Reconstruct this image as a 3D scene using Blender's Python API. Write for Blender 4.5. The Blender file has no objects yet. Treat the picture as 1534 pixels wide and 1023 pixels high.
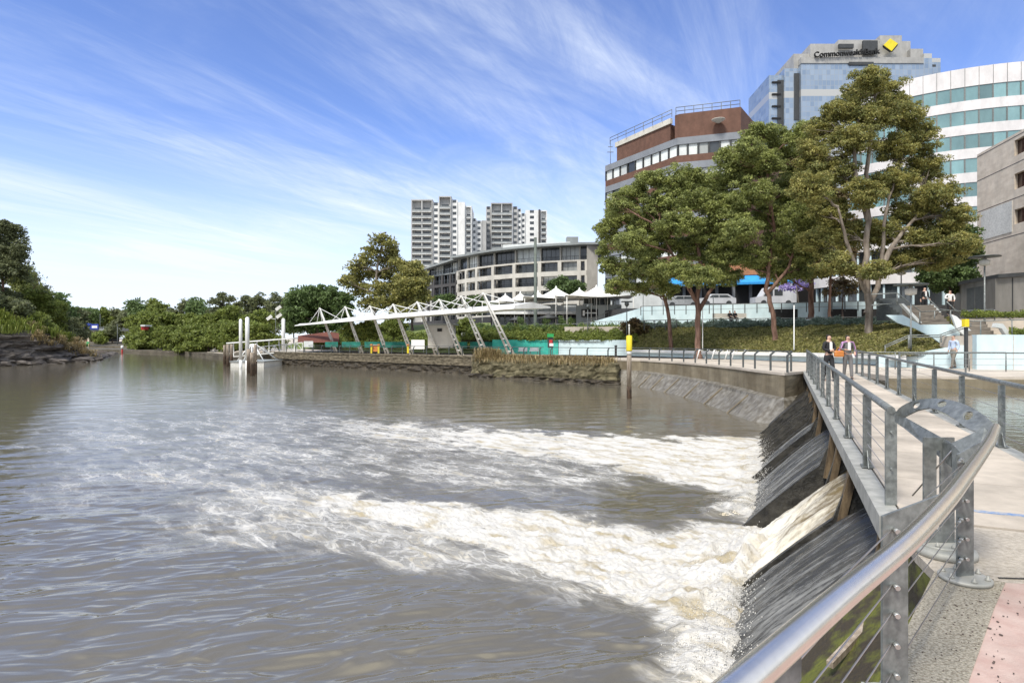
import bpy, bmesh, math, random
import numpy as np
from mathutils import Vector, Matrix
R = math.radians
C = bpy.context.scene.collection
scn = bpy.context.scene
# ---------------------------------------------------------------- camera, sky, sun, exposure
EYE, HZ, FP = 3.8, 505.0, 900.0          # eye height over the river, horizon row and focal length of the 1534 px photo
cam_d = bpy.data.cameras.new('camera'); cam = bpy.data.objects.new('camera', cam_d); C.objects.link(cam)
cam.location = (0, 0, EYE); cam.rotation_euler = (R(90), 0, 0)
cam_d.sensor_width = 36; cam_d.lens = 36*FP/1534; cam_d.shift_y = -(511.5-HZ)/1534
cam_d.clip_start = .05; cam_d.clip_end = 6000
scn.camera = cam
scn.view_settings.view_transform = 'Standard'; scn.view_settings.look = 'None'
scn.view_settings.exposure = 1.1; scn.view_settings.gamma = 1
SUN_EL, SUN_AZ = 56, 212                   # azimuth clockwise from +Y: behind the camera, a little to the left
world = bpy.data.worlds.new('World'); scn.world = world; world.use_nodes = True
wt = world.node_tree; wn = wt.nodes; wl = wt.links; wn.clear()
def N(tree, typ, **kw):
    n = tree.nodes.new(typ)
    for k, v in kw.items():
        if k.startswith('i_'): n.inputs[k[2:].replace('_', ' ')].default_value = v
        else: setattr(n, k, v)
    return n
def math_(tree, op, a, b=None, c=None, clamp=False):
    n = tree.nodes.new('ShaderNodeMath'); n.operation = op; n.use_clamp = clamp
    for i, v in enumerate((a, b, c)):
        if v is None: continue
        if isinstance(v, (int, float)): n.inputs[i].default_value = v
        else: tree.links.new(v, n.inputs[i])
    return n.outputs[0]
def maprange(tree, v, a, b, c, d, smooth=False):
    n = tree.nodes.new('ShaderNodeMapRange'); n.interpolation_type = 'SMOOTHSTEP' if smooth else 'LINEAR'
    tree.links.new(v, n.inputs[0])
    for i, x in enumerate((a, b, c, d)): n.inputs[i+1].default_value = x
    return n.outputs[0]
def mixc(tree, f, a, b, typ='MIX'):
    n = tree.nodes.new('ShaderNodeMix'); n.data_type = 'RGBA'; n.blend_type = typ
    for i, v in ((0, f), (6, a), (7, b)):
        if isinstance(v, (int, float)): n.inputs[i].default_value = v
        elif isinstance(v, tuple): n.inputs[i].default_value = v if len(v) == 4 else (*v, 1)
        else: tree.links.new(v, n.inputs[i])
    return n.outputs[2]
sky = N(wt, 'ShaderNodeTexSky', sky_type='NISHITA', sun_disc=False)
sky.sun_elevation = R(SUN_EL); sky.sun_rotation = R(SUN_AZ); sky.air_density = .75; sky.dust_density = 0.0; sky.ozone_density = 3.5
hs = N(wt, 'ShaderNodeHueSaturation', i_Saturation=1.06, i_Value=1.0); hs.inputs['Hue'].default_value = .512
wl.new(sky.outputs[0], hs.inputs['Color'])
tc = N(wt, 'ShaderNodeTexCoord'); sep = N(wt, 'ShaderNodeSeparateXYZ'); wl.new(tc.outputs['Generated'], sep.inputs[0])
zz = math_(wt, 'ADD', math_(wt, 'MAXIMUM', sep.outputs[2], 0.0), 0.10)
cu = math_(wt, 'DIVIDE', sep.outputs[0], zz); cv = math_(wt, 'DIVIDE', sep.outputs[1], zz)
comb = N(wt, 'ShaderNodeCombineXYZ'); wl.new(cu, comb.inputs[0]); wl.new(cv, comb.inputs[1])
def cloudnoise(rot, sc, scale, detail, rough, dist, loc=(0, 0, 0)):
    m0 = N(wt, 'ShaderNodeMapping', vector_type='TEXTURE'); m0.inputs['Rotation'].default_value = (0, 0, R(rot)); wl.new(comb.outputs[0], m0.inputs[0])
    m = N(wt, 'ShaderNodeMapping'); m.inputs['Scale'].default_value = sc; m.inputs['Location'].default_value = loc
    wl.new(m0.outputs[0], m.inputs[0])
    n = N(wt, 'ShaderNodeTexNoise', i_Scale=scale, i_Detail=detail, i_Roughness=rough, i_Distortion=dist); wl.new(m.outputs[0], n.inputs[0])
    return n.outputs[0]
streak = cloudnoise(58, (.30, 1.35, 1), 1.0, 9, .64, .7, (3.3, 8.1, 0))
patch = cloudnoise(0, (.6, .5, 1), .62, 3, .5, .2, (9.2, 2.2, 0))
fine = cloudnoise(66, (.55, 2.6, 1), 2.2, 8, .72, .9, (0, 2, 0))
streak2 = cloudnoise(47, (.22, 1.0, 1), .8, 8, .62, .9, (5.3, 1.1, 0))
c1 = math_(wt, 'MAXIMUM', maprange(wt, streak, .40, .74, 0, .95, True), maprange(wt, streak2, .41, .74, 0, .95, True)); c2 = maprange(wt, patch, .34, .58, .16, 1, True)
c3 = maprange(wt, fine, .35, .75, .35, 1.1)
cl = math_(wt, 'MULTIPLY', math_(wt, 'MULTIPLY', c1, c2), c3)
cl = math_(wt, 'MULTIPLY', cl, maprange(wt, sep.outputs[2], .03, .10, 0, 1))
hor = maprange(wt, sep.outputs[2], .0, .33, 1, 0, True)
hor2 = math_(wt, 'MULTIPLY', hor, maprange(wt, sep.outputs[0], -.7, .75, 1.0, .85))
tot = math_(wt, 'ADD', math_(wt, 'MULTIPLY', cl, 1.0), math_(wt, 'ADD', math_(wt, 'MULTIPLY', math_(wt, 'POWER', hor2, 1.2), 1.0), maprange(wt, sep.outputs[1], .58, .05, 0, .85, True)), clamp=True)  # last term: added unseen cloud overhead and behind the camera, for neutral fill
tot = math_(wt, 'MULTIPLY', tot, .97)
skyc = mixc(wt, tot, hs.outputs[0], (3.75, 4.1, 4.65))
bg = N(wt, 'ShaderNodeBackground', i_Strength=.12); wl.new(skyc, bg.inputs[0])
wo = N(wt, 'ShaderNodeOutputWorld'); wl.new(bg.outputs[0], wo.inputs[0])
sd = bpy.data.lights.new('sun', 'SUN'); sun = bpy.data.objects.new('sun', sd); C.objects.link(sun)
sd.energy = 2.1; sd.angle = R(14); sd.color = (1, .95, .86)
sun.rotation_euler = (R(90-SUN_EL), 0, R(180-SUN_AZ)); sun.location = (40, -60, 120)
scn.cycles.max_bounces = 8; scn.cycles.diffuse_bounces = 4; scn.cycles.glossy_bounces = 3; scn.cycles.transparent_max_bounces = 6
scn.cycles.use_denoising = True; scn.cycles.sample_clamp_indirect = 6

# ---------------------------------------------------------------- measuring helpers
def P(px, py, d): return Vector(((px-767)/FP*d, d, EYE-(py-HZ)/FP*d))
def G(px, py, z=0.0): return P(px, py, (EYE-z)*FP/(py-HZ))
def pz(Y): return float(np.interp(Y, [27, 50, 80, 120], [2.2, 1.95, 1.75, 1.7]))
def GP(px, py):
    z = 2.0
    for _ in range(12): z = pz(G(px, py, z).y)
    return G(px, py, z)
O2, T2, Q2 = Vector((3.31, 5.41)), Vector((.4137, .9104)), Vector((-.9104, .4137))
def W(s, q, z):  # bridge frame: s along the bridge, q outwards over the river
    v = O2 + T2*s + Q2*q
    return Vector((v.x, v.y, z))
# ---------------------------------------------------------------- tagging
def tag(o, label=None, cat=None, group=None, kind=None):
    if label: o['label'] = label
    if cat: o['category'] = cat
    if group: o['group'] = group
    if kind: o['kind'] = kind
    return o
def thing(name, label, cat, loc=(0, 0, 0), group=None, rz=0.0):
    o = bpy.data.objects.new(name, None); C.objects.link(o); o.empty_display_size = .2
    o.location = loc; o.rotation_euler = (0, 0, rz)
    return tag(o, label, cat, group)
class MB:
    """collects primitives in world (or parent-local) space and links them as one mesh object"""
    def __init__(s): s.v = []; s.f = []; s.m = []; s.sm = []
    def add(s, vs, fs, mi=0, smooth=False):
        b = len(s.v); s.v += [tuple(v) for v in vs]
        for f in fs: s.f.append(tuple(i+b for i in f)); s.m.append(mi); s.sm.append(smooth)
        return s
    def box(s, c, d, rz=0.0, mi=0):
        c = Vector(c); x, y, z = d[0]/2, d[1]/2, d[2]/2; ca, sa = math.cos(rz), math.sin(rz)
        vs = [(c.x+ca*a*x-sa*b*y, c.y+sa*a*x+ca*b*y, c.z+k*z) for k in (-1, 1) for a, b in ((-1, -1), (1, -1), (1, 1), (-1, 1))]
        return s.add(vs, [(0, 3, 2, 1), (4, 5, 6, 7), (0, 1, 5, 4), (1, 2, 6, 5), (2, 3, 7, 6), (3, 0, 4, 7)], mi)
    def beam(s, p0, p1, w, h, up=(0, 0, 1), mi=0):
        """box from p0 to p1; w across, h along up"""
        p0, p1 = Vector(p0), Vector(p1); t = (p1-p0).normalized(); u = Vector(up)
        a = t.cross(u)
        if a.length < 1e-4: a = t.cross(Vector((1, 0, 0)))
        a.normalize(); b = a.cross(t).normalized()
        vs = [p + a*(i*w/2) + b*(j*h/2) for p in (p0, p1) for i, j in ((-1, -1), (1, -1), (1, 1), (-1, 1))]
        return s.add(vs, [(0, 1, 2, 3), (7, 6, 5, 4), (0, 4, 5, 1), (1, 5, 6, 2), (2, 6, 7, 3), (3, 7, 4, 0)], mi)
    def tube(s, pts, r, n=10, mi=0, cap=True):
        pts = [Vector(p) for p in pts]; rs = r if isinstance(r, (list, tuple)) else [r]*len(pts)
        ref = None; rings = []; vs = []
        for i, p in enumerate(pts):
            t = (pts[min(i+1, len(pts)-1)]-pts[max(i-1, 0)]).normalized()
            if ref is None:
                ref = t.cross(Vector((0, 0, 1)))
                if ref.length < .05: ref = t.cross(Vector((1, 0, 0)))
            a = (ref - t*ref.dot(t)).normalized(); ref = a; b = t.cross(a)
            for k in range(n):
                an = 2*math.pi*k/n; vs.append(p + a*(math.cos(an)*rs[i]) + b*(math.sin(an)*rs[i]))
        fs = []
        for i in range(len(pts)-1):
            for k in range(n):
                k2 = (k+1) % n; fs.append((i*n+k, i*n+k2, (i+1)*n+k2, (i+1)*n+k))
        s.add(vs, fs, mi, True)
        if cap:
            b0 = len(s.v)-len(vs)
            s.f.append(tuple(b0+k for k in reversed(range(n)))); s.m.append(mi); s.sm.append(False)
            s.f.append(tuple(b0+(len(pts)-1)*n+k for k in range(n))); s.m.append(mi); s.sm.append(False)
        return s
    def prism(s, poly, z0, z1, mi=0):
        """poly: xy points; z0/z1 numbers or lists"""
        n = len(poly); a = z0 if isinstance(z0, (list, tuple)) else [z0]*n; b = z1 if isinstance(z1, (list, tuple)) else [z1]*n
        vs = [(p[0], p[1], a[i]) for i, p in enumerate(poly)] + [(p[0], p[1], b[i]) for i, p in enumerate(poly)]
        fs = [(i, (i+1) % n, n+(i+1) % n, n+i) for i in range(n)] + [tuple(reversed(range(n))), tuple(range(n, 2*n))]
        return s.add(vs, fs, mi)
    def plate(s, poly, th, mi=0):
        """planar 3-D polygon thickened along its normal"""
        poly = [Vector(p) for p in poly]; n = Vector((0, 0, 0))
        for i in range(len(poly)): n += poly[i].cross(poly[(i+1) % len(poly)])
        n.normalize(); k = len(poly)
        vs = [p - n*th/2 for p in poly] + [p + n*th/2 for p in poly]
        fs = [(i, (i+1) % k, k+(i+1) % k, k+i) for i in range(k)] + [tuple(reversed(range(k))), tuple(range(k, 2*k))]
        return s.add(vs, fs, mi)
    def lathe(s, c, prof, n=16, mi=0):
        c = Vector(c); vs = []
        for r, z in prof:
            for k in range(n): an = 2*math.pi*k/n; vs.append((c.x+r*math.cos(an), c.y+r*math.sin(an), c.z+z))
        fs = [(i*n+k, i*n+(k+1) % n, (i+1)*n+(k+1) % n, (i+1)*n+k) for i in range(len(prof)-1) for k in range(n)]
        fs += [tuple(reversed(range(n))), tuple((len(prof)-1)*n+k for k in range(n))]
        return s.add(vs, fs, mi, True)
    def strip(s, A, B, mi=0, smooth=True):
        """sheet between two equal-length point lists"""
        n = len(A); return s.add(list(A)+list(B), [(i, i+1, n+i+1, n+i) for i in range(n-1)], mi, smooth)
    def build(s, name, mats, parent=None, label=None):
        me = bpy.data.meshes.new(name); me.from_pydata(s.v, [], s.f)
        for m in (mats if isinstance(mats, (list, tuple)) else [mats]): me.materials.append(m)
        me.polygons.foreach_set('material_index', s.m); me.polygons.foreach_set('use_smooth', s.sm)
        bm = bmesh.new(); bm.from_mesh(me); bmesh.ops.recalc_face_normals(bm, faces=bm.faces); bm.to_mesh(me); bm.free()
        o = bpy.data.objects.new(name, me); C.objects.link(o)
        if parent is not None:
            o.parent = parent
            if parent.get('_abs', 1): pass
        if label: o['label'] = label
        return o
def absolute(o):
    """keep a child built in world coordinates where it was modelled"""
    p = o.parent; m = Matrix()
    while p is not None: m = Matrix.LocRotScale(p.location, p.rotation_euler, p.scale) @ m if p.parent is None else m; p = p.parent
    o.matrix_parent_inverse = m.inverted(); return o
def part(mb, name, mats, root, label=None): return absolute(mb.build(name, mats, root, label))
def subpart(mb, name, mats, par, label=None):   # parent is a part modelled with absolute(): its own matrix is identity
    return mb.build(name, mats, par, label)
def solo(mb, name, mats, label, cat, group=None, kind=None): return tag(mb.build(name, mats), label, cat, group, kind)
def struct(mb, name, mats): return tag(mb.build(name, mats), kind='structure')
def npmesh(name, co, faces, mat, smooth=False, attrs=None, parent=None):
    """co (n,3) float, faces (m,k) int"""
    me = bpy.data.meshes.new(name); co = np.asarray(co, np.float32); faces = np.asarray(faces, np.int32); m, k = faces.shape
    me.vertices.add(len(co)); me.vertices.foreach_set('co', co.ravel())
    me.loops.add(m*k); me.loops.foreach_set('vertex_index', faces.ravel())
    me.polygons.add(m); me.polygons.foreach_set('loop_start', np.arange(0, m*k, k, dtype=np.int32))
    me.update(calc_edges=True)
    me.polygons.foreach_set('use_smooth', np.full(m, smooth))
    for an, vals in (attrs or {}).items():
        a = me.attributes.new(an, 'FLOAT', 'POINT'); a.data.foreach_set('value', np.asarray(vals, np.float32))
    for q in (mat if isinstance(mat, (list, tuple)) else [mat]): me.materials.append(q)
    me.validate()
    o = bpy.data.objects.new(name, me); C.objects.link(o)
    if parent is not None: o.parent = parent; absolute(o)
    return o
def grid_faces(nr, nc):
    i = np.arange(nr-1)[:, None]*nc + np.arange(nc-1)[None]; i = i.ravel()
    return np.stack([i, i+1, i+nc+1, i+nc], 1)
_rng = np.random.RandomState(7); _perm = _rng.permutation(512); _perm = np.concatenate([_perm]*3)
def perlin(x, y, seed=0):
    x = np.asarray(x, float); y = np.asarray(y, float); xi = np.floor(x).astype(int); yi = np.floor(y).astype(int)
    xf = x-xi; yf = y-yi; u = xf**3*(xf*(xf*6-15)+10); v = yf**3*(yf*(yf*6-15)+10)
    def g(a, b, dx, dy):
        h = _perm[(_perm[(a+seed*17) & 511]+b) & 511]; an = h*(2*math.pi/512)
        return np.cos(an)*dx+np.sin(an)*dy
    a = g(xi, yi, xf, yf); b = g(xi+1, yi, xf-1, yf); c = g(xi, yi+1, xf, yf-1); d = g(xi+1, yi+1, xf-1, yf-1)
    return ((a*(1-u)+b*u)*(1-v)+(c*(1-u)+d*u)*v)*1.5
def fbm(x, y, o=4, seed=0, gain=.5):
    t = 0; a = 1; f = 1
    for i in range(o): t = t+perlin(x*f, y*f, seed+i)*a; a *= gain; f *= 2.03
    return t
# ---------------------------------------------------------------- materials
def mat(name, col, rough=.7, metal=0.0, var=.15, scale=3.0, bump=0.0, bscale=None, col2=None, spec=.5, stretch=(1, 1, 1), lo=.35, hi=.65, rnd=0.0, trans=0.0, stain=.14):
    m = bpy.data.materials.new(name); m.use_nodes = True; t = m.node_tree; b = t.nodes['Principled BSDF']
    g = N(t, 'ShaderNodeNewGeometry'); mp = N(t, 'ShaderNodeMapping'); mp.inputs['Scale'].default_value = stretch; t.links.new(g.outputs['Position'], mp.inputs[0])
    n = N(t, 'ShaderNodeTexNoise', i_Scale=scale, i_Detail=6.0, i_Roughness=.6); t.links.new(mp.outputs[0], n.inputs[0])
    f = maprange(t, n.outputs[0], lo, hi, 0, 1)
    if col2 is None: col2 = tuple(min(1, c*(1+var)) for c in col); colA = tuple(c*(1-var) for c in col)
    else: colA = col
    c = mixc(t, f, colA, col2)
    if rnd:
        oi = N(t, 'ShaderNodeObjectInfo'); hv = N(t, 'ShaderNodeHueSaturation'); t.links.new(maprange(t, oi.outputs['Random'], 0, 1, 1-rnd, 1+rnd), hv.inputs['Value']); t.links.new(c, hv.inputs['Color']); c = hv.outputs[0]
    if stain:
        ms = N(t, 'ShaderNodeMapping'); ms.inputs['Scale'].default_value = (1, 1, .45); t.links.new(g.outputs['Position'], ms.inputs[0])
        ns = N(t, 'ShaderNodeTexNoise', i_Scale=.55, i_Detail=9.0, i_Roughness=.7); t.links.new(ms.outputs[0], ns.inputs[0])
        hs_ = N(t, 'ShaderNodeHueSaturation'); t.links.new(maprange(t, ns.outputs[0], .3, .7, 1-stain*1.5, 1+stain), hs_.inputs['Value']); t.links.new(c, hs_.inputs['Color']); c = hs_.outputs[0]
    t.links.new(c, b.inputs['Base Color'])
    b.inputs['Roughness'].default_value = rough; b.inputs['Metallic'].default_value = metal; b.inputs['Specular IOR Level'].default_value = spec
    if bump:
        n2 = N(t, 'ShaderNodeTexNoise', i_Scale=bscale or scale*4, i_Detail=5.0, i_Roughness=.65); t.links.new(mp.outputs[0], n2.inputs[0])
        bp = N(t, 'ShaderNodeBump', i_Strength=bump, i_Distance=.05); t.links.new(n2.outputs[0], bp.inputs['Height']); t.links.new(bp.outputs[0], b.inputs['Normal'])
    return m
def leafmat(name, c1, c2, c3=None, scale=1.2, trans=.42):
    m = bpy.data.materials.new(name); m.use_nodes = True; t = m.node_tree; b = t.nodes['Principled BSDF']
    g = N(t, 'ShaderNodeNewGeometry')
    n = N(t, 'ShaderNodeTexNoise', i_Scale=scale, i_Detail=3.0); t.links.new(g.outputs['Position'], n.inputs[0])
    n2 = N(t, 'ShaderNodeTexNoise', i_Scale=9.0, i_Detail=2.0); t.links.new(g.outputs['Position'], n2.inputs[0])
    c = mixc(t, maprange(t, n.outputs[0], .38, .62, 0, 1), c1, c2)
    if c3: c = mixc(t, maprange(t, n2.outputs[0], .56, .66, 0, .8), c, c3)
    rv = maprange(t, g.outputs['Random Per Island'], 0, 1, .7, 1.7)
    hv = N(t, 'ShaderNodeHueSaturation'); t.links.new(rv, hv.inputs['Value']); t.links.new(c, hv.inputs['Color'])
    t.links.new(hv.outputs[0], b.inputs['Base Color']); b.inputs['Roughness'].default_value = .55; b.inputs['Specular IOR Level'].default_value = .35
    tr = N(t, 'ShaderNodeBsdfTranslucent'); t.links.new(hv.outputs[0], tr.inputs[0])
    mx = N(t, 'ShaderNodeMixShader'); mx.inputs[0].default_value = trans
    t.links.new(b.outputs[0], mx.inputs[1]); t.links.new(tr.outputs[0], mx.inputs[2]); t.links.new(mx.outputs[0], t.nodes['Material Output'].inputs[0])
    return m
M = {}
M['deck'] = mat('deck_concrete', (.46, .40, .33), .85, stain=.24, var=.16, scale=1.6, bump=.25, bscale=60)
M['prom'] = mat('promenade_paving', (.50, .44, .37), .85, var=.12, scale=.5, bump=.1, bscale=20)
M['plat'] = mat('platform_concrete', (.38, .33, .265), .88, stain=.26, scale=26, col2=(.54, .48, .40), bump=.5, bscale=80, lo=.36, hi=.62)
M['aggregate'] = mat('exposed_aggregate', (.27, .23, .165), .9, scale=70, col2=(.60, .54, .43), bump=.8, bscale=90, lo=.38, hi=.60)
M['pink'] = mat('pink_paving', (.42, .28, .24), .85, stain=.24, scale=5, col2=(.50, .38, .33), bump=.3, bscale=70)
M['blue_paint'] = mat('blue_line_paint', (.12, .22, .42), .7, scale=22, col2=(.42, .40, .37), lo=.38, hi=.66)
M['galv'] = mat('galvanised_steel', (.135, .145, .14), .48, .40, scale=14, col2=(.27, .285, .275), bump=.08)
M['galv_light'] = mat('weathered_galvanised_flange', (.30, .30, .27), .6, .25, scale=5, col2=(.46, .45, .41))
M['steel'] = mat('brushed_stainless', (.76, .71, .64), .22, .92, var=.04, scale=30, stain=.06)
M['cable'] = mat('wire_cable', (.45, .42, .40), .35, .9, var=.1)
M['bolt'] = mat('bolt_steel', (.5, .5, .48), .35, .9, var=.1)
M['rust'] = mat('rusty_timber', (.06, .04, .022), .85, scale=3, col2=(.19, .135, .075), bump=.5, bscale=12, stretch=(4, 4, .7))
M['moss'] = mat('mossy_concrete', (.13, .14, .02), .9, scale=3.2, col2=(.05, .038, .022), bump=.9, bscale=22, lo=.44, hi=.58)
M['wet'] = mat('wet_dark_concrete', (.014, .013, .011), .4, scale=4, col2=(.06, .055, .045), bump=.5, bscale=14)
M['quay'] = mat('stained_quay_stone', (.055, .045, .028), .9, scale=2.2, col2=(.19, .16, .11), bump=.7, bscale=9, stretch=(1, 1, 2.5))
M['quay_dark'] = mat('tidal_weed_stone', (.018, .014, .010), .7, scale=3, col2=(.07, .055, .035), bump=.9, bscale=7)
M['wall_brown'] = mat('brown_stained_concrete', (.15, .12, .075), .9, scale=.8, col2=(.27, .23, .16), bump=.4, bscale=10, stretch=(1, 1, .35))
M['apron'] = mat('wet_apron_concrete', (.12, .105, .08), .55, scale=3.5, col2=(.25, .235, .205), bump=.25, bscale=16, stretch=(1, 1, .5), lo=.4, hi=.7)
M['white'] = mat('white_paint', (.80, .80, .78), .5, var=.05, scale=1.5)
M['whited'] = mat('weathered_white_paint', (.62, .61, .57), .6, var=.14, scale=6)
M['tent'] = mat('white_canvas', (.85, .83, .78), .75, var=.04, scale=1.0)
M['paleblue'] = mat('pale_blue_render', (.52, .66, .70), .75, scale=.7, col2=(.60, .72, .75))
M['pale'] = mat('pale_wall', (.60, .62, .61), .8, var=.06, scale=1)
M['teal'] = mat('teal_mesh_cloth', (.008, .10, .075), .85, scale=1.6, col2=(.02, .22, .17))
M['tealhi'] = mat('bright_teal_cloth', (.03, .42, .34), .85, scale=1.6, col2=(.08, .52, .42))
M['greypost'] = mat('dark_grey_post', (.09, .10, .10), .5, .3, var=.15)
M['darkgrey'] = mat('dark_grey_paint', (.045, .048, .05), .6, var=.2)
M['grey'] = mat('mid_grey_cladding', (.27, .29, .29), .7, var=.08, scale=.6)
M['dark'] = mat('dark_interior', (.012, .012, .013), .8, var=.3)
M['yellow'] = mat('yellow_paint', (.75, .60, .02), .5, var=.08, scale=6)
M['timber'] = mat('weathered_pile_timber', (.22, .17, .12), .9, scale=4, col2=(.47, .40, .33), bump=.5, bscale=14, stretch=(3, 3, .5))
M['timberdark'] = mat('tarred_pile_timber', (.025, .018, .012), .8, scale=5, col2=(.10, .06, .035), bump=.6, bscale=14, stretch=(3, 3, .5))
M['brick'] = mat('red_brown_brick', (.12, .060, .040), .85, scale=1.2, col2=(.16, .080, .055))
M['bandgrey'] = mat('blue_grey_band', (.22, .235, .26), .7, var=.05, scale=.5)
M['blind'] = mat('window_with_pale_blind', (.58, .60, .58), .25, var=.05, scale=.4, rnd=.35)
M['glassdark'] = mat('dark_window_glass', (.03, .035, .04), .12, scale=.3, col2=(.07, .08, .085), rnd=.5, spec=.8)
M['glassteal'] = mat('teal_window_glass', (.15, .27, .285), .10, scale=.15, col2=(.20, .34, .35), rnd=.35, spec=.9)
M['spandrel'] = mat('white_spandrel_panel', (.72, .69, .68), .45, var=.04, scale=.3, rnd=.05)
M['cream'] = mat('cream_render', (.58, .55, .49), .8, var=.06, scale=.5)
M['charcoal'] = mat('charcoal_render', (.07, .066, .066), .8, var=.12, scale=.5)
M['towerwhite'] = mat('tower_white_render', (.74, .735, .71), .8, var=.04, scale=.1)
M['towergrey'] = mat('tower_grey_render', (.42, .415, .40), .8, var=.08, scale=.1)
M['concrete'] = mat('board_marked_concrete', (.60, .51, .41), .85, scale=.9, col2=(.72, .63, .52), bump=.3, bscale=4, stretch=(1, 1, 3))
M['metalclad'] = mat('weathered_metal_cladding', (.20, .19, .17), .45, .5, scale=.8, col2=(.34, .32, .29), stretch=(1, 1, .2))
M['asphalt'] = mat('asphalt', (.05, .05, .052), .9, var=.2, scale=2)
M['stepwood'] = mat('brown_step_timber', (.10, .085, .07), .9, scale=2.5, col2=(.27, .235, .19), stretch=(.5, .5, 9), bump=.3)
M['soil'] = mat('dark_soil', (.045, .032, .02), .95, scale=1.5, col2=(.09, .065, .04), bump=.5)
M['mulch'] = mat('red_mulch', (.10, .03, .018), .95, scale=2, col2=(.16, .05, .03), bump=.5)
M['lawn'] = mat('lawn', (.10, .15, .03), .95, scale=1.2, col2=(.17, .20, .06), bump=.4)
M['mud'] = mat('tidal_mud', (.06, .05, .035), .85, scale=.3, col2=(.13, .115, .085), bump=.4)
M['rockmoss'] = mat('weedy_bank_stone', (.05, .045, .02), .9, scale=2.4, col2=(.17, .145, .085), bump=.9, bscale=9, stretch=(1, 1, 1.6))
M['rock'] = mat('layered_dark_rock', (.05, .042, .036), .9, scale=.6, col2=(.21, .18, .155), bump=1.0, bscale=2.5, stretch=(1, 1, 5), lo=.4, hi=.68)
M['bark'] = mat('eucalypt_bark', (.11, .085, .065), .9, scale=1.6, col2=(.32, .27, .22), bump=.5, bscale=9, stretch=(2.2, 2.2, .5))
M['barkred'] = mat('reddish_brown_bark', (.09, .045, .03), .9, scale=2, col2=(.25, .15, .11), bump=.5, bscale=9, stretch=(2, 2, .5))
M['barkdark'] = mat('dark_bark', (.05, .035, .028), .9, scale=2, col2=(.13, .10, .08), bump=.5)
M['leaf_euc'] = leafmat('eucalypt_leaves', (.16, .175, .06), (.30, .285, .09), (.38, .29, .10))
M['leaf_euc2'] = leafmat('green_gum_leaves', (.17, .20, .07), (.29, .32, .10), (.35, .34, .12))
M['leaf_green'] = leafmat('deep_green_leaves', (.075, .115, .04), (.13, .19, .065), (.17, .21, .08))
M['leaf_mangrove'] = leafmat('mangrove_leaves', (.11, .145, .03), (.19, .225, .05), (.23, .25, .08))
M['leaf_dark'] = leafmat('dark_olive_leaves', (.095, .11, .055), (.155, .175, .08), (.20, .19, .10))
M['leaf_purple'] = leafmat('jacaranda_flowers', (.32, .25, .52), (.45, .38, .62), trans=.35)
M['leaf_autumn'] = leafmat('brownish_leaves', (.09, .06, .03), (.14, .12, .05), (.20, .12, .06))
M['cover'] = leafmat('groundcover_leaves', (.15, .155, .05), (.28, .265, .09), (.38, .30, .18), scale=3.0)
M['hedge'] = leafmat('grey_green_hedge_leaves', (.14, .19, .14), (.22, .27, .22), scale=2)
M['straw'] = leafmat('dry_grass', (.24, .18, .09), (.38, .30, .17), (.20, .20, .06), scale=2, trans=.3)
M['grassgreen'] = leafmat('long_green_grass', (.12, .17, .03), (.24, .28, .06), (.36, .34, .15), scale=.5, trans=.3)
M['skin'] = mat('skin', (.55, .34, .25), .55, var=.05)
M['hair'] = mat('dark_hair', (.02, .013, .010), .5, var=.2)
M['red'] = mat('red_paint', (.5, .03, .03), .6, var=.1)
M['green'] = mat('green_paint', (.02, .30, .08), .5, var=.1)
M['orange'] = mat('orange_cloth', (.62, .22, .05), .7, var=.1)
M['skyblue'] = mat('bright_blue_awning', (.02, .26, .62), .6, var=.08)
M['bluesign'] = mat('deep_blue_sign', (.02, .05, .35), .6, var=.1)
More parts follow.
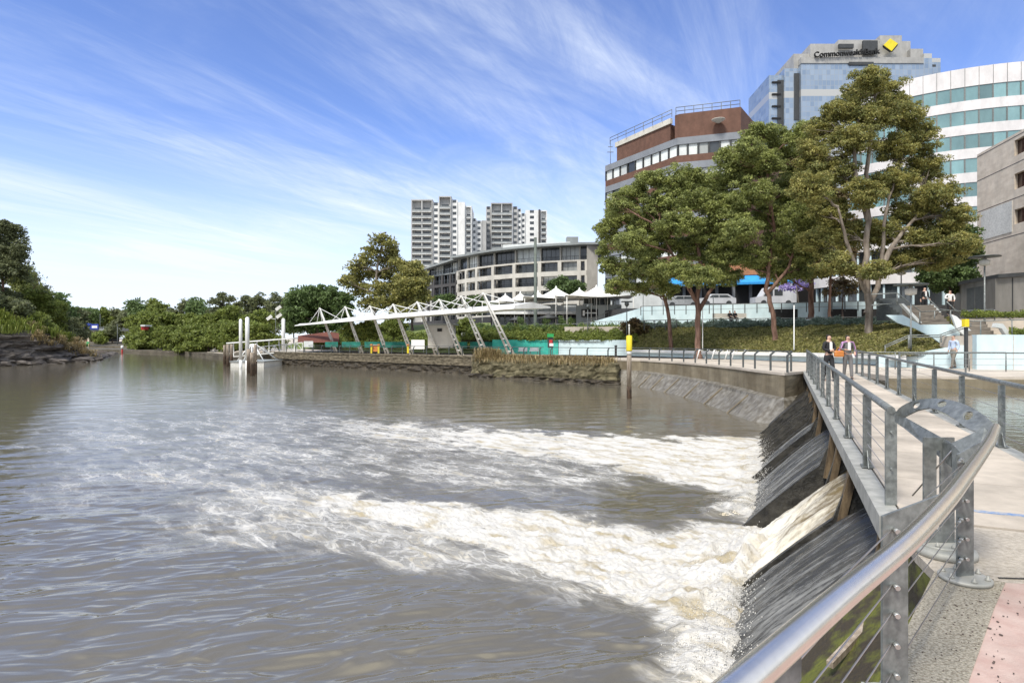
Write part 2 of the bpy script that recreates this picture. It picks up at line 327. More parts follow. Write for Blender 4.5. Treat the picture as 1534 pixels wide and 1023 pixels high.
# ================================================================= RIVER
def water_mat():
    m = bpy.data.materials.new('river_water'); m.use_nodes = True; t = m.node_tree; b = t.nodes['Principled BSDF']; L = t.links.new
    g = N(t, 'ShaderNodeNewGeometry'); pos = g.outputs['Position']
    at = N(t, 'ShaderNodeAttribute', attribute_name='foam'); foam = at.outputs['Fac']
    mp0 = N(t, 'ShaderNodeMapping', vector_type='TEXTURE'); mp0.inputs['Rotation'].default_value = (0, 0, R(140)); L(pos, mp0.inputs[0])
    mp = N(t, 'ShaderNodeMapping'); mp.inputs['Scale'].default_value = (.42, 1.25, .3); L(mp0.outputs[0], mp.inputs[0])
    wv = N(t, 'ShaderNodeTexNoise', i_Scale=1.3, i_Detail=4.0, i_Roughness=.6); L(mp.outputs[0], wv.inputs[0])
    vm = N(t, 'ShaderNodeVectorMath', operation='MULTIPLY_ADD'); L(wv.outputs['Color'], vm.inputs[0]); vm.inputs[1].default_value = (1.1, 1.1, .2); L(mp.outputs[0], vm.inputs[2])
    mpl = N(t, 'ShaderNodeMapping'); mpl.inputs['Scale'].default_value = (.75, 1.35, .3); L(mp0.outputs[0], mpl.inputs[0])
    vl = N(t, 'ShaderNodeVectorMath', operation='MULTIPLY_ADD'); L(wv.outputs['Color'], vl.inputs[0]); vl.inputs[1].default_value = (.9, .9, .2); L(mpl.outputs[0], vl.inputs[2])
    def lace(sc, w):
        v = N(t, 'ShaderNodeTexVoronoi', feature='DISTANCE_TO_EDGE', i_Scale=sc); L(vl.outputs[0], v.inputs['Vector'])
        return maprange(t, v.outputs['Distance'], 0.0, w, 1, 0)
    l1 = lace(1.7, .10); l2 = lace(4.2, .13)
    n1 = N(t, 'ShaderNodeTexNoise', i_Scale=2.2, i_Detail=9.0, i_Roughness=.68, i_Distortion=.4); L(vm.outputs[0], n1.inputs[0])
    n2 = N(t, 'ShaderNodeTexNoise', i_Scale=.55, i_Detail=3.0); L(vm.outputs[0], n2.inputs[0])
    nn = math_(t, 'MULTIPLY_ADD', maprange(t, n1.outputs[0], .3, .7, -.05, 1.2), 1.0, math_(t, 'MULTIPLY', maprange(t, n2.outputs[0], .3, .7, -.3, .3), 1.0))
    # thick foam where the density beats the noise, threads of foam where it is thin
    thick = maprange(t, math_(t, 'SUBTRACT', math_(t, 'MULTIPLY', foam, 1.30), nn), -.16, .26, 0, 1, True)
    thick = math_(t, 'MULTIPLY', thick, maprange(t, foam, .24, .46, 0, 1))
    thin = math_(t, 'MULTIPLY', math_(t, 'MAXIMUM', l1, math_(t, 'MULTIPLY', l2, .8)), maprange(t, math_(t, 'SUBTRACT', math_(t, 'MULTIPLY', foam, 2.4), nn), -.35, .45, 0, .9, True))
    thin = math_(t, 'MULTIPLY', thin, maprange(t, foam, .03, .20, 0, 1))
    fac = math_(t, 'MAXIMUM', thick, thin, clamp=True)
    n3 = N(t, 'ShaderNodeTexNoise', i_Scale=3.2, i_Detail=5.0); L(vm.outputs[0], n3.inputs[0])
    fc = mixc(t, maprange(t, n3.outputs[0], .50, .68, 0, 1), (.60, .585, .555), (.38, .325, .22))
    fc = mixc(t, maprange(t, n3.outputs[0], .30, .42, .5, 0), fc, (.72, .71, .69))
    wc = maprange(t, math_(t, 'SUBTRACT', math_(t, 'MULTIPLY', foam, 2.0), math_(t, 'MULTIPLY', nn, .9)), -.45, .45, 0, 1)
    wc = math_(t, 'MULTIPLY', wc, maprange(t, foam, .03, .22, 0, 1)); wc = mixc(t, wc, (.125, .112, .086), (.35, .33, .285))  # lighter with foam density; at left this colour stands in for sky reflection
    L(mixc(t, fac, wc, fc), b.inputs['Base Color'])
    L(maprange(t, fac, 0, 1, .045, .75), b.inputs['Roughness']); b.inputs['IOR'].default_value = 2.15; b.inputs['Specular Tint'].default_value = (1.0, .88, .68, 1)
    # ripples
    r0 = N(t, 'ShaderNodeMapping'); r0.inputs['Rotation'].default_value = (0, 0, R(8)); r0.inputs['Scale'].default_value = (.55, 1.7, 1); L(pos, r0.inputs[0])
    r1 = N(t, 'ShaderNodeTexNoise', i_Scale=1.5, i_Detail=7.0, i_Roughness=.55, i_Distortion=.5); L(r0.outputs[0], r1.inputs[0])
    r2 = N(t, 'ShaderNodeTexNoise', i_Scale=13.0, i_Detail=6.0, i_Roughness=.7); L(vm.outputs[0], r2.inputs[0])
    rough_at = N(t, 'ShaderNodeAttribute', attribute_name='rough'); 
    b1 = N(t, 'ShaderNodeBump', i_Distance=.09); L(math_(t, 'MULTIPLY', rough_at.outputs['Fac'], .40), b1.inputs['Strength']); L(r1.outputs[0], b1.inputs['Height'])
    b2 = N(t, 'ShaderNodeBump', i_Distance=.06); L(maprange(t, foam, .04, .6, 0.0, 1.0), b2.inputs['Strength']); L(math_(t, 'ADD', r2.outputs[0], math_(t, 'MULTIPLY', fac, .15)), b2.inputs['Height']); L(b1.outputs[0], b2.inputs['Normal'])
    L(b2.outputs[0], b.inputs['Normal'])
    return m
M['water'] = water_mat()
def plume(px, py, tab, edge=.35):
    u, vc, hu, hd, st = [np.array(c, float) for c in zip(*tab)]
    c = np.interp(px, u, vc); a = np.interp(px, u, hu); d = np.interp(px, u, hd); s = np.interp(px, u, st, left=0, right=st[-1])
    k = np.where(py < c, (c-py)/a, (py-c)/d)
    f = np.clip((1+edge-k)/(2*edge), 0, 1); return s*f*f*(3-2*f)
def build_river():
    pys = np.concatenate([np.linspace(1500, 1040, 140)[:-1], np.linspace(1040, 600, 560)[:-1], np.linspace(600, 513.5, 150)])
    pxs = np.concatenate([np.linspace(-900, -40, 100)[:-1], np.linspace(-40, 1420, 900), np.linspace(1430, 2100, 60)])
    PX, PY = np.meshgrid(pxs, pys)
    D = EYE*FP/(PY-HZ); X = (PX-767)/FP*D; Y = D
    wob = fbm(X*.6, Y*.6, 3, 3)*14 ; wob2 = fbm(X*1.6, Y*1.6, 3, 9)*6
    px, py = PX+wob*2, PY+(wob+wob2)*np.clip(40/D, .2, 1.3)*.55
    p1 = plume(px, py, [(430, 752, 14, 14, 0), (490, 751, 12, 13, .6), (620, 770, 22, 22, .85), (750, 795, 34, 36, .95), (880, 828, 46, 48, 1), (1000, 856, 64, 66, 1.05), (1080, 880, 88, 74, 1.15), (1120, 884, 100, 82, 1.25), (1200, 840, 100, 110, 1.3)], .22)
    l1 = plume(px, py, [(180, 790, 40, 60, 0), (300, 775, 45, 50, .25), (450, 772, 50, 50, .35), (700, 810, 52, 62, .28), (1000, 860, 75, 74, .26), (1150, 880, 110, 80, .30)], .4)
    p2 = plume(px, py, [(380, 632, 8, 8, .0), (480, 634, 9, 9, .28), (650, 650, 10, 12, .55), (800, 665, 15, 17, .75), (950, 680, 24, 25, .95), (1050, 692, 34, 36, 1.1), (1145, 700, 46, 48, 1.25), (1260, 690, 60, 55, 1.2)], .25)
    l2 = plume(px, py, [(-60, 690, 60, 80, .0), (60, 685, 70, 80, .13), (300, 670, 75, 80, .20), (600, 672, 50, 62, .24), (850, 690, 40, 50, .26), (1160, 705, 55, 50, .28)], .5)  # far plume lace; left stretch paints the silver sky reflection into the water
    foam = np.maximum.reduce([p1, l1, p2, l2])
    gap = plume(px, py, [(880, 745, 14, 10, 0), (960, 742, 22, 18, .8), (1060, 757, 26, 24, 1), (1165, 772, 28, 22, 1)], .4)
    foam = foam*(1-.80*gap)
    foam = foam*(1 - np.clip((Y-24)/30, 0, 1)*.6)
    s = (X-O2.x)*T2.x+(Y-O2.y)*T2.y; q = (X-O2.x)*Q2.x+(Y-O2.y)*Q2.y
    foam[(q < .9) & (q > -1) & (s > 5.3) & (s < 6.6)] *= .25
    foam = np.where((s > 14) & (X > 7.5) & (Y > 22.5), foam*np.clip((23.8-Y)/1.3, 0, 1), foam)
    row = D*D/3420*.8                                            # grid spacing at each row
    up2 = np.exp(-((q-1.05+.25*fbm(s*2, q*2, 2, 35))/.5)**2)*np.clip((s-2.9)/.2, 0, 1)*np.clip((5.15-s)/.2, 0, 1)
    # smooth ripples: long crests in the calm water, finer chop further out
    a = R(14); xr = X*math.cos(a)+Y*math.sin(a); yr = -X*math.sin(a)+Y*math.cos(a)
    calm = np.clip(1-foam*1.5, 0, 1)
    fade = 1/(1+(D/15)**2.2); z = .070*perlin(xr*.5+.3*perlin(xr, yr, 40), yr*1.35, 1) * fade
    pp2 = perlin(xr*1.0+.5*perlin(xr*.8, yr*.8, 41), yr*2.9+.7*perlin(xr*.7, yr*.7, 42), 2); z = z + (.034*pp2+.034*(.5-np.sqrt(pp2*pp2+.003))) * fade*np.clip(1.3-row*4, 0, 1)
    z = z + .012*fbm(xr*1.9+perlin(xr, yr*2, 43), yr*5.2, 2, 3) * np.clip(1.3-row*10, 0, 1)
    left = np.clip((500-PX)/500, 0, 1)*np.clip((PY-640)/200, 0, 1); z = z*(1-.25*left)
    # churned water under the foam, piled up where the sheets land
    turb = np.clip(foam-.15, 0, 1)
    ridg = 1-np.abs(perlin(X*1.6+.4*perlin(X, Y, 44), Y*1.6, 10)*1.4); ridg2 = 1-np.abs(perlin(X*4.2, Y*4.2, 12)*1.4)
    z = z + turb*(.060*(ridg-.5)*np.clip(1.4-row*2, 0, 1) + .034*(ridg2-.5)*np.clip(1.3-row*5, 0, 1) + .03*perlin(X*11, Y*11, 13)*np.clip(1.3-row*14, 0, 1))
    qn = q-.35*fbm(s*1.1, q*1.1, 3, 33); land = np.exp(-((qn-1.55)/.62)**2)*(np.clip((s-.15)/.7, 0, 1)*np.clip((5.5-s)/.5, 0, 1)+np.clip((s-6.8)/.5, 0, 1)*np.clip((10.3-s)/.5, 0, 1)*.7+np.clip((s-11)/.5, 0, 1)*np.clip((16.2-s)/.6, 0, 1)*.6)
    z = z + land*(.20+.10*fbm(X*1.9, Y*1.9, 3, 20)); foam = np.clip(foam+land*.9, 0, 1.5)
    z = z + up2*(.30+.17*fbm(X*2.2, Y*2.2, 3, 25)); foam = np.clip(foam+up2*.8, 0, 1.6)
    z = z + .12*np.exp(-((PY-(905+(1120-PX)*-.02))/45)**2)*0
    # standing wave front of the near plume
    co = np.stack([X, Y, z], -1).reshape(-1, 3)
    rough = np.clip(.20+(D-8)/100, .17, .46)+np.clip(foam*1.2, 0, .6)
    f = grid_faces(*X.shape)
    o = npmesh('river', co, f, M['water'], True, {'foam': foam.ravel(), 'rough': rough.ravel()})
    tag(o, kind='structure')
build_river()
MBu = MB().add([(-1500, 6, -1.6), (1500, 6, -1.6), (1500, 2500, -1.6), (-1500, 2500, -1.6), (-1500, -300, -1.6), (1500, -300, -1.6)], [(0, 1, 2, 3), (4, 5, 1, 0)])
struct(MBu, 'riverbed_ground', M['mud'])
# upstream pool, held back by the weir
def pool_mat():
    m = bpy.data.materials.new('pool_water'); m.use_nodes = True; t = m.node_tree; b = t.nodes['Principled BSDF']
    g = N(t, 'ShaderNodeNewGeometry'); n = N(t, 'ShaderNodeTexNoise', i_Scale=3.0, i_Detail=6.0); t.links.new(g.outputs['Position'], n.inputs[0])
    bp = N(t, 'ShaderNodeBump', i_Strength=.22, i_Distance=.06); t.links.new(n.outputs[0], bp.inputs['Height']); t.links.new(bp.outputs[0], b.inputs['Normal'])
    b.inputs['Base Color'].default_value = (.10, .095, .07, 1); b.inputs['Roughness'].default_value = .04; b.inputs['IOR'].default_value = 1.333
    return m
M['pool'] = pool_mat()
pa = [W(-6, -3.2, 1.7), W(0, -3.0, 1.7), W(0, -.62, 1.7), W(25, -.62, 1.7), W(27, -9, 1.7), (60, 22, 1.7), (60, -10, 1.7), (14, -6, 1.7)]
struct(MB().prism([(p[0], p[1]) for p in pa], 1.2, 1.7), 'upstream_pool', M['pool'])

# ================================================================= WEIR
def prof(q):
    tt = np.clip((np.asarray(q, float)+.45)/2.15, 0, 1); return 1.66-1.92*tt**1.22
def sheet_mat(name, c1, c2, foamy, lo, hi):
    m = bpy.data.materials.new(name); m.use_nodes = True; t = m.node_tree; b = t.nodes['Principled BSDF']; L = t.links.new
    us = N(t, 'ShaderNodeAttribute', attribute_name='su'); uf = N(t, 'ShaderNodeAttribute', attribute_name='fl')
    c = N(t, 'ShaderNodeCombineXYZ'); L(math_(t, 'MULTIPLY', us.outputs['Fac'], 6.0), c.inputs[0]); L(math_(t, 'MULTIPLY', uf.outputs['Fac'], .9), c.inputs[1])
    n = N(t, 'ShaderNodeTexNoise', i_Scale=1.0, i_Detail=7.0, i_Roughness=.62, i_Distortion=.35); L(c.outputs[0], n.inputs[0])
    c2n = N(t, 'ShaderNodeCombineXYZ'); L(math_(t, 'MULTIPLY', us.outputs['Fac'], 30.0), c2n.inputs[0]); L(math_(t, 'MULTIPLY', uf.outputs['Fac'], 9), c2n.inputs[1])
    n2 = N(t, 'ShaderNodeTexNoise', i_Scale=1.0, i_Detail=5.0, i_Roughness=.7); L(c2n.outputs[0], n2.inputs[0])
    h = math_(t, 'MULTIPLY_ADD', n2.outputs[0], .45, n.outputs[0])
    f = maprange(t, math_(t, 'ADD', h, math_(t, 'MULTIPLY', uf.outputs['Fac'], foamy)), lo, hi, 0, 1, True)
    L(mixc(t, f, c1, c2), b.inputs['Base Color']); L(maprange(t, f, 0, 1, .10, .6), b.inputs['Roughness']); b.inputs['IOR'].default_value = 1.333
    bp = N(t, 'ShaderNodeBump', i_Strength=.55, i_Distance=.05); L(h, bp.inputs['Height']); L(bp.outputs[0], b.inputs['Normal'])
    return m
M['sheet_grey'] = sheet_mat('grey_falling_water', (.045, .043, .038), (.26, .255, .235), .06, .74, 1.06)
M['sheet_tan'] = sheet_mat('foaming_tan_water', (.14, .105, .05), (.74, .69, .58), .30, .98, 1.42)
def sheet(s0, s1, m, name, thick, qe=2.1, seed=0, amp=.03):
    ns, nq = int((s1-s0)/.03)+2, 90
    s = np.linspace(s0, s1, ns)[:, None]; q = np.linspace(-1.1, qe, nq)[None]
    S = s+q*0; Qm = q+s*0
    z = prof(Qm)+thick*(1-.25*np.clip(Qm, 0, 2))+amp*fbm(S*3.2, Qm*.55, 4, seed)+amp*.5*np.clip(Qm, 0, 1)*fbm(S*8, Qm*4, 3, seed+5)
    edge = np.minimum((S-s0), (s1-S)); z = z-.05*np.exp(-edge/.04)
    X = O2.x+T2.x*S+Q2.x*Qm; Y = O2.y+T2.y*S+Q2.y*Qm
    o = npmesh(name, np.stack([X, Y, z], -1).reshape(-1, 3), grid_faces(ns, nq), m, True, {'su': (S+seed).ravel(), 'fl': Qm.ravel()+1.1})
    return tag(o, kind='structure')
sheet(.36, 2.93, M['sheet_grey'], 'falling_water', .07, seed=1, amp=.035)
sheet(2.95, 5.02, M['sheet_tan'], 'falling_water', .15, seed=9, amp=.12)
sheet(6.62, 10.3, M['sheet_grey'], 'falling_water', .07, seed=14)
sheet(11.15, 12.75, M['sheet_grey'], 'falling_water', .07, seed=22)
sheet(13.7, 16.1, M['sheet_grey'], 'falling_water', .07, seed=28)
sheet(17.0, 19.2, M['sheet_grey'], 'falling_water', .05, seed=32)
weir = thing('weir', 'low dark concrete weir with sloping bays pouring water under the footbridge', 'weir', W(0, 0, 0))
def bay(s0, s1, dz=0.0, qend=2.2):
    qs = list(np.linspace(-.45, qend, 14)); mb = MB()
    prof_pts = [(-1.15, -1.5), (-1.15, 1.6+dz)]+[(q, float(prof(q))-.03+dz) for q in qs]+[(qend, -1.5)]
    k = len(prof_pts); vs = [W(s, q, z) for s in (s0, s1) for q, z in prof_pts]
    mb.add(vs, [(i, (i+1) % k, k+(i+1) % k, k+i) for i in range(k)]+[tuple(reversed(range(k))), tuple(range(k, 2*k))]); return mb
for s0, s1 in ((.3, 5.04), (6.56, 10.36), (11.1, 12.8), (13.64, 16.15), (16.95, 19.3), (19.9, 24)):
    part(bay(s0, s1), 'sloping_bay', M['wet'], weir)
part(bay(-2.7, .3, .22, 2.3), 'sloping_bay', M['moss'], weir, 'dry moss-covered sloping bay')
def sidewall(s, th=.12, up=.16):
    pts = [(-1.1, 1.78), (-.1, 1.78), (.05, 1.70)]+[(q, float(prof(q))+up) for q in np.linspace(.18, 1.75, 8)]+[(1.85, -1), (-1.1, -1)]
    mb = MB(); k = len(pts); vs = [W(ss, q, z) for ss in (s-th/2, s+th/2) for q, z in pts]
    mb.add(vs, [(i, (i+1) % k, k+(i+1) % k, k+i) for i in range(k)]+[tuple(reversed(range(k))), tuple(range(k, 2*k))]); return mb
for s, th, up in ((.30, .12, .18), (3.0, .10, .10), (5.06, .10, .02), (6.55, .10, .13), (10.4, .08, .06), (11.1, .08, .16), (12.85, .1, .12), (13.65, .07, .2), (14.5, .05, .2), (15.3, .05, .22), (16.2, .1, .2), (17.0, .06, .2), (18.2, .05, .2), (19.3, .1, .22)):
    part(sidewall(s, th, up), 'bay_divider', M['wet'], weir)
part(MB().add([W(-2, -1.14, -1.5), W(25, -1.14, -1.5), W(25, -1.14, 1.66), W(-2, -1.14, 1.66), W(-2, -1.3, -1.5), W(25, -1.3, -1.5), W(25, -1.3, 1.66), W(-2, -1.3, 1.66)],
     [(0, 1, 2, 3), (7, 6, 5, 4), (3, 2, 6, 7), (0, 3, 7, 4), (1, 5, 6, 2)]), 'back_wall', M['wet'], weir)
for s, lean in ((.30, .0), (3.0, .1), (3.35, 0), (5.06, .08), (6.5, .05), (7.0, 0), (10.4, .06), (11.2, 0), (12.85, .05), (14.5, .0), (16.2, .05), (18.2, 0), (20.2, 0)):
    mb = MB().beam(W(s, .02+lean, 1.15), W(s, -.06, 2.0), .10 if lean else .06, .20 if lean else .1, up=(*(-T2), 0))
    part(mb, 'timber_post', M['rust'], weir)
rs_ = np.random.RandomState(8); n_ = 9000                          # spray thrown up where the sheets hit the river
s_ = np.where(rs_.rand(n_) < .62, rs_.uniform(.5, 5.1, n_), rs_.uniform(6.8, 15.5, n_)); q_ = 1.3+rs_.normal(size=n_)*.34; z_ = .12+np.abs(rs_.normal(size=n_))*.17*np.exp(-((q_-1.35)/.6)**2)+.12*np.clip(1.6-q_, 0, 1)
cx = O2.x+T2.x*s_+Q2.x*q_; cy = O2.y+T2.y*s_+Q2.y*q_; sz = rs_.uniform(.002, .007, n_)[:, None, None]
tet = np.array([[1, 1, 1], [-1, -1, 1], [-1, 1, -1], [1, -1, -1]], float)*(1+.5*rs_.rand(n_, 4, 1))
co_ = np.stack([cx, cy, z_], 1)[:, None]+tet*sz; b_i = np.arange(n_)[:, None]*4
npo = npmesh('spray', co_.reshape(-1, 3), np.concatenate([b_i+[0, 1, 2], b_i+[0, 3, 1], b_i+[0, 2, 3], b_i+[1, 3, 2]]), mat('spray_white', (.75, .73, .69), .5), True)
tag(npo, 'fine white spray above the foam at the foot of the weir', 'spray', None, 'stuff')
# ================================================================= BRIDGE
br = thing('footbridge', 'long concrete footbridge over the weir with galvanised edge beams', 'bridge', W(0, -1, 2.2))
mb = MB()
for i, (a, b_) in enumerate(zip(np.arange(0, 25.2, 1.8), np.arange(1.8, 27, 1.8))):
    b_ = min(b_, 25.6); g = .006
    mb.prism([W(a+g, -.20, 0)[:2], W(a+g, -2.02, 0)[:2], W(b_-g, -2.02, 0)[:2], W(b_-g, -.20, 0)[:2]], 2.02, 2.2)
part(mb, 'deck', M['deck'], br)
for q0, q1, nm in ((0.0, -.185, 'edge_beam'), (-2.04, -2.24, 'edge_beam')):
    mb = MB().prism([W(0, q0, 0)[:2], W(0, q1, 0)[:2], W(25.5, q1, 0)[:2], W(25.5, q0, 0)[:2]], 1.985, 2.19)
    part(mb, nm, M['galv_light'], br)
part(MB().prism([W(.05, -.3, 0)[:2], W(.05, -1.9, 0)[:2], W(25.5, -1.9, 0)[:2], W(25.5, -.3, 0)[:2]], 1.84, 2.015), 'understructure', M['wet'], br)
# left hand railing of the bridge
RQ = -.15
def railz(s): return 3.10+.0035*s
SP = [.46]+[2.3+2.42*i for i in range(10)]
def bridge_post(s, q, zt, side=1, w=.10):
    mb = MB(); a = W(s, q, 2.2); mb.add([], [])
    mb.beam(a, W(s, q, zt), w, .014, up=(*(-T2), 0)) if False else mb.box((a.x, a.y, (2.2+zt)/2), (w, .022, zt-2.2), math.atan2(-Q2.y, -Q2.x)+R(28))
    mb.box((a.x, a.y, 2.206), (.22, .13, .012), math.atan2(T2.y, T2.x))
    g0 = W(s+.02, q-side*.02, 2.21); g1 = W(s+.02, q-side*.02, 2.5)
    mb.plate([W(s, q, 2.21), W(s-.16, q, 2.21), W(s, q, 2.42)], .01)
    for dz in (.32, .62): mb.tube([W(s-.03, q, 2.2+dz), W(s+.04, q-.01, 2.2+dz)], .012, 6)
    return mb
rl = thing('bridge_railing', 'galvanised railing along the river side of the footbridge', 'railing', W(0, RQ, 2.2), 'footbridge railings')
for s in SP[1:]: part(bridge_post(s, RQ, railz(s)-.02), 'post', M['galv'], rl)
part(MB().tube([W(.44, RQ, railz(.4))]+[W(s, RQ, railz(s)) for s in np.linspace(2, 25, 10)], .036, 12), 'handrail', M['galv'], rl)
for z in (2.33, 2.48, 2.63, 2.78, 2.93): part(MB().tube([W(s, RQ, z) for s in (.46, 8, 16, 24.5)], .004, 5), 'cable', M['cable'], rl)
rr = thing('bridge_railing', 'galvanised railing along the pool side of the footbridge', 'railing', W(0, -2.1, 2.2), 'footbridge railings')
for s in [.35+2.18*i for i in range(12)]: part(bridge_post(s, -2.12, railz(s)-.02, -1), 'post', M['galv'], rr)
part(MB().tube([W(s, -2.12, railz(s)+.02) for s in np.linspace(-4, 24.6, 10)], .036, 12), 'handrail', M['galv'], rr)
for z in (2.36, 2.55, 2.75, 2.95): part(MB().tube([W(s, -2.12, z) for s in (-4, 8, 24.5)], .004, 5), 'cable', M['cable'], rr)
# debris caught along the pool edge
mb = MB(); rnd = random.Random(3)
for i in range(260):
    s = rnd.uniform(-.5, 5.5); q = -2.32+rnd.gauss(0, .07); c = W(s, q, 1.72+rnd.random()*.06); a = rnd.uniform(0, 6.28); l = rnd.uniform(.03, .09)
    mb.box(c, (l, l*.5, .012), a)
solo(mb, 'floating_debris', M['barkdark'], 'brown leaves and twigs drifted against the pool edge of the bridge', 'debris', kind='stuff')
# ================================================================= NEAR PLATFORM
edge = [(-4.2, -3.6), (-.75, .0), (.82, 1.72), (1.60, 2.62), (2.22, 3.36), (2.90, 4.12), (3.02, 4.5)]
strip_in = [(-3.2, -4.4), (.1, -.6), (1.45, 1.9), (2.13, 2.80), (2.85, 3.55), (3.22, 3.92), (3.3, 4.15)]
plat = edge+[tuple(W(-.03, -.1, 0)[:2]), tuple(W(-.03, -2.3, 0)[:2]), (8.6, 3.6), (14, 1), (14, -8), (-3, -8)]
struct(MB().prism(plat, -1.4, 2.11), 'platform_base', M['moss'])
struct(MB().prism(plat, 2.114, 2.19), 'platform_ground', M['plat'])
struct(MB().prism(edge[:6]+strip_in[::-1][1:], 2.1905, 2.202), 'platform_edge_strip', M['aggregate'])
pk = [strip_in[5], strip_in[4], strip_in[3], strip_in[2], strip_in[1], strip_in[0], (4, -6), (6.5, 1.5), (4.2, 3.78)]
struct(MB().prism(pk, 2.1905, 2.199), 'pink_paving', M['pink'])
b0, b1 = G(1456, 765, 2.2), G(1640, 783, 2.2); dd = Vector((0, .045, 0))
struct(MB().prism([(b0+dd)[:2], (b1+dd*1.1)[:2], (b1-dd)[:2], (b0-dd)[:2]], 2.2005, 2.2045), 'blue_line_marking', M['blue_paint'])
struct(MB().prism([(3.25, 4.02), (3.25, 4.005), (7, 3.75), (7, 3.765)], 2.1905, 2.1965), 'paving_joint', M['wet'])
rg_ = random.Random(12); mb = MB()                                      # grit, leaves and gum spots on the paving
for i in range(260):
    if i < 230: a_ = edge[rg_.choice((2, 3, 4))]; b_ = strip_in[rg_.choice((2, 3, 4, 5))]; f_ = rg_.random(); x_, y_ = a_[0]+(b_[0]-a_[0])*f_+rg_.gauss(0, .12)+.15, a_[1]+(b_[1]-a_[1])*f_+rg_.gauss(0, .12)
    else: x_, y_ = rg_.uniform(2.6, 6.5), rg_.uniform(2.2, 5.2)
    if x_-.9*y_ < -.75: continue
    l_ = rg_.uniform(.002, .006)*(1.8 if i % 9 == 0 else 1); mb.box((x_, y_, 2.205), (l_*1.6, l_, .004), rg_.uniform(0, 3))
solo(mb, 'paving_litter', M['barkdark'], 'small dark leaf scraps and grit scattered over the near paving', 'litter', kind='stuff')
# curved stainless handrail with plate posts and wires
hr = thing('handrail_fence', 'curved brushed steel handrail with wires at the near edge', 'railing', (2.98, 3.96, 2.2))
RZ = 3.15
rp = [G(px, py, RZ) for px, py in ((1132, 1007), (1262, 892.6), (1360, 811), (1418.8, 749), (1443.6, 717), (1468, 683), (1483, 660), (1491, 640))]
d0 = (rp[0]-rp[1]).normalized(); pre = [rp[0]+d0*3.2, rp[0]+d0*1.5, rp[0]+d0*.6]
ctl = pre+rp; fine_pts = []
for i in range(len(ctl)-1):                                        # Catmull-Rom
    p0, p1, p2, p3 = ctl[max(i-1, 0)], ctl[i], ctl[i+1], ctl[min(i+2, len(ctl)-1)]
    for k in range(8):
        t_ = k/8; fine_pts.append(.5*((2*p1)+(-p0+p2)*t_+(2*p0-5*p1+4*p2-p3)*t_*t_+(-p0+3*p1-3*p2+p3)*t_**3))
fine_pts.append(ctl[-1]); dv = (fine_pts[-1]-fine_pts[-2]).normalized()
rr0 = .032; rad = [rr0]*len(fine_pts)
for k, f in ((.008, .97), (.016, .88), (.024, .68), (.030, .3)): fine_pts.append(ctl[-1]+dv*k); rad.append(rr0*f)
part(MB().tube(fine_pts, rad, 28), 'handrail', M['steel'], hr)
def rail_at(Y):
    for a, b_ in zip(fine_pts, fine_pts[1:]):
        if a.y <= Y <= b_.y and b_.y > a.y: return a+(b_-a)*((Y-a.y)/(b_.y-a.y))
    return fine_pts[-1]
fdir = Vector((.70, .714, 0)); fn = Vector((.714, -.70, 0))
PC, PD = Vector((2.985, 3.96, 2.2)), Vector((1.655, 2.60, 2.2)); PE = Vector((.33, 1.22, 2.2)); PF = Vector((-1.0, -.15, 2.2))
zc = (2.97, 2.85, 2.73, 2.61, 2.48, 2.35)
for i, p in enumerate((PC, PD, PE, PF)):
    ww = .125; xx = Vector((1, 0, 0)) if i > 1 else Vector((.985, .17, 0)); zt = 3.03
    tgt = rail_at(p.y+(.16 if i == 0 else .10)) if i < 3 else p+Vector((.25, -.1, .93))
    mb = MB()
    mb.plate([p-xx*ww/2, p+xx*ww/2, p+xx*ww/2+Vector((0, 0, .70)), Vector((tgt.x, tgt.y, tgt.z-.10)), Vector((tgt.x, tgt.y, tgt.z-.02)), p-xx*ww/2+Vector((0, 0, .83))], .012)
    mb.box((p+xx*(ww/2-.006))+Vector((0, .03, .345)), (.012, .06, .69))
    po = part(mb, 'post', M['galv'], hr)
    for z in zc: q_ = p+xx*.0+Vector((0, -.012, z-2.2)); subpart(MB().tube([q_+Vector((-.01, -.028, 0)), q_+Vector((0, .02, 0))], .011, 8), 'cable_fitting', M['bolt'], po)
    if i == 0:
        for z in zc[2:]+(3.0,):
            tb = MB(); a = p+Vector((-.035, -.02, z-2.2)); tb.tube([a, a+(PD-PC).normalized()*.05], .013, 8); tb.tube([a+(PD-PC).normalized()*.05, a+(PD-PC).normalized()*.12], .008, 8); subpart(tb, 'turnbuckle', M['bolt'], po)
    bp_ = MB().lathe((p.x, p.y, 2.203), [(.15, 0), (.15, .02), (.142, .025), (.10, .027)], 28)
    for k in range(6): an = k*math.pi/3+.3; bp_.lathe((p.x+.12*math.cos(an), p.y+.12*math.sin(an), 2.225), [(.018, 0), (.018, .015), (.009, .02), (.009, .035)], 6)
    subpart(bp_, 'base_plate', M['galv_light'], po)
for z in zc:
    part(MB().tube([p+Vector((-.03, -.02, z-2.2)) for p in (PC, PD, PE, PF)], .0035, 6), 'cable', M['cable'], hr)
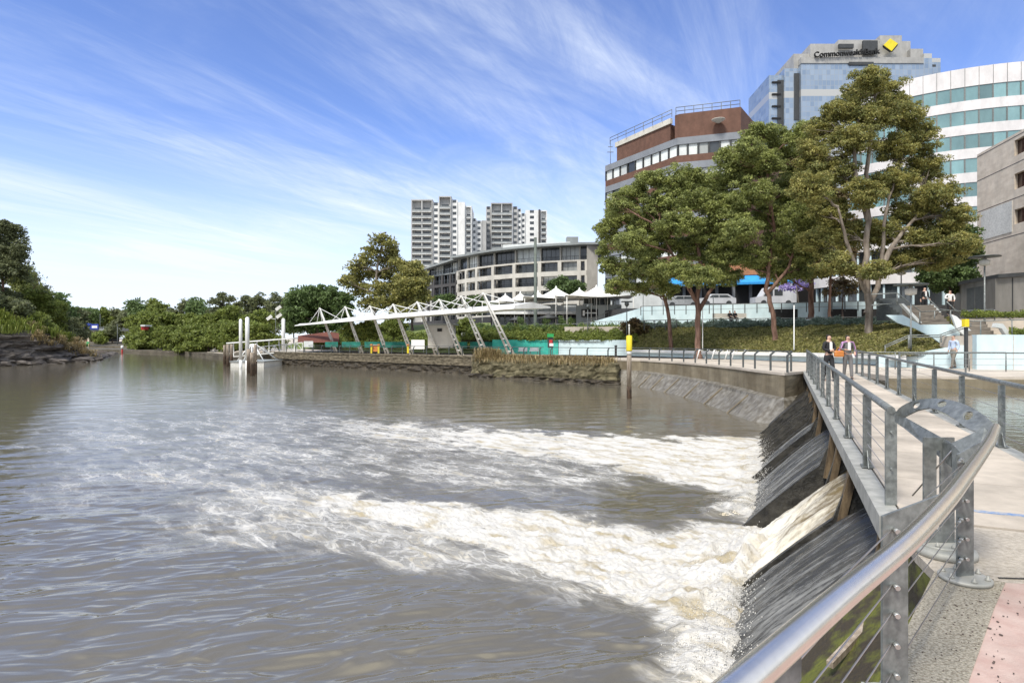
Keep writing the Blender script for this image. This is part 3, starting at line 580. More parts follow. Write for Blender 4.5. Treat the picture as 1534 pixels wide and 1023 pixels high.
# gate-like end frame joining the bridge railing to the curved handrail
gf = thing('railing_end_frame', 'galvanised plate frame with three round holes joining the two railings', 'railing', W(.46, RQ, 2.2))
A_ = W(.46, RQ, 3.09); tip = fine_pts[-6]; PB = G(1406, 818, 2.2)
mb = MB(); mb.plate([A_+Vector((-.055, 0, -.9)), A_+Vector((.055, 0, -.9)), A_+Vector((.055, 0, 0)), A_+Vector((-.055, 0, .0))], .016)
for dz in (-.2, -.55): mb.tube([A_+Vector((-.005, -.035, dz)), A_+Vector((-.005, .02, dz))], .014, 8)
part(mb, 'post', M['galv'], gf)
def holed_arch():
    # pixel-measured outline of the arch laid on the vertical plane from post top to rail tip
    def onp(px, py, off=0.0):
        # intersect the sight line with the vertical plane through A_ and tip
        r = P(px, py, 1.0)-Vector((0, 0, EYE)); n_ = Vector((tip.y-A_.y, A_.x-tip.x, 0)); k = (A_.dot(n_)-0)/(r.dot(n_)); p = Vector((0, 0, EYE))+r*k; return p
    ex = (tip-A_); ex.z = 0; ex.normalize()
    return onp
ax = Vector((.99, -.14, 0)).normalized()
def arch_pts(n=22):
    """arch seen broadside: leaves the post top, bows up and drops to the handrail's tip"""
    top, bot = [], []
    T_ = [(1340, 622), (1348, 611), (1362, 603), (1380, 598.5), (1398, 597), (1418, 598.5), (1438, 603), (1455, 610), (1470, 619), (1482, 628), (1490, 637)]
    B_ = [(1341, 632), (1353, 626), (1364, 620), (1376, 614.5), (1392, 611.5), (1404, 614), (1418, 620), (1432, 629), (1446, 640), (1459, 646), (1474, 650)]
    for (a, b_), (c, d) in zip(T_, B_):
        f = (a-1340)/150; Yd = 5.55+(4.25-5.55)*f; top.append(P(a, b_, Yd)); bot.append(P(c, d, Yd))
    return top, bot
tp, bt = arch_pts()
bm = bmesh.new()
def ribbon_with_holes(tp, bt, holes, th):
    """strip of quads; holes are round openings punched between the two borders"""
    mb = MB(); 
    def S(u, v):
        k = u*(len(tp)-1); i = min(int(k), len(tp)-2); f = k-i
        a = tp[i].lerp(tp[i+1], f); b_ = bt[i].lerp(bt[i+1], f); return a.lerp(b_, v)
    nn = 16; cells = []; us = sorted(holes); cuts = [0]
    for u, r in us: cuts += [u-r, u+r]
    cuts.append(1); nvec = (tp[5]-tp[0]).cross(bt[5]-tp[5]).normalized()*th
    def emit(quads):
        for q in quads:
            a = [p+nvec*.5 for p in q]; c = [p-nvec*.5 for p in q]; k = len(q)
            mb.add(a+c, [tuple(range(k)), tuple(reversed(range(k, 2*k)))]+[(i, k+i, k+(i+1) % k, (i+1) % k) for i in range(k)])
    for i in range(0, len(cuts), 2):
        a, b_ = cuts[i], cuts[i+1]; m_ = 5
        emit([[S(a+(b_-a)*k/m_, 0), S(a+(b_-a)*(k+1)/m_, 0), S(a+(b_-a)*(k+1)/m_, 1), S(a+(b_-a)*k/m_, 1)] for k in range(m_)])
    for u, r in us:
        nseg = 24
        for k in range(nseg):
            a0, a1 = 2*math.pi*k/nseg, 2*math.pi*(k+1)/nseg
            def sq(an):
                c, s = math.cos(an), math.sin(an); m_ = max(abs(c), abs(s)); return (u+r*c/m_, .5+.5*s/m_)
            def ci(an): return (u+r*.72*math.cos(an), .46+.27*math.sin(an))
            emit([[S(*sq(a0)), S(*sq(a1)), S(*ci(a1)), S(*ci(a0))]])
    return mb
part(ribbon_with_holes(tp, bt, [(.27, .05), (.50, .05), (.745, .05)], .012), 'arched_plate', M['galv'], gf)
lowT = [P(1341, 622, 5.5), P(1356, 625, 5.2), P(1390, 644, 4.8), P(1426, 664, 4.35)]; lowB = [P(1341, 632, 5.5), P(1353, 640, 5.2), P(1382, 663, 4.8), P(1426, 700, 4.35)]
part(MB().add([p+Vector((0, o_, 0)) for o_ in (-.006, .006) for p in lowT+lowB], [(0, 1, 5, 4), (1, 2, 6, 5), (2, 3, 7, 6), (12, 13, 9, 8), (13, 14, 10, 9), (14, 15, 11, 10), (8, 9, 1, 0), (9, 10, 2, 1), (10, 11, 3, 2), (4, 5, 13, 12), (5, 6, 14, 13), (6, 7, 15, 14)]), 'bent_plate', M['galv'], gf)
part(MB().plate([P(1426, 664, 4.34), P(1452, 652, 4.28), P(1476, 641, 4.2), P(1484, 652, 4.15), P(1462, 700, 4.1), P(1428, 730, 4.3)], .012), 'wing_plate', M['galv'], gf)
px0, px1 = P(1383, 700, 4.5).x, P(1429, 700, 4.5).x; yb = 4.5
mb = MB()
for x0, x1 in ((px0, px0+.095), (px1-.105, px1)): mb.box(((x0+x1)/2, yb, 2.65), (x1-x0, .016, .60))
mb.box(((px0+px1)/2, yb, 3.00), (px1-px0, .016, .10)); mb.box(((px0+px1)/2, yb, 2.30), (px1-px0, .016, .10))
part(mb, 'slotted_post', M['galv'], gf)
mb = MB().lathe(((px0+px1)/2+.02, 4.46, 2.19), [(.20, 0), (.20, .03), (.19, .05), (.16, .06)], 32).lathe(((px0+px1)/2+.02, 4.5, 2.24), [(.16, 0), (.16, .02), (.15, .025)], 32)
for k in range(8): an = k*math.pi/4; mb.lathe(((px0+px1)/2+.02+.13*math.cos(an), 4.5+.13*math.sin(an), 2.262), [(.018, 0), (.018, .015), (.009, .02), (.009, .032)], 6)
part(mb, 'base_plate', M['galv_light'], gf)
part(MB().tube([P(1432, 668, 4.3), P(1367, 742, 4.75)], .006, 8), 'stay_cable', M['cable'], gf)
solo(MB().beam(P(1243, 995, 4.6), P(1322, 912, 5.2), .05, .05), 'timber_batten', M['timber'], 'loose grey timber batten lying on the mossy slope below the handrail', 'batten')
# ================================================================= LAND
def lerp(a, b, t): return a+(b-a)*t
edge_px = [(412, 528.5), (470, 529.5), (560, 531), (640, 532), (705, 533), (800, 535.5), (915, 537), (960, 539), (1017, 542.5), (1060, 546), (1104, 550.5), (1140, 555), (1175, 559)]
riv = [Vector((-34.2, 84.5, 0))]+[GP(x, y) for x, y in edge_px[1:]]
riv[1] = Vector((-26.5, 79.0, 0)); riv[2] = Vector((-16.6, 71.5, 0)); riv[3] = Vector((-9.2, 66.0, 0)); riv[4] = Vector((-4.2, 61.5, 0)); riv[5] = Vector((1.9, 54.5, 0)); riv[6] = Vector((8.0, 49.5, 0))
riv = [Vector((p.x, p.y, 0)) for p in riv]; riv.append(Vector((*W(25.3, .02, 0)[:2], 0)))
pool_edge = [W(25.3, -2.3, 0), Vector((15.6, 24.9, 0)), Vector((22, 24.0, 0)), Vector((60, 19, 0))]
shore = [(-420, 168), (-160, 166), (-125, 162), (-98, 150), (-72, 132), (-52, 108), (-42, 92)]
outer = [(300, 14), (900, 200), (900, 900), (-420, 900)]
poly = [Vector((x, y, 0)) for x, y in shore]+riv+pool_edge+[Vector((x, y, 0)) for x, y in outer]
top = [pz(p.y)-(1.15 if i < 6 else 0) for i, p in enumerate(poly)]
struct(MB().prism([p[:2] for p in poly], [v-.22 for v in top], top), 'promenade_ground', M['prom'])
mf_ = [(x, y) for x, y in shore]+[(-35.0, 86.5)]; mf2_ = [(x+4, y+16) for x, y in mf_]
struct(MB().prism(mf_+mf2_[::-1], .3, .66), 'mud_flat', M['mud'])
struct(MB().prism([p[:2] for p in poly], -1.5, [v-.225 for v in top]), 'embankment_ground', M['mud'])
# quay walls (river side facing)
def wall_strip(pts, ztop, zbot, off, name, m, label=None, cat='wall', th=.5, thick_out=0.0, cap=None):
    """vertical wall following pts; off pushes it towards the river (left of travel direction)"""
    mb = MB(); n = len(pts); ns = []
    for i in range(n):
        d = (pts[min(i+1, n-1)]-pts[max(i-1, 0)]); d.z = 0; d.normalize(); ns.append(Vector((d.y, -d.x, 0)))
    zt = ztop if isinstance(ztop, list) else [ztop]*n; zb = zbot if isinstance(zbot, list) else [zbot]*n
    for i in range(n-1):
        a, b_ = pts[i]+ns[i]*off, pts[i+1]+ns[i+1]*off; a2, b2 = a-ns[i]*th, b_-ns[i+1]*th
        mb.add([(a.x, a.y, zb[i]), (b_.x, b_.y, zb[i+1]), (b_.x, b_.y, zt[i+1]), (a.x, a.y, zt[i]), (a2.x, a2.y, zb[i]), (b2.x, b2.y, zb[i+1]), (b2.x, b2.y, zt[i+1]), (a2.x, a2.y, zt[i])],
               [(0, 1, 2, 3), (7, 6, 5, 4), (3, 2, 6, 7)]+([(0, 3, 7, 4)] if i == 0 else [])+([(1, 5, 6, 2)] if i == n-2 else []))
    return mb, ns
def dense(pts, step):
    out = []
    for a, b_ in zip(pts, pts[1:]):
        k = max(1, int((b_-a).length/step)); out += [a.lerp(b_, i/k) for i in range(k)]
    return out+[pts[-1]]
def rough_face(pts, off, ztop, zbot, name, m, amp, res=.35, seed=0, lean=0.0, parent=None):
    """lumpy stone face: grid displaced outwards"""
    p = dense(pts, res); n = len(p); k = 14; co = []
    for i in range(n):
        d = (p[min(i+1, n-1)]-p[max(i-1, 0)]); d.z = 0; d.normalize(); nn = Vector((d.y, -d.x, 0))
        zt = ztop(p[i]) if callable(ztop) else ztop
        for j in range(k):
            f = j/(k-1); z = lerp(zbot, zt, f)
            o_ = off+lean*(1-f)+amp*(float(perlin(i*res*1.3, z*2.2, seed))+.6*float(perlin(i*res*3.1, z*5, seed+1)))
            if j == k-1: co.append((p[i].x-nn.x*.3, p[i].y-nn.y*.3, z)); continue
            co.append((p[i].x+nn.x*o_, p[i].y+nn.y*o_, z))
    return npmesh(name, co, grid_faces(n, k), m, False, parent=parent)
qw = thing('quay_wall', 'long stained stone quay wall below the ferry wharf promenade', 'quay wall', (riv[2].x, riv[2].y, 0))
rough_face(riv[:6], .30, lambda p: pz(p.y)-.01, .85, 'upper_face', M['quay'], .05, seed=3, parent=qw)
rough_face(riv[:6], .18, .92, -.8, 'tidal_face', M['quay_dark'], .16, seed=5, parent=qw)
mb, _ = wall_strip(riv[:6], [pz(p.y)+.03 for p in riv[:6]], [pz(p.y)-.14 for p in riv[:6]], .36, 'c', None, th=.7); part(mb, 'coping', M['quay'], qw)
bump = [Vector((-3.6, 58.6, 0)), Vector((-1.2, 56.2, 0)), Vector((2.2, 53.4, 0)), Vector((6.5, 49.6, 0)), Vector((8.15, 48.4, 0)), Vector((8.5, 49.6, 0))]
rw = thing('rock_bank', 'rough stone bank with dry grass jutting out of the quay', 'rock bank', (2, 54, 0))
rough_face(bump, .35, 1.8, -.8, 'rock_face', M['rockmoss'], .24, res=.28, seed=11, lean=.3, parent=rw)
rough_face(bump, .65, .42, -.8, 'tidal_rocks', M['quay_dark'], .38, res=.28, seed=14, lean=.5, parent=rw)
cw_pts = riv[6:]
cw = thing('curved_river_wall', 'curved brown stained concrete wall with wet sloping apron', 'river wall', (riv[9].x, riv[9].y, 0))
rough_face(cw_pts, .05, lambda p: pz(p.y)-.01, .95, 'upper_face', M['wall_brown'], .012, seed=7, parent=cw)
cd = dense(cw_pts, .4); n_ = len(cd); k_ = 10; co = []
for i, p in enumerate(cd):
    d = (cd[min(i+1, n_-1)]-cd[max(i-1, 0)]); d.z = 0; d.normalize(); nn = Vector((d.y, -d.x, 0))
    for f, (o_, z) in zip(range(k_), [(-.1, 1.12), (.07, 1.12), (.30, 1.02), (.36, .88), (.62, .62), (.9, .35), (1.2, .08), (1.5, -.15), (1.9, -.5), (2.3, -.9)]):
        sc = min(1, (i+2)/6); jit = .03*float(perlin(i*.5, f*.9, 8)); co.append((p.x+nn.x*(o_*sc+jit), p.y+nn.y*(o_*sc+jit), z+jit))
npmesh('apron', co, grid_faces(n_, k_), M['apron'], False, parent=cw)
for i in (12, 17, 23, 31, 40, 50):
    if i < n_-1:
        p = cd[i]; d = (cd[i+1]-p); d.z = 0; d.normalize(); nn = Vector((d.y, -d.x, 0))
        part(MB().beam(p+nn*.34+Vector((0, 0, .92)), p+nn*1.5+Vector((0, 0, -.1)), .07, .05), 'apron_rib', M['wall_brown'], cw)
mb, _ = wall_strip(cw_pts, [pz(p.y)+.02 for p in cw_pts], [pz(p.y)-.10 for p in cw_pts], .10, 'c', None, th=.45); part(mb, 'coping', M['prom'], cw)
pw = thing('pool_wall', 'brown concrete wall along the far side of the upstream pool', 'pool wall', (22, 24, 1.7))
rough_face([p for p in pool_edge[1:]], .04, 2.16, 1.2, 'wall_face', M['wall_brown'], .01, parent=pw)

# promenade railing: bent flat posts and thin rails
def prom_rail(pts, label, group, h=.95, step=1.9, bent=True, mat_='greypost', inset=.25, curve=False):
    t = thing('promenade_railing', label, 'railing', (pts[0].x, pts[0].y, pz(pts[0].y)), group)
    line = dense(pts, .25); acc = 0; last = None; tops = []; n = len(line); nx = 0
    for i, p in enumerate(line):
        if last is not None: acc += (p-last).length
        last = p
        d = (line[min(i+1, n-1)]-line[max(i-1, 0)]); d.z = 0; d.normalize(); nn = Vector((d.y, -d.x, 0)); z = pz(p.y)
        b_ = p-nn*inset+Vector((0, 0, z)); tops.append(b_+nn*(-.22 if bent else 0)+Vector((0, 0, h)))
        if acc >= nx:
            nx += step; mb = MB()
            a = math.atan2(d.y, d.x)
            if bent:
                mb.beam(b_, b_+Vector((0, 0, h-.16)), .07, .09, up=(*d[:2], 0)).beam(b_+Vector((0, 0, h-.18)), b_-nn*.2+Vector((0, 0, h)), .07, .08, up=(*d[:2], 0))
            else: mb.beam(b_, b_+Vector((0, 0, h)), .05, .05, up=(*d[:2], 0))
            part(mb, 'post', M[mat_], t)
    part(MB().tube(tops[::3]+[tops[-1]], .028, 8), 'handrail', M[mat_], t)
    for dz in (.25, .5, .72): part(MB().tube([q-Vector((0, 0, dz)) for q in tops[::6]+[tops[-1]]], .008, 5), 'cable', M['cable'], t)
    return t
prom_rail(riv[:6]+[Vector((2.6, 54.0, 0))], 'grey promenade railing along the stone quay by the ferry wharf', 'promenade railings')
prom_rail([Vector((3.3, 53.4, 0))]+riv[6:], 'grey promenade railing curving along the brown river wall', 'promenade railings')
prom_rail([Vector((16.2, 24.9, 0)), Vector((22, 24.1, 0)), Vector((30, 23, 0))], 'slim steel railing on the far side of the upstream pool', 'promenade railings', bent=False, mat_='galv', inset=.3, step=2.3)

# low white seat wall and the planted bank behind
back = [Vector(v) for v in ((-2, 70, 0), (1.2, 68, 0), (7, 65, 0), (12, 61.5, 0), (15, 57, 0), (17.6, 52, 0), (19.8, 46.5, 0), (21.4, 42, 0), (22.3, 38, 0), (22.0, 35, 0), (21.6, 33, 0))]
bk = dense(back[3:], .8)
sw = thing('seat_wall', 'long curved white seat wall at the foot of the planted bank', 'seat wall', (20, 46, 2.2))
mb, _ = wall_strip(bk, [pz(p.y)+.66 for p in bk], [pz(p.y)+.40 for p in bk], .55, 's', None, th=.6); part(mb, 'seat', M['white'], sw)
mb, _ = wall_strip(bk, [pz(p.y)+.42 for p in bk], [pz(p.y)+.02 for p in bk], .18, 's', None, th=.25); part(mb, 'base', M['paleblue'], sw)
for i in range(3, len(bk)-1, 6):
    part(MB().box((bk[i].x, bk[i].y, pz(bk[i].y)+.53), (.07, 1.3, .29), .6), 'joint', M['whited'], sw)
topl = [Vector(v) for v in ((13.5, 66, 0), (16, 63, 0), (19, 60, 0), (22.5, 57.5, 0), (26, 54.5, 0), (28.6, 50.5, 0), (29.6, 46, 0), (29.8, 42.5, 0))]
def resample(pts, n):
    L = [0]
    for a, b_ in zip(pts, pts[1:]): L.append(L[-1]+(b_-a).length)
    out = []
    for k in range(n):
        s = L[-1]*k/(n-1); i = max(0, min(len(pts)-2, int(np.searchsorted(L, s))-1)); out.append(pts[i].lerp(pts[i+1], (s-L[i])/max(1e-6, L[i+1]-L[i])))
    return out
NB, MBK = 60, 12
ba, bt_ = resample(back[3:], NB), resample(topl, NB); co = []
BANK_Z = np.zeros((NB, MBK))
for i in range(NB):
    for j in range(MBK):
        f = j/(MBK-1); p = ba[i].lerp(bt_[i], f); z = lerp(pz(ba[i].y)+.55, 4.95, f**.85)+.08*float(perlin(p.x*.8, p.y*.8, 4)); BANK_Z[i, j] = z; co.append((p.x, p.y, z))
tag(npmesh('bank_ground', co, grid_faces(NB, MBK), M['soil'], True), kind='structure')
struct(MB().prism([p[:2] for p in topl]+[(31.5, 42.5), (60, 42.5), (60, 72), (6, 76), (6, 68)], 2.0, 4.96), 'terrace_ground', M['prom'])
struct(MB().prism([(13.2, 71.6), (22, 68), (60, 60.5), (220, 55), (900, 240), (900, 900), (-60, 900), (-40, 175), (-4, 100), (10, 84)], 1.0, 7.2), 'street_ground', M['asphalt'])
# low walls: bright teal hoarding and pale blue planter wall
tw = MB(); pa_ = [Vector((-2.2, 67.5, 0)), Vector((1.2, 66.5, 0)), Vector((5.0, 65.0, 0))]
mb, _ = wall_strip(pa_, [3.5]*3, [1.9]*3, 0, 'x', None, th=.12)
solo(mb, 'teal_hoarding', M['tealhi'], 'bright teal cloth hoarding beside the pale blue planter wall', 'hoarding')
mb, _ = wall_strip([Vector((5.05, 65, 0)), Vector((9, 63.4, 0)), Vector((11.9, 61.7, 0))], [3.5]*3, [1.9]*3, 0, 'x', None, th=.3)
solo(mb, 'planter_wall', M['paleblue'], 'low pale blue planter wall left of the yellow topped pile', 'wall')
co = []
for i in range(30):
    for j in range(8):
        f = j/7; a = Vector((-6, 69.5, 0)).lerp(Vector((13, 61.6, 0)), i/29); b_ = Vector((-5, 76, 0)).lerp(Vector((14, 68, 0)), i/29); p = a.lerp(b_, f); co.append((p.x, p.y, lerp(3.3, 5.0, f)))
tag(npmesh('planting_ground', co, grid_faces(30, 8), M['soil'], True), kind='structure')
# garden behind the ferry wharf
co = []
for i in range(40):
    for j in range(10):
        f = j/9; a = Vector((-40, 104, 0)).lerp(Vector((-4, 71.5, 0)), i/39); b_ = Vector((-34, 128, 0)).lerp(Vector((2, 88, 0)), i/39); p = a.lerp(b_, f); co.append((p.x, p.y, lerp(1.8, 6.0, f**.8)+.1*float(perlin(p.x*.3, p.y*.3, 4))))
tag(npmesh('garden_ground', co, grid_faces(40, 10), M['lawn'], True), kind='structure')

# ================================================================= BUILDINGS
def gridfacade(root, pts, z0, nfl, fh, bands, gl, wallmats, glass, pier=.35, pier_m=0, inset=.35, proud=0.0, maxwin=96, mull=1, name='window', frame='darkgrey', out_sign=1, skip=None, wname='wall', rail=False):
    """pts left to right as seen from the river. bands: (za, zb, material index, extra out); gl: (za, zb) glass band"""
    wall = MB(); wins = []; rail_mb = MB()
    for i in range(len(pts)-1):
        a, b_ = Vector((*pts[i], 0)), Vector((*pts[i+1], 0)); d = (b_-a).normalized(); nn = Vector((d.y, -d.x, 0)); L = (b_-a).length
        rz = math.atan2(d.y, d.x); mid = (a+b_)/2
        for k in range(nfl):
            zb = z0+k*fh
            for (u0, u1, mi, ex) in bands:
                c = mid+nn*(-.25+ex/2); wall.box((c.x, c.y, zb+(u0+u1)/2), (L+.002*(i % 2)+ex*.3, .5+ex, u1-u0), rz, mi)
            if pier: c = a+nn*(-.24-.01*0); wall.box((c.x, c.y, zb+(gl[0]+gl[1])/2), (pier, .47, gl[1]-gl[0]), rz, pier_m)
            if skip and skip(i, k): continue
            w = L-(pier or 0)-.02; mb = MB(); c = mid-nn*inset; h = gl[1]-gl[0]
            mb.box((c.x, c.y, zb+(gl[0]+gl[1])/2), (w, .04, h-.01), rz, 0)
            c2 = c+nn*.04
            for m_ in range(mull+1):
                off = -w/2+.03+(w-.06)*m_/max(1, mull); q = c2+d*off; mb.box((q.x, q.y, zb+(gl[0]+gl[1])/2), (.07, .06, h-.02), rz, 1)
            wins.append(mb)
            if rail:
                c3 = mid+nn*.02; rail_mb.box((c3.x, c3.y, zb+gl[0]+.85), (w, .05, .06), rz)
                for m_ in range(9): q = c3+d*(-w/2+w*m_/8); rail_mb.box((q.x, q.y, zb+gl[0]+.42), (.035, .03, .84), rz)
    a = Vector((*pts[-1], 0)); d = (a-Vector((*pts[-2], 0))).normalized(); nn = Vector((d.y, -d.x, 0)); rz = math.atan2(d.y, d.x)
    if pier:
        for k in range(nfl):
            c = a-nn*.24; wall.box((c.x, c.y, z0+k*fh+(gl[0]+gl[1])/2), (pier, .47, gl[1]-gl[0]), rz, pier_m)
    w = part(wall, wname, [M[m] for m in wallmats], root)
    if rail: subpart(rail_mb, 'balustrade', M['darkgrey'], w)
    for i, mb in enumerate(wins[:maxwin]):
        part(mb, name, [M[glass if isinstance(glass, str) else glass[(i*7+i//5) % len(glass)]], M[frame]], root)
    if len(wins) > maxwin:
        big = MB()
        for mb in wins[maxwin:]:
            b0 = len(big.v); big.v += mb.v; big.f += [tuple(j+b0 for j in f) for f in mb.f]; big.m += mb.m; big.sm += mb.sm
        o = part(big, name, [M[glass if isinstance(glass, str) else glass[0]], M[frame]], root); o['kind'] = 'stuff'
    return w
def seg(a, b, n): return [(lerp(a[0], b[0], i/n), lerp(a[1], b[1], i/n)) for i in range(n+1)]
# --- brown brick office block
Lc, Cc, Rc = (15.9, 102.3), (24.2, 88.0), (32.6, 85.2)
bb = thing('brick_office_block', 'brown brick office block with grey bands and rooftop railing', 'office building', (24, 92, 7.6))
ftop = 3.8+(505-207)*88/900; fh = 3.62; nf = 7; z0 = ftop-nf*fh
for pts in (seg(Lc, Cc, 9)[0:], seg(Cc, Rc, 6)):
    gridfacade(bb, pts, z0, nf, fh, [(0, 1.02, 0, 0), (2.62, 3.62, 1, .05)], (1.02, 2.62), ['brick', 'bandgrey', 'darkgrey'], ['blind', 'blind', 'glassdark', 'blind', 'blind', 'blind'], pier=.16, pier_m=2, inset=.22, maxwin=45, mull=1)
back_ = [(34, 110), (20, 118)]
part(MB().prism([(Lc[0]+.9, Lc[1]+.2), (Cc[0]+.35, Cc[1]+.75), (Rc[0]-.05, Rc[1]+.7), (46, 100), (30, 116)], 7.6, ftop-.05), 'core', M['brick'], bb)
part(MB().prism([(Cc[0]-.1, Cc[1]+.9), (Cc[0]+.4, Cc[1]+.30), (Rc[0], Rc[1]+.35), (40, 96), (30, 100)], ftop-.02, 3.8+(505-170)*88/900), 'rooftop_block', M['brick'], bb)
part(MB().prism([(17.8, 102), (24.0, 91.0), (32, 98), (24, 108)], ftop-.02, ftop+3.1), 'rooftop_plant', M['brick'], bb)
part(MB().prism([(17.5, 102.2), (23.9, 90.7), (24.3, 90.9), (18, 102.5)], ftop+3.1, ftop+3.9), 'fascia', M['cream'], bb)
zr = 3.8+(505-170)*88/900
for A0, B0, z_ in (((24.2, 88.7), (32.6, 85.9), zr), ((16.8, 103.0), (24.0, 90.2), ftop+3.9)):
    mb = MB()
    for f in np.linspace(0, 1, 8): p = Vector((lerp(A0[0], B0[0], f), lerp(A0[1], B0[1], f), z_)); mb.beam(p, p+Vector((0, 0, 1.1)), .08, .08)
    for h in (.55, 1.1): mb.tube([(A0[0], A0[1], z_+h), (B0[0], B0[1], z_+h)], .05, 6)
    part(mb, 'roof_railing', M['galv'], bb)
part(MB().lathe((16.9, 103.2, ftop), [(.05, 0), (.04, 4.6)], 6).box((16.9, 103.2, ftop+2.6), (1.1, .1, .1)).box((16.9, 103.2, ftop+3.5), (.8, .1, .1)), 'antenna', M['galv'], bb)
part(MB().lathe((29.4, 85.6, zr-2.2), [(.15, -.1), (.9, .35), (.95, .42), (.9, .42), (.1, .0)], 18), 'satellite_dish', M['cream'], bb)
mb = MB()                                                            # shops at street level with bright awnings
part(MB().prism([(22, 84.2), (37, 79.6), (37.4, 81), (22.4, 86)], 12.2, 13.9), 'shop_parapet', mat('orange_brick', (.36, .16, .08), .85), bb)
for (x0, x1, m_) in ((21.4, 26.0, 'skyblue'), (26.3, 29.6, 'skyblue'), (30.0, 36.6, 'skyblue')):
    ya, yb_ = lerp(84.4, 79.8, (x0-22)/15), lerp(84.4, 79.8, (x1-22)/15)
    part(MB().add([(x0, ya, 12.2), (x1, yb_, 12.2), (x1, yb_-1.8, 11.1), (x0, ya-1.8, 11.1), (x0, ya-1.8, 10.8), (x1, yb_-1.8, 10.8)], [(0, 1, 2, 3), (3, 2, 5, 4)]), 'awning', M[m_], bb)
part(MB().prism([(21.5, 84.9), (36.8, 80.2), (37, 82), (22, 86.3)], 7.6, 12.2), 'shopfront', M['dark'], bb)
for x in np.linspace(22, 36.5, 8): part(MB().box((x, lerp(84.7, 80.1, (x-22)/15), 9.6), (.35, .35, 4.2)), 'column', M['brick'] if x > 34 else M['bandgrey'], bb)

# --- glass bank tower, stepped skyline
def curtain_mat():
    m = bpy.data.materials.new('blue_curtain_glass'); m.use_nodes = True; t = m.node_tree; b = t.nodes['Principled BSDF']; L = t.links.new
    g = N(t, 'ShaderNodeNewGeometry'); s = N(t, 'ShaderNodeSeparateXYZ'); L(g.outputs['Position'], s.inputs[0])
    c = N(t, 'ShaderNodeCombineXYZ'); L(math_(t, 'MULTIPLY_ADD', s.outputs[1], .55, s.outputs[0]), c.inputs[0]); L(s.outputs[2], c.inputs[1])
    br_ = N(t, 'ShaderNodeTexBrick', offset=0.0); L(c.outputs[0], br_.inputs['Vector']); br_.inputs['Scale'].default_value = 1
    br_.inputs['Brick Width'].default_value = 1.35; br_.inputs['Row Height'].default_value = 1.75; br_.inputs['Mortar Size'].default_value = .07
    br_.inputs['Color1'].default_value = (.22, .29, .39, 1); br_.inputs['Color2'].default_value = (.33, .40, .49, 1); br_.inputs['Mortar'].default_value = (.34, .37, .40, 1)
    fl = math_(t, 'FRACT', math_(t, 'MULTIPLY', s.outputs[2], 1/14.0)); band = math_(t, 'LESS_THAN', fl, .16)
    L(mixc(t, band, br_.outputs[0], (.50, .49, .46)), b.inputs['Base Color']); b.inputs['Metallic'].default_value = .35; b.inputs['Roughness'].default_value = .22
    return m
M['curtain'] = curtain_mat(); M['stone'] = mat('grey_stone_panels', (.36, .35, .33), .6, var=.08, scale=.3)
def sidewin_mat():
    m = bpy.data.materials.new('white_panelled_side'); m.use_nodes = True; t = m.node_tree; b = t.nodes['Principled BSDF']; L = t.links.new
    g = N(t, 'ShaderNodeNewGeometry'); s = N(t, 'ShaderNodeSeparateXYZ'); L(g.outputs['Position'], s.inputs[0])
    c = N(t, 'ShaderNodeCombineXYZ'); L(s.outputs[1], c.inputs[0]); L(s.outputs[2], c.inputs[1])
    br_ = N(t, 'ShaderNodeTexBrick', offset=0.0); L(c.outputs[0], br_.inputs['Vector']); br_.inputs['Scale'].default_value = 1
    br_.inputs['Brick Width'].default_value = 2; br_.inputs['Row Height'].default_value = 1.75; br_.inputs['Mortar Size'].default_value = .1
    br_.inputs['Color1'].default_value = (.55, .56, .56, 1); br_.inputs['Color2'].default_value = (.62, .62, .61, 1); br_.inputs['Mortar'].default_value = (.35, .36, .38, 1)
    L(br_.outputs[0], b.inputs['Base Color']); b.inputs['Roughness'].default_value = .4
    return m
M['sidepanel'] = sidewin_mat()
ct = thing('glass_bank_tower', 'stepped blue glass bank tower behind the trees', 'office tower', (120, 200, 7.6))
def vol(x0, x1, yt, d, dd, m, name, zb=7.6, yb=None):
    a, b_ = P(x0, yt, d), P(x1, yt, d); z1 = a.z; z0_ = zb if yb is None else P(x0, yb, d).z
    sx = (a.x+b_.x)/2
    mb = MB(); mb.prism([(a.x, a.y), (b_.x, b_.y), (b_.x+dd*.05, b_.y+dd), (a.x+dd*.05, a.y+dd)], z0_, z1); return part(mb, name, M[m], ct)
a0 = P(1152, 114, 203); a1 = P(1134, 131, 232)
part(MB().prism([(a1.x, a1.y), (a0.x, a0.y), (a0.x+14, a0.y+30), (a1.x+12, a1.y+16)], 7.6, a0.z), 'side_wing', M['sidepanel'], ct)
vol(1152, 1176, 113, 202.5, 20, 'curtain', 'bay'); vol(1165, 1177, 120, 202.2, 5, 'darkgrey', 'recess', yb=190)
vol(1175, 1200, 103, 201.5, 22, 'curtain', 'bay'); vol(1190, 1201, 110, 201.2, 5, 'darkgrey', 'recess', yb=180)
vol(1200, 1384, 92, 200, 30, 'curtain', 'main_face'); vol(1384, 1396, 80.5, 203, 26, 'curtain', 'bay'); vol(1396, 1409, 87.5, 206, 24, 'curtain', 'bay')
vol(1189, 1213, 81, 202, 20, 'stone', 'parapet_block', yb=103); vol(1214, 1351, 66, 201, 22, 'stone', 'parapet_block', yb=93)
vol(1200, 1384, 86, 199.7, 4, 'stone', 'cornice', yb=95); vol(1351, 1364, 62, 206, 16, 'stone', 'parapet_block', yb=90); vol(1364, 1383, 73.5, 204, 16, 'stone', 'parapet_block', yb=90)
vol(1318, 1351, 53.5, 201.6, 12, 'stone', 'parapet_block', yb=70); vol(1256, 1320, 60, 201.8, 12, 'stone', 'parapet_block', yb=70)
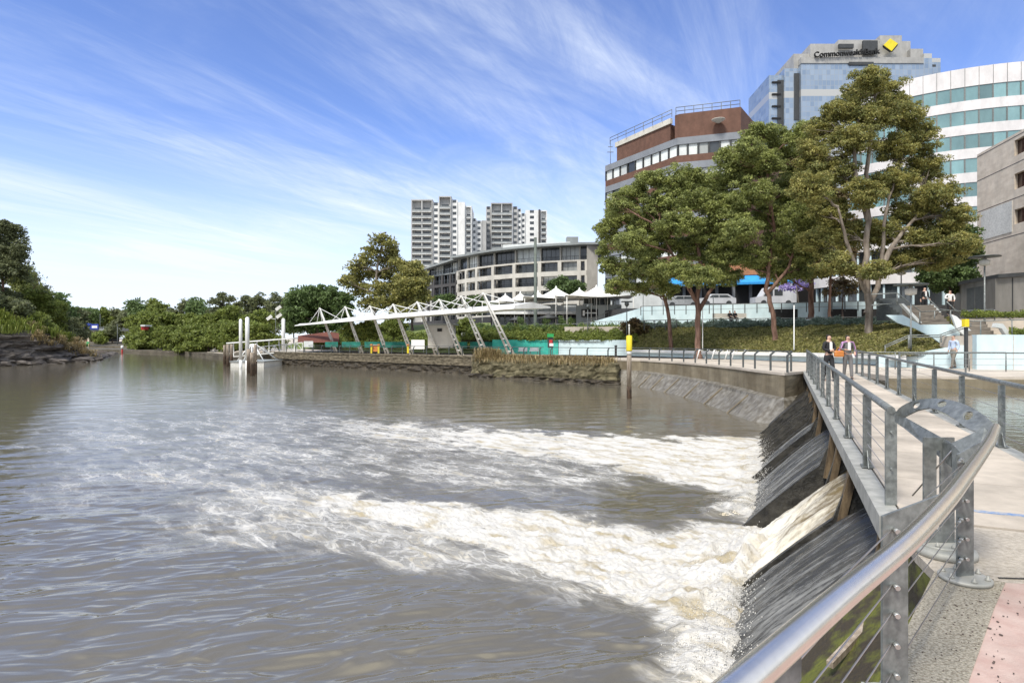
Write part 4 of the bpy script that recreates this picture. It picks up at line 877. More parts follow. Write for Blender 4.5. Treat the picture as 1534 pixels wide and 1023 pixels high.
for x0, x1, y0, y1 in ((1257, 1279, 66, 72), (1293, 1315, 61, 80), (1272, 1309, 93, 97.5)): vol(x0, x1, y0, 199.5, .8, 'darkgrey', 'louvre', yb=y1)
for y in (97, 116): vol(1397, 1402, y, 205.9, .5, 'darkgrey', 'louvre', yb=y+3)
for y in (122, 140, 158, 176): vol(1157, 1170, y, 202.0, 2, 'dark', 'balcony_slot', yb=y+2.3)
def text_mesh(s, size, th=.02):
    cu_ = bpy.data.curves.new('txt', 'FONT'); cu_.body = s; cu_.size = size; cu_.extrude = th; cu_.offset = size*.014; cu_.align_x = 'LEFT'
    o = bpy.data.objects.new('txt', cu_); C.objects.link(o); bpy.context.view_layer.update()
    me = bpy.data.meshes.new_from_object(o.evaluated_get(bpy.context.evaluated_depsgraph_get())); bpy.data.objects.remove(o); return me
def text_part(s, size, loc, rz, m, root, name='lettering', th=.02, width=None, slope=0.0):
    me = text_mesh(s, size, th); me.materials.append(m)
    xs = [v.co.x for v in me.vertices]; w = max(xs)-min(xs); k = (width/w) if width else 1
    Mx = Matrix.Translation(loc) @ Matrix.Rotation(rz, 4, 'Z') @ Matrix.Rotation(slope, 4, 'Y') @ Matrix.Rotation(R(90), 4, 'X') @ Matrix.Diagonal((k, 1 if abs(k-1) > 1.5 else k, 1, 1))
    me.transform(Mx); o = bpy.data.objects.new(name, me); C.objects.link(o); o.parent = root; absolute(o); return o
a, b_ = P(1219.5, 85.5, 199.2), P(1318, 78.5, 199.2)
text_part('CommonwealthBank', 2.5, (a.x, a.y, a.z-.2), 0, M['dark'], ct, th=.25, width=(b_.x-a.x), slope=-math.atan2(1.3, b_.x-a.x))
dm = [P(1323, 68.5, 199.0), P(1333, 58.5, 199.0), P(1344.5, 66, 199.0), P(1335, 77.5, 199.0)]
part(MB().plate(dm, .5), 'diamond_logo', M['yellow'], ct)
part(MB().plate([P(1335, 77.6, 199.1), P(1344.6, 66, 199.1), P(1343.8, 69.5, 199.1), P(1336.5, 78.2, 199.1)], .5), 'logo_dark_edge', M['dark'], ct)  # dark edging that belongs to the diamond logo
part(MB().plate([P(1322.5, 69, 199.1), P(1334.8, 78.0, 199.1), P(1333.5, 78.6, 199.1), P(1323.5, 71.5, 199.1)], .5), 'logo_dark_edge', M['dark'], ct)

# --- curved white and teal block
cb = thing('curved_teal_block', 'curved white office block with bands of teal glass', 'office building', (84, 121, 7.6))
cx_, cy_, rad_ = 84.0, 121.0, 30.0; angs = [R(213)+R(3.45)*i for i in range(26)]
cpts = [(cx_+rad_*math.cos(a), cy_+rad_*math.sin(a)) for a in angs]
ztc = 3.8+(505-106)*91.6/900; fhc = 3.75
gridfacade(cb, cpts, ztc-1.35-fhc*8-.15, 8, fhc, [(0, 1.55, 0, 0)], (1.55, 3.75), ['spandrel', 'galv'], 'glassteal', pier=.07, pier_m=1, inset=.12, maxwin=100, mull=1, frame='galv')
gridfacade(cb, cpts, ztc-1.5, 1, 2.9, [(0, 2.9, 0, .02)], (2.8, 2.9), ['spandrel'], 'spandrel', pier=0, maxwin=0, skip=lambda i, k: True, wname='parapet')
part(MB().prism([(cx_+29.3*math.cos(a), cy_+29.3*math.sin(a)) for a in angs]+[(112, 112), (100, 150), (60, 140)], 7.6, ztc+1.0), 'core', M['pale'], cb)
mb = MB()
for i, (x, y) in enumerate(cpts): d = Vector((x-cx_, y-cy_, 0)).normalized(); mb.box((x+d.x*.02, y+d.y*.02, ztc-.05), (.05, .05, 2.85), math.atan2(d.y, d.x))
part(mb, 'panel_joint', M['darkgrey'], cb)
# low podium of the curved block, seen under the tall tree
pd = thing('curved_podium', 'low curved podium with white fascia and dark glass under the tall tree', 'building', (50, 72, 7.6))
pang = [R(180)+R(7)*i for i in range(16)]; pp_ = [(52+13*math.cos(a), 77+9*math.sin(a)) for a in pang]
gridfacade(pd, pp_, 7.3, 2, 3.9, [(2.7, 3.9, 0, .3)], (0, 2.7), ['spandrel', 'paleblue'], 'glassdark', pier=.2, pier_m=1, inset=.3, mull=2)
part(MB().prism([(52+12.3*math.cos(a), 77+8.4*math.sin(a)) for a in pang]+[(66, 90), (42, 90)], 7, 15.0), 'core', M['dark'], pd)

# --- board-marked concrete building, right edge
cbd = thing('concrete_building', 'grey board-marked concrete building cut by the right edge of the photo', 'building', (46, 50, 5))
zA = 3.8+(505-232)*60/900; zB = zA+.4
fx = lambda Y: 46.45-(60-Y)*.225
wy = [60, 53.9, 52.45, 46, 44.5, 30]; body = MB()
zwin = [(20.0, 21.4), (17.0, 18.4), (13.9, 15.2)]
zz_ = [4.9]+[v for w_ in reversed(zwin) for v in w_]+[zA]
for yi in range(len(wy)-1):
    ya, yb_ = wy[yi], wy[yi+1]; hole = yi in (1, 3)
    for k in range(len(zz_)-1):
        if hole and k % 2 == 1: continue
        body.prism([(fx(ya), ya), (fx(ya)+.4, ya), (fx(yb_)+.4, yb_), (fx(yb_), yb_)], zz_[k], zz_[k+1])
body.prism([(fx(60)+.42, 60), (fx(30)+.42, 30), (75, 30), (75, 60)], 4.9, zA-.01)
part(body, 'wall', M['concrete'], cbd)
body = MB()
for z in (19.3, 16.2, 12.9, 22.1 if zA > 22.2 else 21.7): body.prism([(fx(60)-.012, 60.01), (fx(60)+.1, 60.01), (fx(30)+.1, 30), (fx(30)-.012, 30)], z, z+.06)
part(body, 'panel_joint', M['charcoal'], cbd)
for yi in (1, 3):
    for z0_, z1_ in zwin:
        ya, yb_ = wy[yi], wy[yi+1]
        o = part(MB().prism([(fx(ya)+.30, ya), (fx(ya)+.36, ya), (fx(yb_)+.36, yb_), (fx(yb_)+.30, yb_)], z0_, z1_), 'window', mat('brown_window_glass', (.05, .025, .02), .15), cbd)
part(MB().prism([(fx(59.2)-.05, 59.2), (fx(59.2)+.02, 59.2), (fx(54.2)+.02, 54.2), (fx(54.2)-.05, 54.2)], 13.3, 16.1), 'white_panel', M['whited'], cbd)
part(MB().box((fx(51)-.05, 51, 12.3), (.1, .7, .35)), 'vent', M['darkgrey'], cbd)
# metal clad kiosk in front of it
kx = thing('metal_kiosk', 'low weathered metal clad kiosk with double doors by the concrete building', 'kiosk', (35, 46, 5.0))
k0, k1, k2 = P(1440, 423, 50), P(1491, 417, 44.5), P(1600, 415, 41)
part(MB().prism([(k0.x, k0.y), (k1.x, k1.y), (k2.x, k2.y), (60, 48), (44, 60)], 4.9, 8.15), 'wall', M['metalclad'], kx)
part(MB().prism([(k0.x-.3, k0.y-.2), (k1.x-.1, k1.y-.4), (k2.x, k2.y-.4), (60, 48), (44, 60.5)], 8.15, 8.42), 'roof', M['darkgrey'], kx)
for f0, f1 in ((.18, .42), (.44, .68)):
    q0, q1 = k0.lerp(k1, f0), k0.lerp(k1, f1); mb = MB().prism([(q0.x, q0.y-.05), (q1.x, q1.y-.05), (q1.x, q1.y+.02), (q0.x, q0.y+.02)], 5.2, 7.75); dr = part(mb, 'door', M['greypost'], kx)
for f in (.25, .5, .75, 1.0):
    q = k1.lerp(k2, f); part(MB().box((q.x, q.y-.01, 6.6), (.05, .06, 3.0)), 'panel_seam', M['darkgrey'], kx)
mb = MB(); q = P(1533, 360, 46)
kb = solo(MB().beam(P(1480, 386, 47), P(1498, 386, 46), .3, .3), 'wall_bracket', M['darkgrey'], 'small dark bracket on the wall of the concrete building', 'bracket') if False else None

# --- apartment block, cream with curved front
ap = thing('cream_apartment_block', 'curved cream apartment block with balconies and overhanging roof', 'apartment building', (4, 125, 6))
apts = [(-12.9, 141), (-10.6, 137.3), (-8.0, 133.8), (-4.2, 129.8), (.4, 126.2), (5.6, 123.2), (9.6, 121.6), (13.4, 120.4), (14.9, 120.1)]
zf = 10.45-2.87
gridfacade(ap, apts, zf, 4, 2.87, [(0, .95, 0, 0.0)], (.95, 2.87), ['cream'], ['glassdark', 'glassdark', 'blind', 'glassdark'], pier=.75, inset=1.4, mull=3, rail=True)
gridfacade(ap, [(x+.3, y+1.2) for x, y in apts], zf+4*2.87, 1, 3.1, [(0, .35, 0, .6)], (.35, 3.1), ['cream'], ['glassdark', 'blind', 'glassdark'], pier=.3, inset=.6, mull=4, rail=True, wname='penthouse_wall')
part(MB().prism([(x+.8, y+2) for x, y in apts]+[(17, 122), (20, 150), (-10, 160)], 6, zf+5*2.87), 'core', M['cream'], ap)
ztp = zf+4*2.87+3.1
part(MB().prism([(x+(-1.4 if i == 0 else 0)+(2.2 if i == len(apts)-1 else 0), y-1.2) for i, (x, y) in enumerate(apts)]+[(19.5, 122), (22, 150), (-10, 160)], ztp, ztp+.45), 'roof', M['grey'], ap)
part(MB().prism([(14.9, 119.4), (17.2, 120.4), (19, 135), (17, 135)], 6, ztp), 'end_wall', M['cream'], ap)
part(MB().prism([(-2, 128), (12, 124), (14, 140), (0, 145)], ztp+.45, ztp+1.3), 'roof_plant', M['pale'], ap)
part(MB().box((12.6, 126, ztp+1.5), (2.4, 2, 2.0)), 'roof_plant', M['grey'], ap)
ac = thing('charcoal_apartment_block', 'dark charcoal apartment wing left of the cream block', 'apartment building', (-17, 148, 6))
cpts2 = [(-21.4, 152), (-19.6, 149.8), (-17.2, 147), (-14.9, 144.2), (-13.3, 142.2)]
gridfacade(ac, cpts2, 7.0, 4, 3.0, [(0, .7, 0, 0)], (.7, 3.0), ['charcoal'], 'glassdark', pier=.8, inset=1.3, mull=2, rail=True)
gridfacade(ac, [(x+.2, y+1.5) for x, y in cpts2], 19.0, 1, 2.8, [(0, .3, 0, .5)], (.3, 2.8), ['grey'], ['glassdark', 'blind'], pier=.2, inset=.3, mull=3, rail=True, wname='penthouse_wall')
part(MB().prism([(x+.8, y+2) for x, y in cpts2]+[(-8, 160), (-20, 170)], 6, 19.2), 'core', M['charcoal'], ac)
part(MB().prism([(-22.2, 151.2), (-12.6, 140.4), (-8, 160), (-20, 170)], [20.8, 22.2, 22.2, 20.8], [21.2, 22.6, 22.6, 21.2]), 'roof', M['grey'], ac)

# --- the far pair of white towers
def tower(label, segs, dist, fh=3.12, nfl=20):
    x0 = segs[0][1]; base = P(x0, 400, dist)
    t = thing('white_apartment_tower', label, 'apartment tower', (base.x, base.y, 7), 'white apartment towers'); nwin = 0
    for kind, xa, xb, yt, off, m_ in segs:
        a, b_ = P(xa, yt, dist), P(xb, yt, dist); ya = dist+off; zt = a.z; w = b_.x-a.x; xc = (a.x+b_.x)/2
        dep = 1.9 if kind in ('balcony', 'balcony2') else 0
        part(MB().box((xc, ya+dep+9, (zt+6)/2), (w-.01, 18, zt-6)), 'wall', M[m_], t)
        if dep:
            part(MB().box((a.x+.25, ya+.9, (zt+6)/2), (.5, 2.0, zt-6)).box((b_.x-.25, ya+.9, (zt+6)/2), (.5, 2.0, zt-6)).box((xc, ya+.9, zt-.3), (w, 2.05, .6)), 'frame', M[m_], t)
            if kind == 'balcony2': part(MB().box((xc, ya+.9, (zt+6)/2), (.35, 1.9, zt-6)), 'fin', M['towerwhite'], t)
        k0 = 1 if dep else 0
        for k in range(k0, nfl):
            zb = zt-1.6-k*fh-(1.6 if dep else 0)
            if zb < 27: break
            if dep:
                mb = MB().box((xc, ya+.75, zb), (w-.9, 2.3, .28)).box((xc, ya-.35, zb+.62), (w-.9, .06, .95), 0, 1)
                o = part(mb, 'balcony', [M['towerwhite'], M['grey']], t)
                gm = MB(); 
                for f in ((.3, .7) if w > 8 else (.5,)): gm.box((a.x+w*f, ya+1.86, zb+1.4), (w*(.30 if w > 8 else .55), .1, 2.2))
                subpart(gm, 'sliding_door', M['glassdark'], o)
            elif kind == 'win':
                if nwin < 96: part(MB().box((xc, ya-.03, zb+.9), (min(w*.62, 2.2), .1, 1.5)), 'window', M['glassdark'], t); nwin += 1
    return t
tower('taller far white apartment tower with stacked balconies, left of the pair',
      [('balcony2', 616, 648, 299, 0, 'towergrey'), ('win', 648.2, 657, 303, 1, 'towerwhite'), ('balcony', 657.2, 676, 294, 0, 'towergrey'), ('win', 676.2, 685, 299, 1, 'towerwhite'), ('plain', 685.2, 696, 302, 1.5, 'towerwhite'),
       ('balcony', 696.2, 706, 307, 3, 'towerwhite'), ('win', 706.2, 712, 323, 8, 'towerwhite'), ('win', 712.2, 720, 326, 9, 'towerwhite'), ('plain', 720.2, 727, 325, 9.5, 'towergrey')], 310)
tower('farther white apartment tower with blank white side wall, right of the pair',
      [('win', 728, 735, 309, 1, 'towergrey'), ('balcony2', 735.2, 768, 304, 0, 'towergrey'), ('win', 768.2, 775.5, 309, 1, 'towergrey'), ('win', 775.7, 781, 312, 2, 'towerwhite'), ('win', 781.2, 787, 318, 3, 'towerwhite'), ('win', 787.2, 807, 313, 3.5, 'towerwhite'),
       ('plain', 807.2, 810, 312, 3, 'charcoal'), ('balcony', 810.2, 820, 313, 4, 'towerwhite')], 325)
# ================================================================= FERRY WHARF
def bx(mb, x0, y0, x1, y1, d, th=.3, mi=0):
    a, b_ = P(x0, y0, d), P(x1, y1, d); return mb.box(((a.x+b_.x)/2, d+th/2, (a.z+b_.z)/2), (abs(b_.x-a.x), th, abs(a.z-b_.z)), 0, mi)
fw = thing('wharf_canopy', 'long white wharf canopy hung by cables from eight slanted masts', 'canopy', (-14, 76, 2.0))
legs_px = [(503, 479, 462, 90.0), (542, 517, 460, 83.8), (580, 554, 459, 79.0), (617, 589, 456.5, 74.2), (655, 625, 453, 70.3), (691, 658, 449.5, 66.4), (729, 691, 444.5, 63.0), (768, 724, 440, 59.6)]
eL, eR = P(444, 487.5, 96), P(791, 462, 58)
roof_top, roof_bot = [], []
def roof_pt(f, side, th):
    b_ = eL.lerp(eR, f); wd = lerp(.5, 3.2, min(1, f*1.6)); dirp = Vector((eR.y-eL.y, -(eR.x-eL.x), 0)).normalized(); 
    return b_+dirp*(-side*wd)+Vector((0, 0, th+side*.12))
mb = MB(); n = 24
rows_ = []
for i in range(n+1):
    f = i/n; rows_.append([roof_pt(f, -.6, -.02), roof_pt(f, -.55, .10+.38*min(1, f*3)*(1-.45*f)), roof_pt(f, .2, .55*min(1, f*3)+.05), roof_pt(f, 1, .15), roof_pt(f, 1, 0)])
vs = [p for r_ in rows_ for p in r_]; fs = []
for i in range(n):
    for j in range(5): a = i*5+j; b_ = i*5+(j+1) % 5; fs.append((a, b_, b_+5, a+5))
fs += [(0, 1, 2, 3, 4), tuple(reversed([n*5+j for j in range(5)]))]
mb.add(vs, fs); part(mb, 'roof', M['white'], fw)
for i, (xb, xt, yt, Yb) in enumerate(legs_px):
    Bp = P(xb, 518, Yb); Tp = P(xt, yt, Yb-1.1); zb = pz(Yb)-.1; Bp.z = zb
    d = (Tp-Bp).normalized(); side = Vector((.62, -.78, 0)); mb = MB(); sp = .42
    for s_ in (-1, 1): mb.tube([Bp+side*sp*s_, Tp+side*.10*s_], [.13, .08], 8)
    for k in range(1, 9): f = k/10; w_ = lerp(sp, .1, f); c = Bp.lerp(Tp, f); mb.beam(c-side*w_, c+side*w_, .05, .14)
    mb.lathe((Tp.x, Tp.y, Tp.z-.1), [(.16, -.1), (.18, .1), (.06, .22)], 8)
    part(mb, 'mast', M['whited'], fw)
    f0 = np.clip((Tp.x-eL.x)/(eR.x-eL.x), 0, 1); cb_ = MB()
    for df, sd in ((-.055, -.5), (.05, -.5), (-.03, .8), (.075, .8), (.0, -.55)):
        cb_.tube([Tp, roof_pt(float(np.clip(f0+df, .01, 1)), sd, .35)], .045, 5)
    part(cb_, 'stay_cable', M['white'], fw)
kq = thing('wharf_kiosk', 'white boxy kiosk under the wharf canopy', 'kiosk', (-8, 70, 2))
m_ = MB(); bx(m_, 641, 487, 679, 521, 70, 3.0); part(m_, 'wall', M['cream'], kq)
m_ = MB(); bx(m_, 636, 484.5, 683, 487.2, 69.6, 3.6); part(m_, 'roof', M['grey'], kq)
m_ = MB(); bx(m_, 655, 492, 662, 496.5, 69.9, .1); part(m_, 'vent', M['dark'], kq)
for x0, x1, d, nm in ((487, 506, 83, 'left end of the row'), (512, 540, 82, 'second from the left'), (546, 575, 79, 'between the third and fourth masts'), (577, 634, 77, 'just left of the kiosk'), (681, 700, 69, 'just right of the kiosk'), (704, 745, 68.2, 'near the right end of the canopy'), (748, 772, 67.9, 'under the last mast')):
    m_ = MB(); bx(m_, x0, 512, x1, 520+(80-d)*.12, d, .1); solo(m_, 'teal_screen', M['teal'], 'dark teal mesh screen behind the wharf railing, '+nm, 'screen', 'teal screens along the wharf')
m_ = MB(); bx(m_, 497, 511.5, 512, 520, 78, .1); bx(m_, 498.5, 510.5, 499.5, 527, 78.1, .1); bx(m_, 510, 510.5, 511, 527, 78.1, .1); 
for (x0, y0, x1, y1, d, lab) in ((455, 511, 469, 520, 80, 'white notice board left of the teal screens'), (616, 509, 636, 523, 70, 'white notice board just left of the wharf kiosk'), (691, 498, 715, 510, 74, 'pale blue sign board behind the right masts')):
    t = thing('notice_board', lab, 'sign board', tuple(P(x0, 527, d)), 'wharf notice boards'); m_ = MB(); bx(m_, x0, y0, x1, y1, d, .08); part(m_, 'panel', M['white'] if d < 79 and d != 74 else M['pale'], t)
    m_ = MB(); bx(m_, x0+1, y1, x0+2, 528, d, .08); part(m_, 'leg', M['greypost'], t); m_ = MB(); bx(m_, x1-2, y1, x1-1, 528, d, .08); part(m_, 'leg', M['greypost'], t)
for x, c, lab in ((556, 'yellow', 'yellow ticket post beside the middle of the wharf railing'), (567, 'yellow', 'yellow post right of the orange poster on the wharf'), (611, 'yellow', 'yellow ticket post just left of the white notice board')):
    t = thing('ticket_post', lab, 'ticket post', tuple(P(x, 527, 72)), 'yellow wharf posts'); m_ = MB(); bx(m_, x-1.3, 517, x+1.3, 529, 73, .25); part(m_, 'body', M[c], t); m_ = MB(); bx(m_, x-1.6, 515.5, x+1.6, 517.5, 72.9, .35); part(m_, 'cap', M['orange'], t)
t = thing('orange_poster', 'orange and red poster panel standing on the wharf', 'poster', tuple(P(562, 527, 73))); m_ = MB(); bx(m_, 558.5, 517, 565.5, 526.5, 73.2, .05); part(m_, 'panel', M['orange'], t); m_ = MB(); bx(m_, 558, 516.3, 566, 517, 73.1, .12); part(m_, 'frame', M['whited'], t)
# red and white station on the promenade
t = thing('life_ring_station', 'life ring station with green top and red and white panel', 'safety post', tuple(P(825, 532, 60)))
m_ = MB(); bx(m_, 820.5, 505.5, 829, 521, 60, .3); part(m_, 'board', M['darkgrey'], t)
m_ = MB(); bx(m_, 820, 500, 829.5, 505, 59.9, .5); part(m_, 'top', M['green'], t)
m_ = MB(); bx(m_, 823, 509, 827.5, 514, 59.85, .05); part(m_, 'panel', M['red'], t); m_ = MB(); bx(m_, 823, 514.3, 829, 518.5, 59.85, .05); part(m_, 'panel', M['white'], t)
m_ = MB(); bx(m_, 822, 521, 823, 532, 60, .1); part(m_, 'leg', M['greypost'], t); m_ = MB(); bx(m_, 827, 521, 828, 532, 60, .1); part(m_, 'leg', M['greypost'], t)
for x in (783, 800):
    t = thing('white_bench', 'white bench in front of the bright teal hoarding, '+('left one' if x == 783 else 'right one'), 'bench', tuple(P(x, 530, 62)), 'white benches by the teal hoarding')
    m_ = MB(); bx(m_, x-7, 525, x+7, 526.5, 62, .5); part(m_, 'seat', M['white'], t); m_ = MB(); bx(m_, x-6, 520, x+7, 525, 62.5, .06); part(m_, 'backrest', M['white'], t); m_ = MB(); bx(m_, x-6, 526.5, x-5, 530, 62.1, .4); part(m_, 'leg', M['greypost'], t); m_ = MB(); bx(m_, x+5, 526.5, x+6, 530, 62.1, .4); part(m_, 'leg', M['greypost'], t)
# pontoon, gangway and piles
pn = thing('ferry_pontoon', 'white floating ferry pontoon with braced guide frame', 'pontoon', tuple(G(362, 549)))
c = G(366, 549.5); mb = MB().box((c.x+.8, c.y+2, .30), (4.2, 6.0, .75)); part(mb, 'float', M['whited'], pn)
mb = MB().box((c.x+.8, c.y+2, .72), (4.4, 6.2, .10)); part(mb, 'deck', M['grey'], pn)
mb = MB(); t0 = c+Vector((.6, 1.0, 3.1)); t0.z = 3.1
for dx, dy in ((-1.5, -1), (-.7, -1), (.2, -1), (1.0, -1), (1.9, -1), (-1.5, 3.5), (1.9, 3.5)): mb.tube([(t0.x+dx*.12, t0.y+dy*.1, 2.9), (t0.x+dx, t0.y+dy, .75)], .07, 6)
part(mb, 'guide_frame', M['white'], pn)
def pile(px, ptop, pbase, w, name, label, m1, group, white_from=None, z_dark=.9, ring=False):
    b_ = G(px, pbase); d = b_.y; zt = EYE-(ptop-HZ)/FP*d; r = w*d/FP/2
    t = thing(name, label, 'pile', (b_.x, b_.y, -.8), group)
    if white_from is not None:
        part(MB().lathe((b_.x, b_.y, 0), [(r*1.02, zt-1.9 if False else white_from), (r, zt-.15), (r*.5, zt), (.02, zt+.02)], 14), 'sleeve', M['white'], t)
        part(MB().lathe((b_.x, b_.y, 0), [(r*.95, -.9), (r*.95, white_from)], 14), 'shaft', M[m1], t)
    else:
        part(MB().lathe((b_.x, b_.y, 0), [(r*1.0, z_dark), (r*.97, zt-.05), (r*.85, zt)], 14), 'shaft', M[m1], t)
        part(MB().lathe((b_.x, b_.y, 0), [(r*1.04, -.9), (r*1.03, z_dark-.25), (r*1.005, z_dark+.003)], 14), 'foot', M['timberdark'], t)
    return t, b_, r, zt
pile(360.5, 478, 551, 4.6, 'white_guide_pile', 'tall white guide pile, left of the pair on the pontoon', 'white', 'white guide piles', 1.0)
pile(370.5, 475, 552, 5.8, 'white_guide_pile', 'tallest white guide pile, right of the pair on the pontoon', 'white', 'white guide piles', 1.0)
pile(424.5, 477, 544, 5.0, 'white_guide_pile', 'white guide pile standing beside the gangway roof end', 'white', 'white guide piles', 1.0)
for px, yt, yb, w, lab in ((336.5, 517, 546, 4.2, 'leftmost dark timber mooring pile at the pontoon corner'), (341.5, 516, 549, 4.6, 'dark timber mooring pile second from the left at the pontoon corner'), (347, 516, 547, 4.4, 'third dark timber mooring pile at the pontoon corner'),
                           (373, 523, 559, 6.5, 'stout dark mooring pile in front, left of the trio'), (378, 528, 563, 6.5, 'stout dark mooring pile in front, lowest and nearest of the trio'), (382.5, 516, 560, 5.0, 'taller reddish mooring pile in front, right of the trio')):
    pile(px, yt, yb, w, 'mooring_pile', lab, 'timber', 'timber mooring piles', None, 1.3)
gw = thing('gangway', 'white trussed gangway with a thin roof leading to the pontoon', 'gangway', tuple(P(440, 527, 84)))
g0, g1 = P(352, 533, 84), P(449, 524, 84); mb = MB()
mb.beam(g0+Vector((0, 0, -.1)), g1+Vector((0, 0, -.1)), 1.6, .16); part(mb, 'walkway', M['whited'], gw)
mb = MB(); u0, u1 = P(386, 520, 84), P(453, 513, 84); l0, l1 = P(386, 530.5, 84), P(453, 524.5, 84); mb.beam(u0, u1, .08, .1).beam(l0, l1, .08, .1)
for i in range(9):
    f, f2 = i/8, (i+1)/8; a, b_ = u0.lerp(u1, f), l0.lerp(l1, f); mb.beam(a, b_, .07, .07, up=(0, 1, 0))
    if i < 8: mb.beam(a if i % 2 else b_, (l0.lerp(l1, f2) if i % 2 else u0.lerp(u1, f2)), .06, .06, up=(0, 1, 0))
part(mb, 'truss_railing', M['white'], gw)
mb = MB(); mb.beam(P(344, 514, 84), P(443, 506.5, 84), 2.0, .16); part(mb, 'roof', M['white'], gw)
mb = MB()
for x in (350, 385, 403, 418, 441): f = (x-344)/99; a = P(x, lerp(514, 506.5, f), 83.6); mb.beam(a, P(x, lerp(534, 526, f), 83.6), .09, .09, up=(0, 1, 0))
part(mb, 'roof_post', M['white'], gw)
# the yellow topped channel pile, mid river
t, b_, r, zt = pile(942.5, 531, 597, 7.2, 'channel_pile', 'weathered timber channel pile with a yellow band standing off the curved wall', 'timber', None, None, .75)
part(MB().lathe((b_.x, b_.y, 0), [(r*1.04, zt-.02), (r*1.04, zt+.22)], 16), 'white_band', M['white'], t)
part(MB().lathe((b_.x, b_.y, 0), [(r*1.25, zt+.22), (r*1.25, zt+.26), (r*1.25, zt+1.12), (r*.9, zt+1.18)], 16), 'yellow_band', M['yellow'], t)
part(MB().lathe((b_.x, b_.y, 0), [(.04, zt+1.15), (.035, zt+1.75)], 8).lathe((b_.x, b_.y, zt+1.72), [(.02, 0), (.06, .03), (.05, .12), (.01, .15)], 8), 'lamp', M['whited'], t)
b_ = G(131, 539); t = thing('channel_marker', 'slim green topped channel marker near the left bank', 'marker', (b_.x, b_.y, 0)); part(MB().lathe((b_.x, b_.y, 0), [(.16, -.5), (.15, 2.0)], 8), 'post', M['timber'], t)
part(MB().lathe((b_.x, b_.y, 0), [(.2, 1.6), (.2, 2.3)], 8), 'collar', M['white'], t); part(MB().lathe((b_.x, b_.y, 0), [(.42, 2.3), (.42, 2.9), (.05, 3.05)], 4), 'topmark', M['green'], t)
b_ = G(183, 528.5); t = thing('channel_marker', 'small red topped channel marker in the far water', 'marker', (b_.x, b_.y, 0)); part(MB().lathe((b_.x, b_.y, 0), [(.16, -.5), (.16, 1.0)], 8), 'post', M['red'], t); part(MB().lathe((b_.x, b_.y, 0), [(.35, 1.0), (.3, 1.7), (.05, 1.8)], 6), 'topmark', M['white'], t)
# lamps
M['polegreen'] = mat('green_grey_pole', (.10, .12, .10), .6, var=.2)
def lamp(name, label, px, ytop, ybase, d, w, kind, group, m_='greypost'):
    a, b_ = P(px, ytop, d), P(px, ybase, d); r = w*d/FP/2; t = thing(name, label, 'street lamp' if kind != 'pole' else 'pole', (b_.x, b_.y, b_.z), group)
    part(MB().lathe((b_.x, b_.y, b_.z), [(r*1.15, 0), (r, .5), (r*.8, a.z-b_.z)], 10), 'post', M[m_], t)
    if kind == 'disc':
        part(MB().lathe((a.x, a.y, a.z-.02), [(.10, -.55), (.28, -.5), (.30, -.2), (.14, -.15), (.06, 0)], 14), 'lantern', M['cream'], t)
        part(MB().lathe((a.x, a.y, a.z), [(.85, -.02), (.85, .04), (.1, .10)], 20), 'disc_shade', M['greypost'], t)
    if kind == 'triple':
        for dx, dz in ((-1.1, -1.6), (.5, -1.3), (.4, 0)):
            part(MB().beam((a.x, a.y, a.z+dz-.2), (a.x+dx, a.y, a.z+dz), .08, .08, up=(0, 1, 0)).beam((a.x+dx-.35, a.y, a.z+dz-.25), (a.x+dx+.45, a.y, a.z+dz+.35), .5, .18, up=(0, 1, 0)), 'floodlight', M['whited'], t)
    if kind == 'head':
        part(MB().box((a.x, a.y, a.z), (1.1, .3, .12)).lathe((a.x, a.y, a.z-.5), [(.1, 0), (.25, .2), (.2, .45)], 10), 'head', M['greypost'], t)
    return t
lamp('floodlight_mast', 'slim floodlight mast with three lamps left of the round dark tree', 413, 462, 522, 100, 1.0, 'triple', None)
lamp('tall_pole', 'tall greenish pole rising in front of the apartment block', 802, 356, 503, 72, 5.2, 'pole', None, 'polegreen')
lamp('path_lamp', 'path lamp with dark head beside the grey stair wall', 880.5, 456, 510, 67, 1.6, 'head', 'path lamps')
lamp('path_lamp', 'path lamp with dark double head above the yellow banded pile', 939, 452, 505, 62, 1.6, 'head', 'path lamps')
lamp('disc_lamp', 'disc topped lamp in front of the concrete building', 1475, 385, 488, 38, 2.6, 'disc', 'disc topped lamps', 'galv')
lamp('disc_lamp', 'disc topped lamp standing left of the man in the blue shirt', 1364.5, 427, 524, 33.5, 2.6, 'disc', 'disc topped lamps', 'galv')
lamp('disc_lamp', 'dark disc topped lamp behind the stairs near the tall tree', 1350, 402, 452, 50, 1.8, 'disc', 'disc topped lamps')
lamp('thin_pole', 'thin white pole at the foot of the bank near the forked tree', 1052.5, 458, 526, 51, 1.4, 'pole', 'thin white poles', 'white')
lamp('thin_pole', 'thin white pole at the foot of the bank right of the leaning tree', 1189.5, 457, 524, 44, 1.7, 'pole', 'thin white poles', 'white')
lamp('thin_pole', 'thin grey pole between the pale walls left of the forked tree', 963.5, 440, 490, 66, 1.2, 'pole', 'thin grey poles')
lamp('thin_pole', 'thin grey pole on the upper path right of the forked tree', 1068.5, 444, 486, 60, 1.6, 'pole', 'thin grey poles')
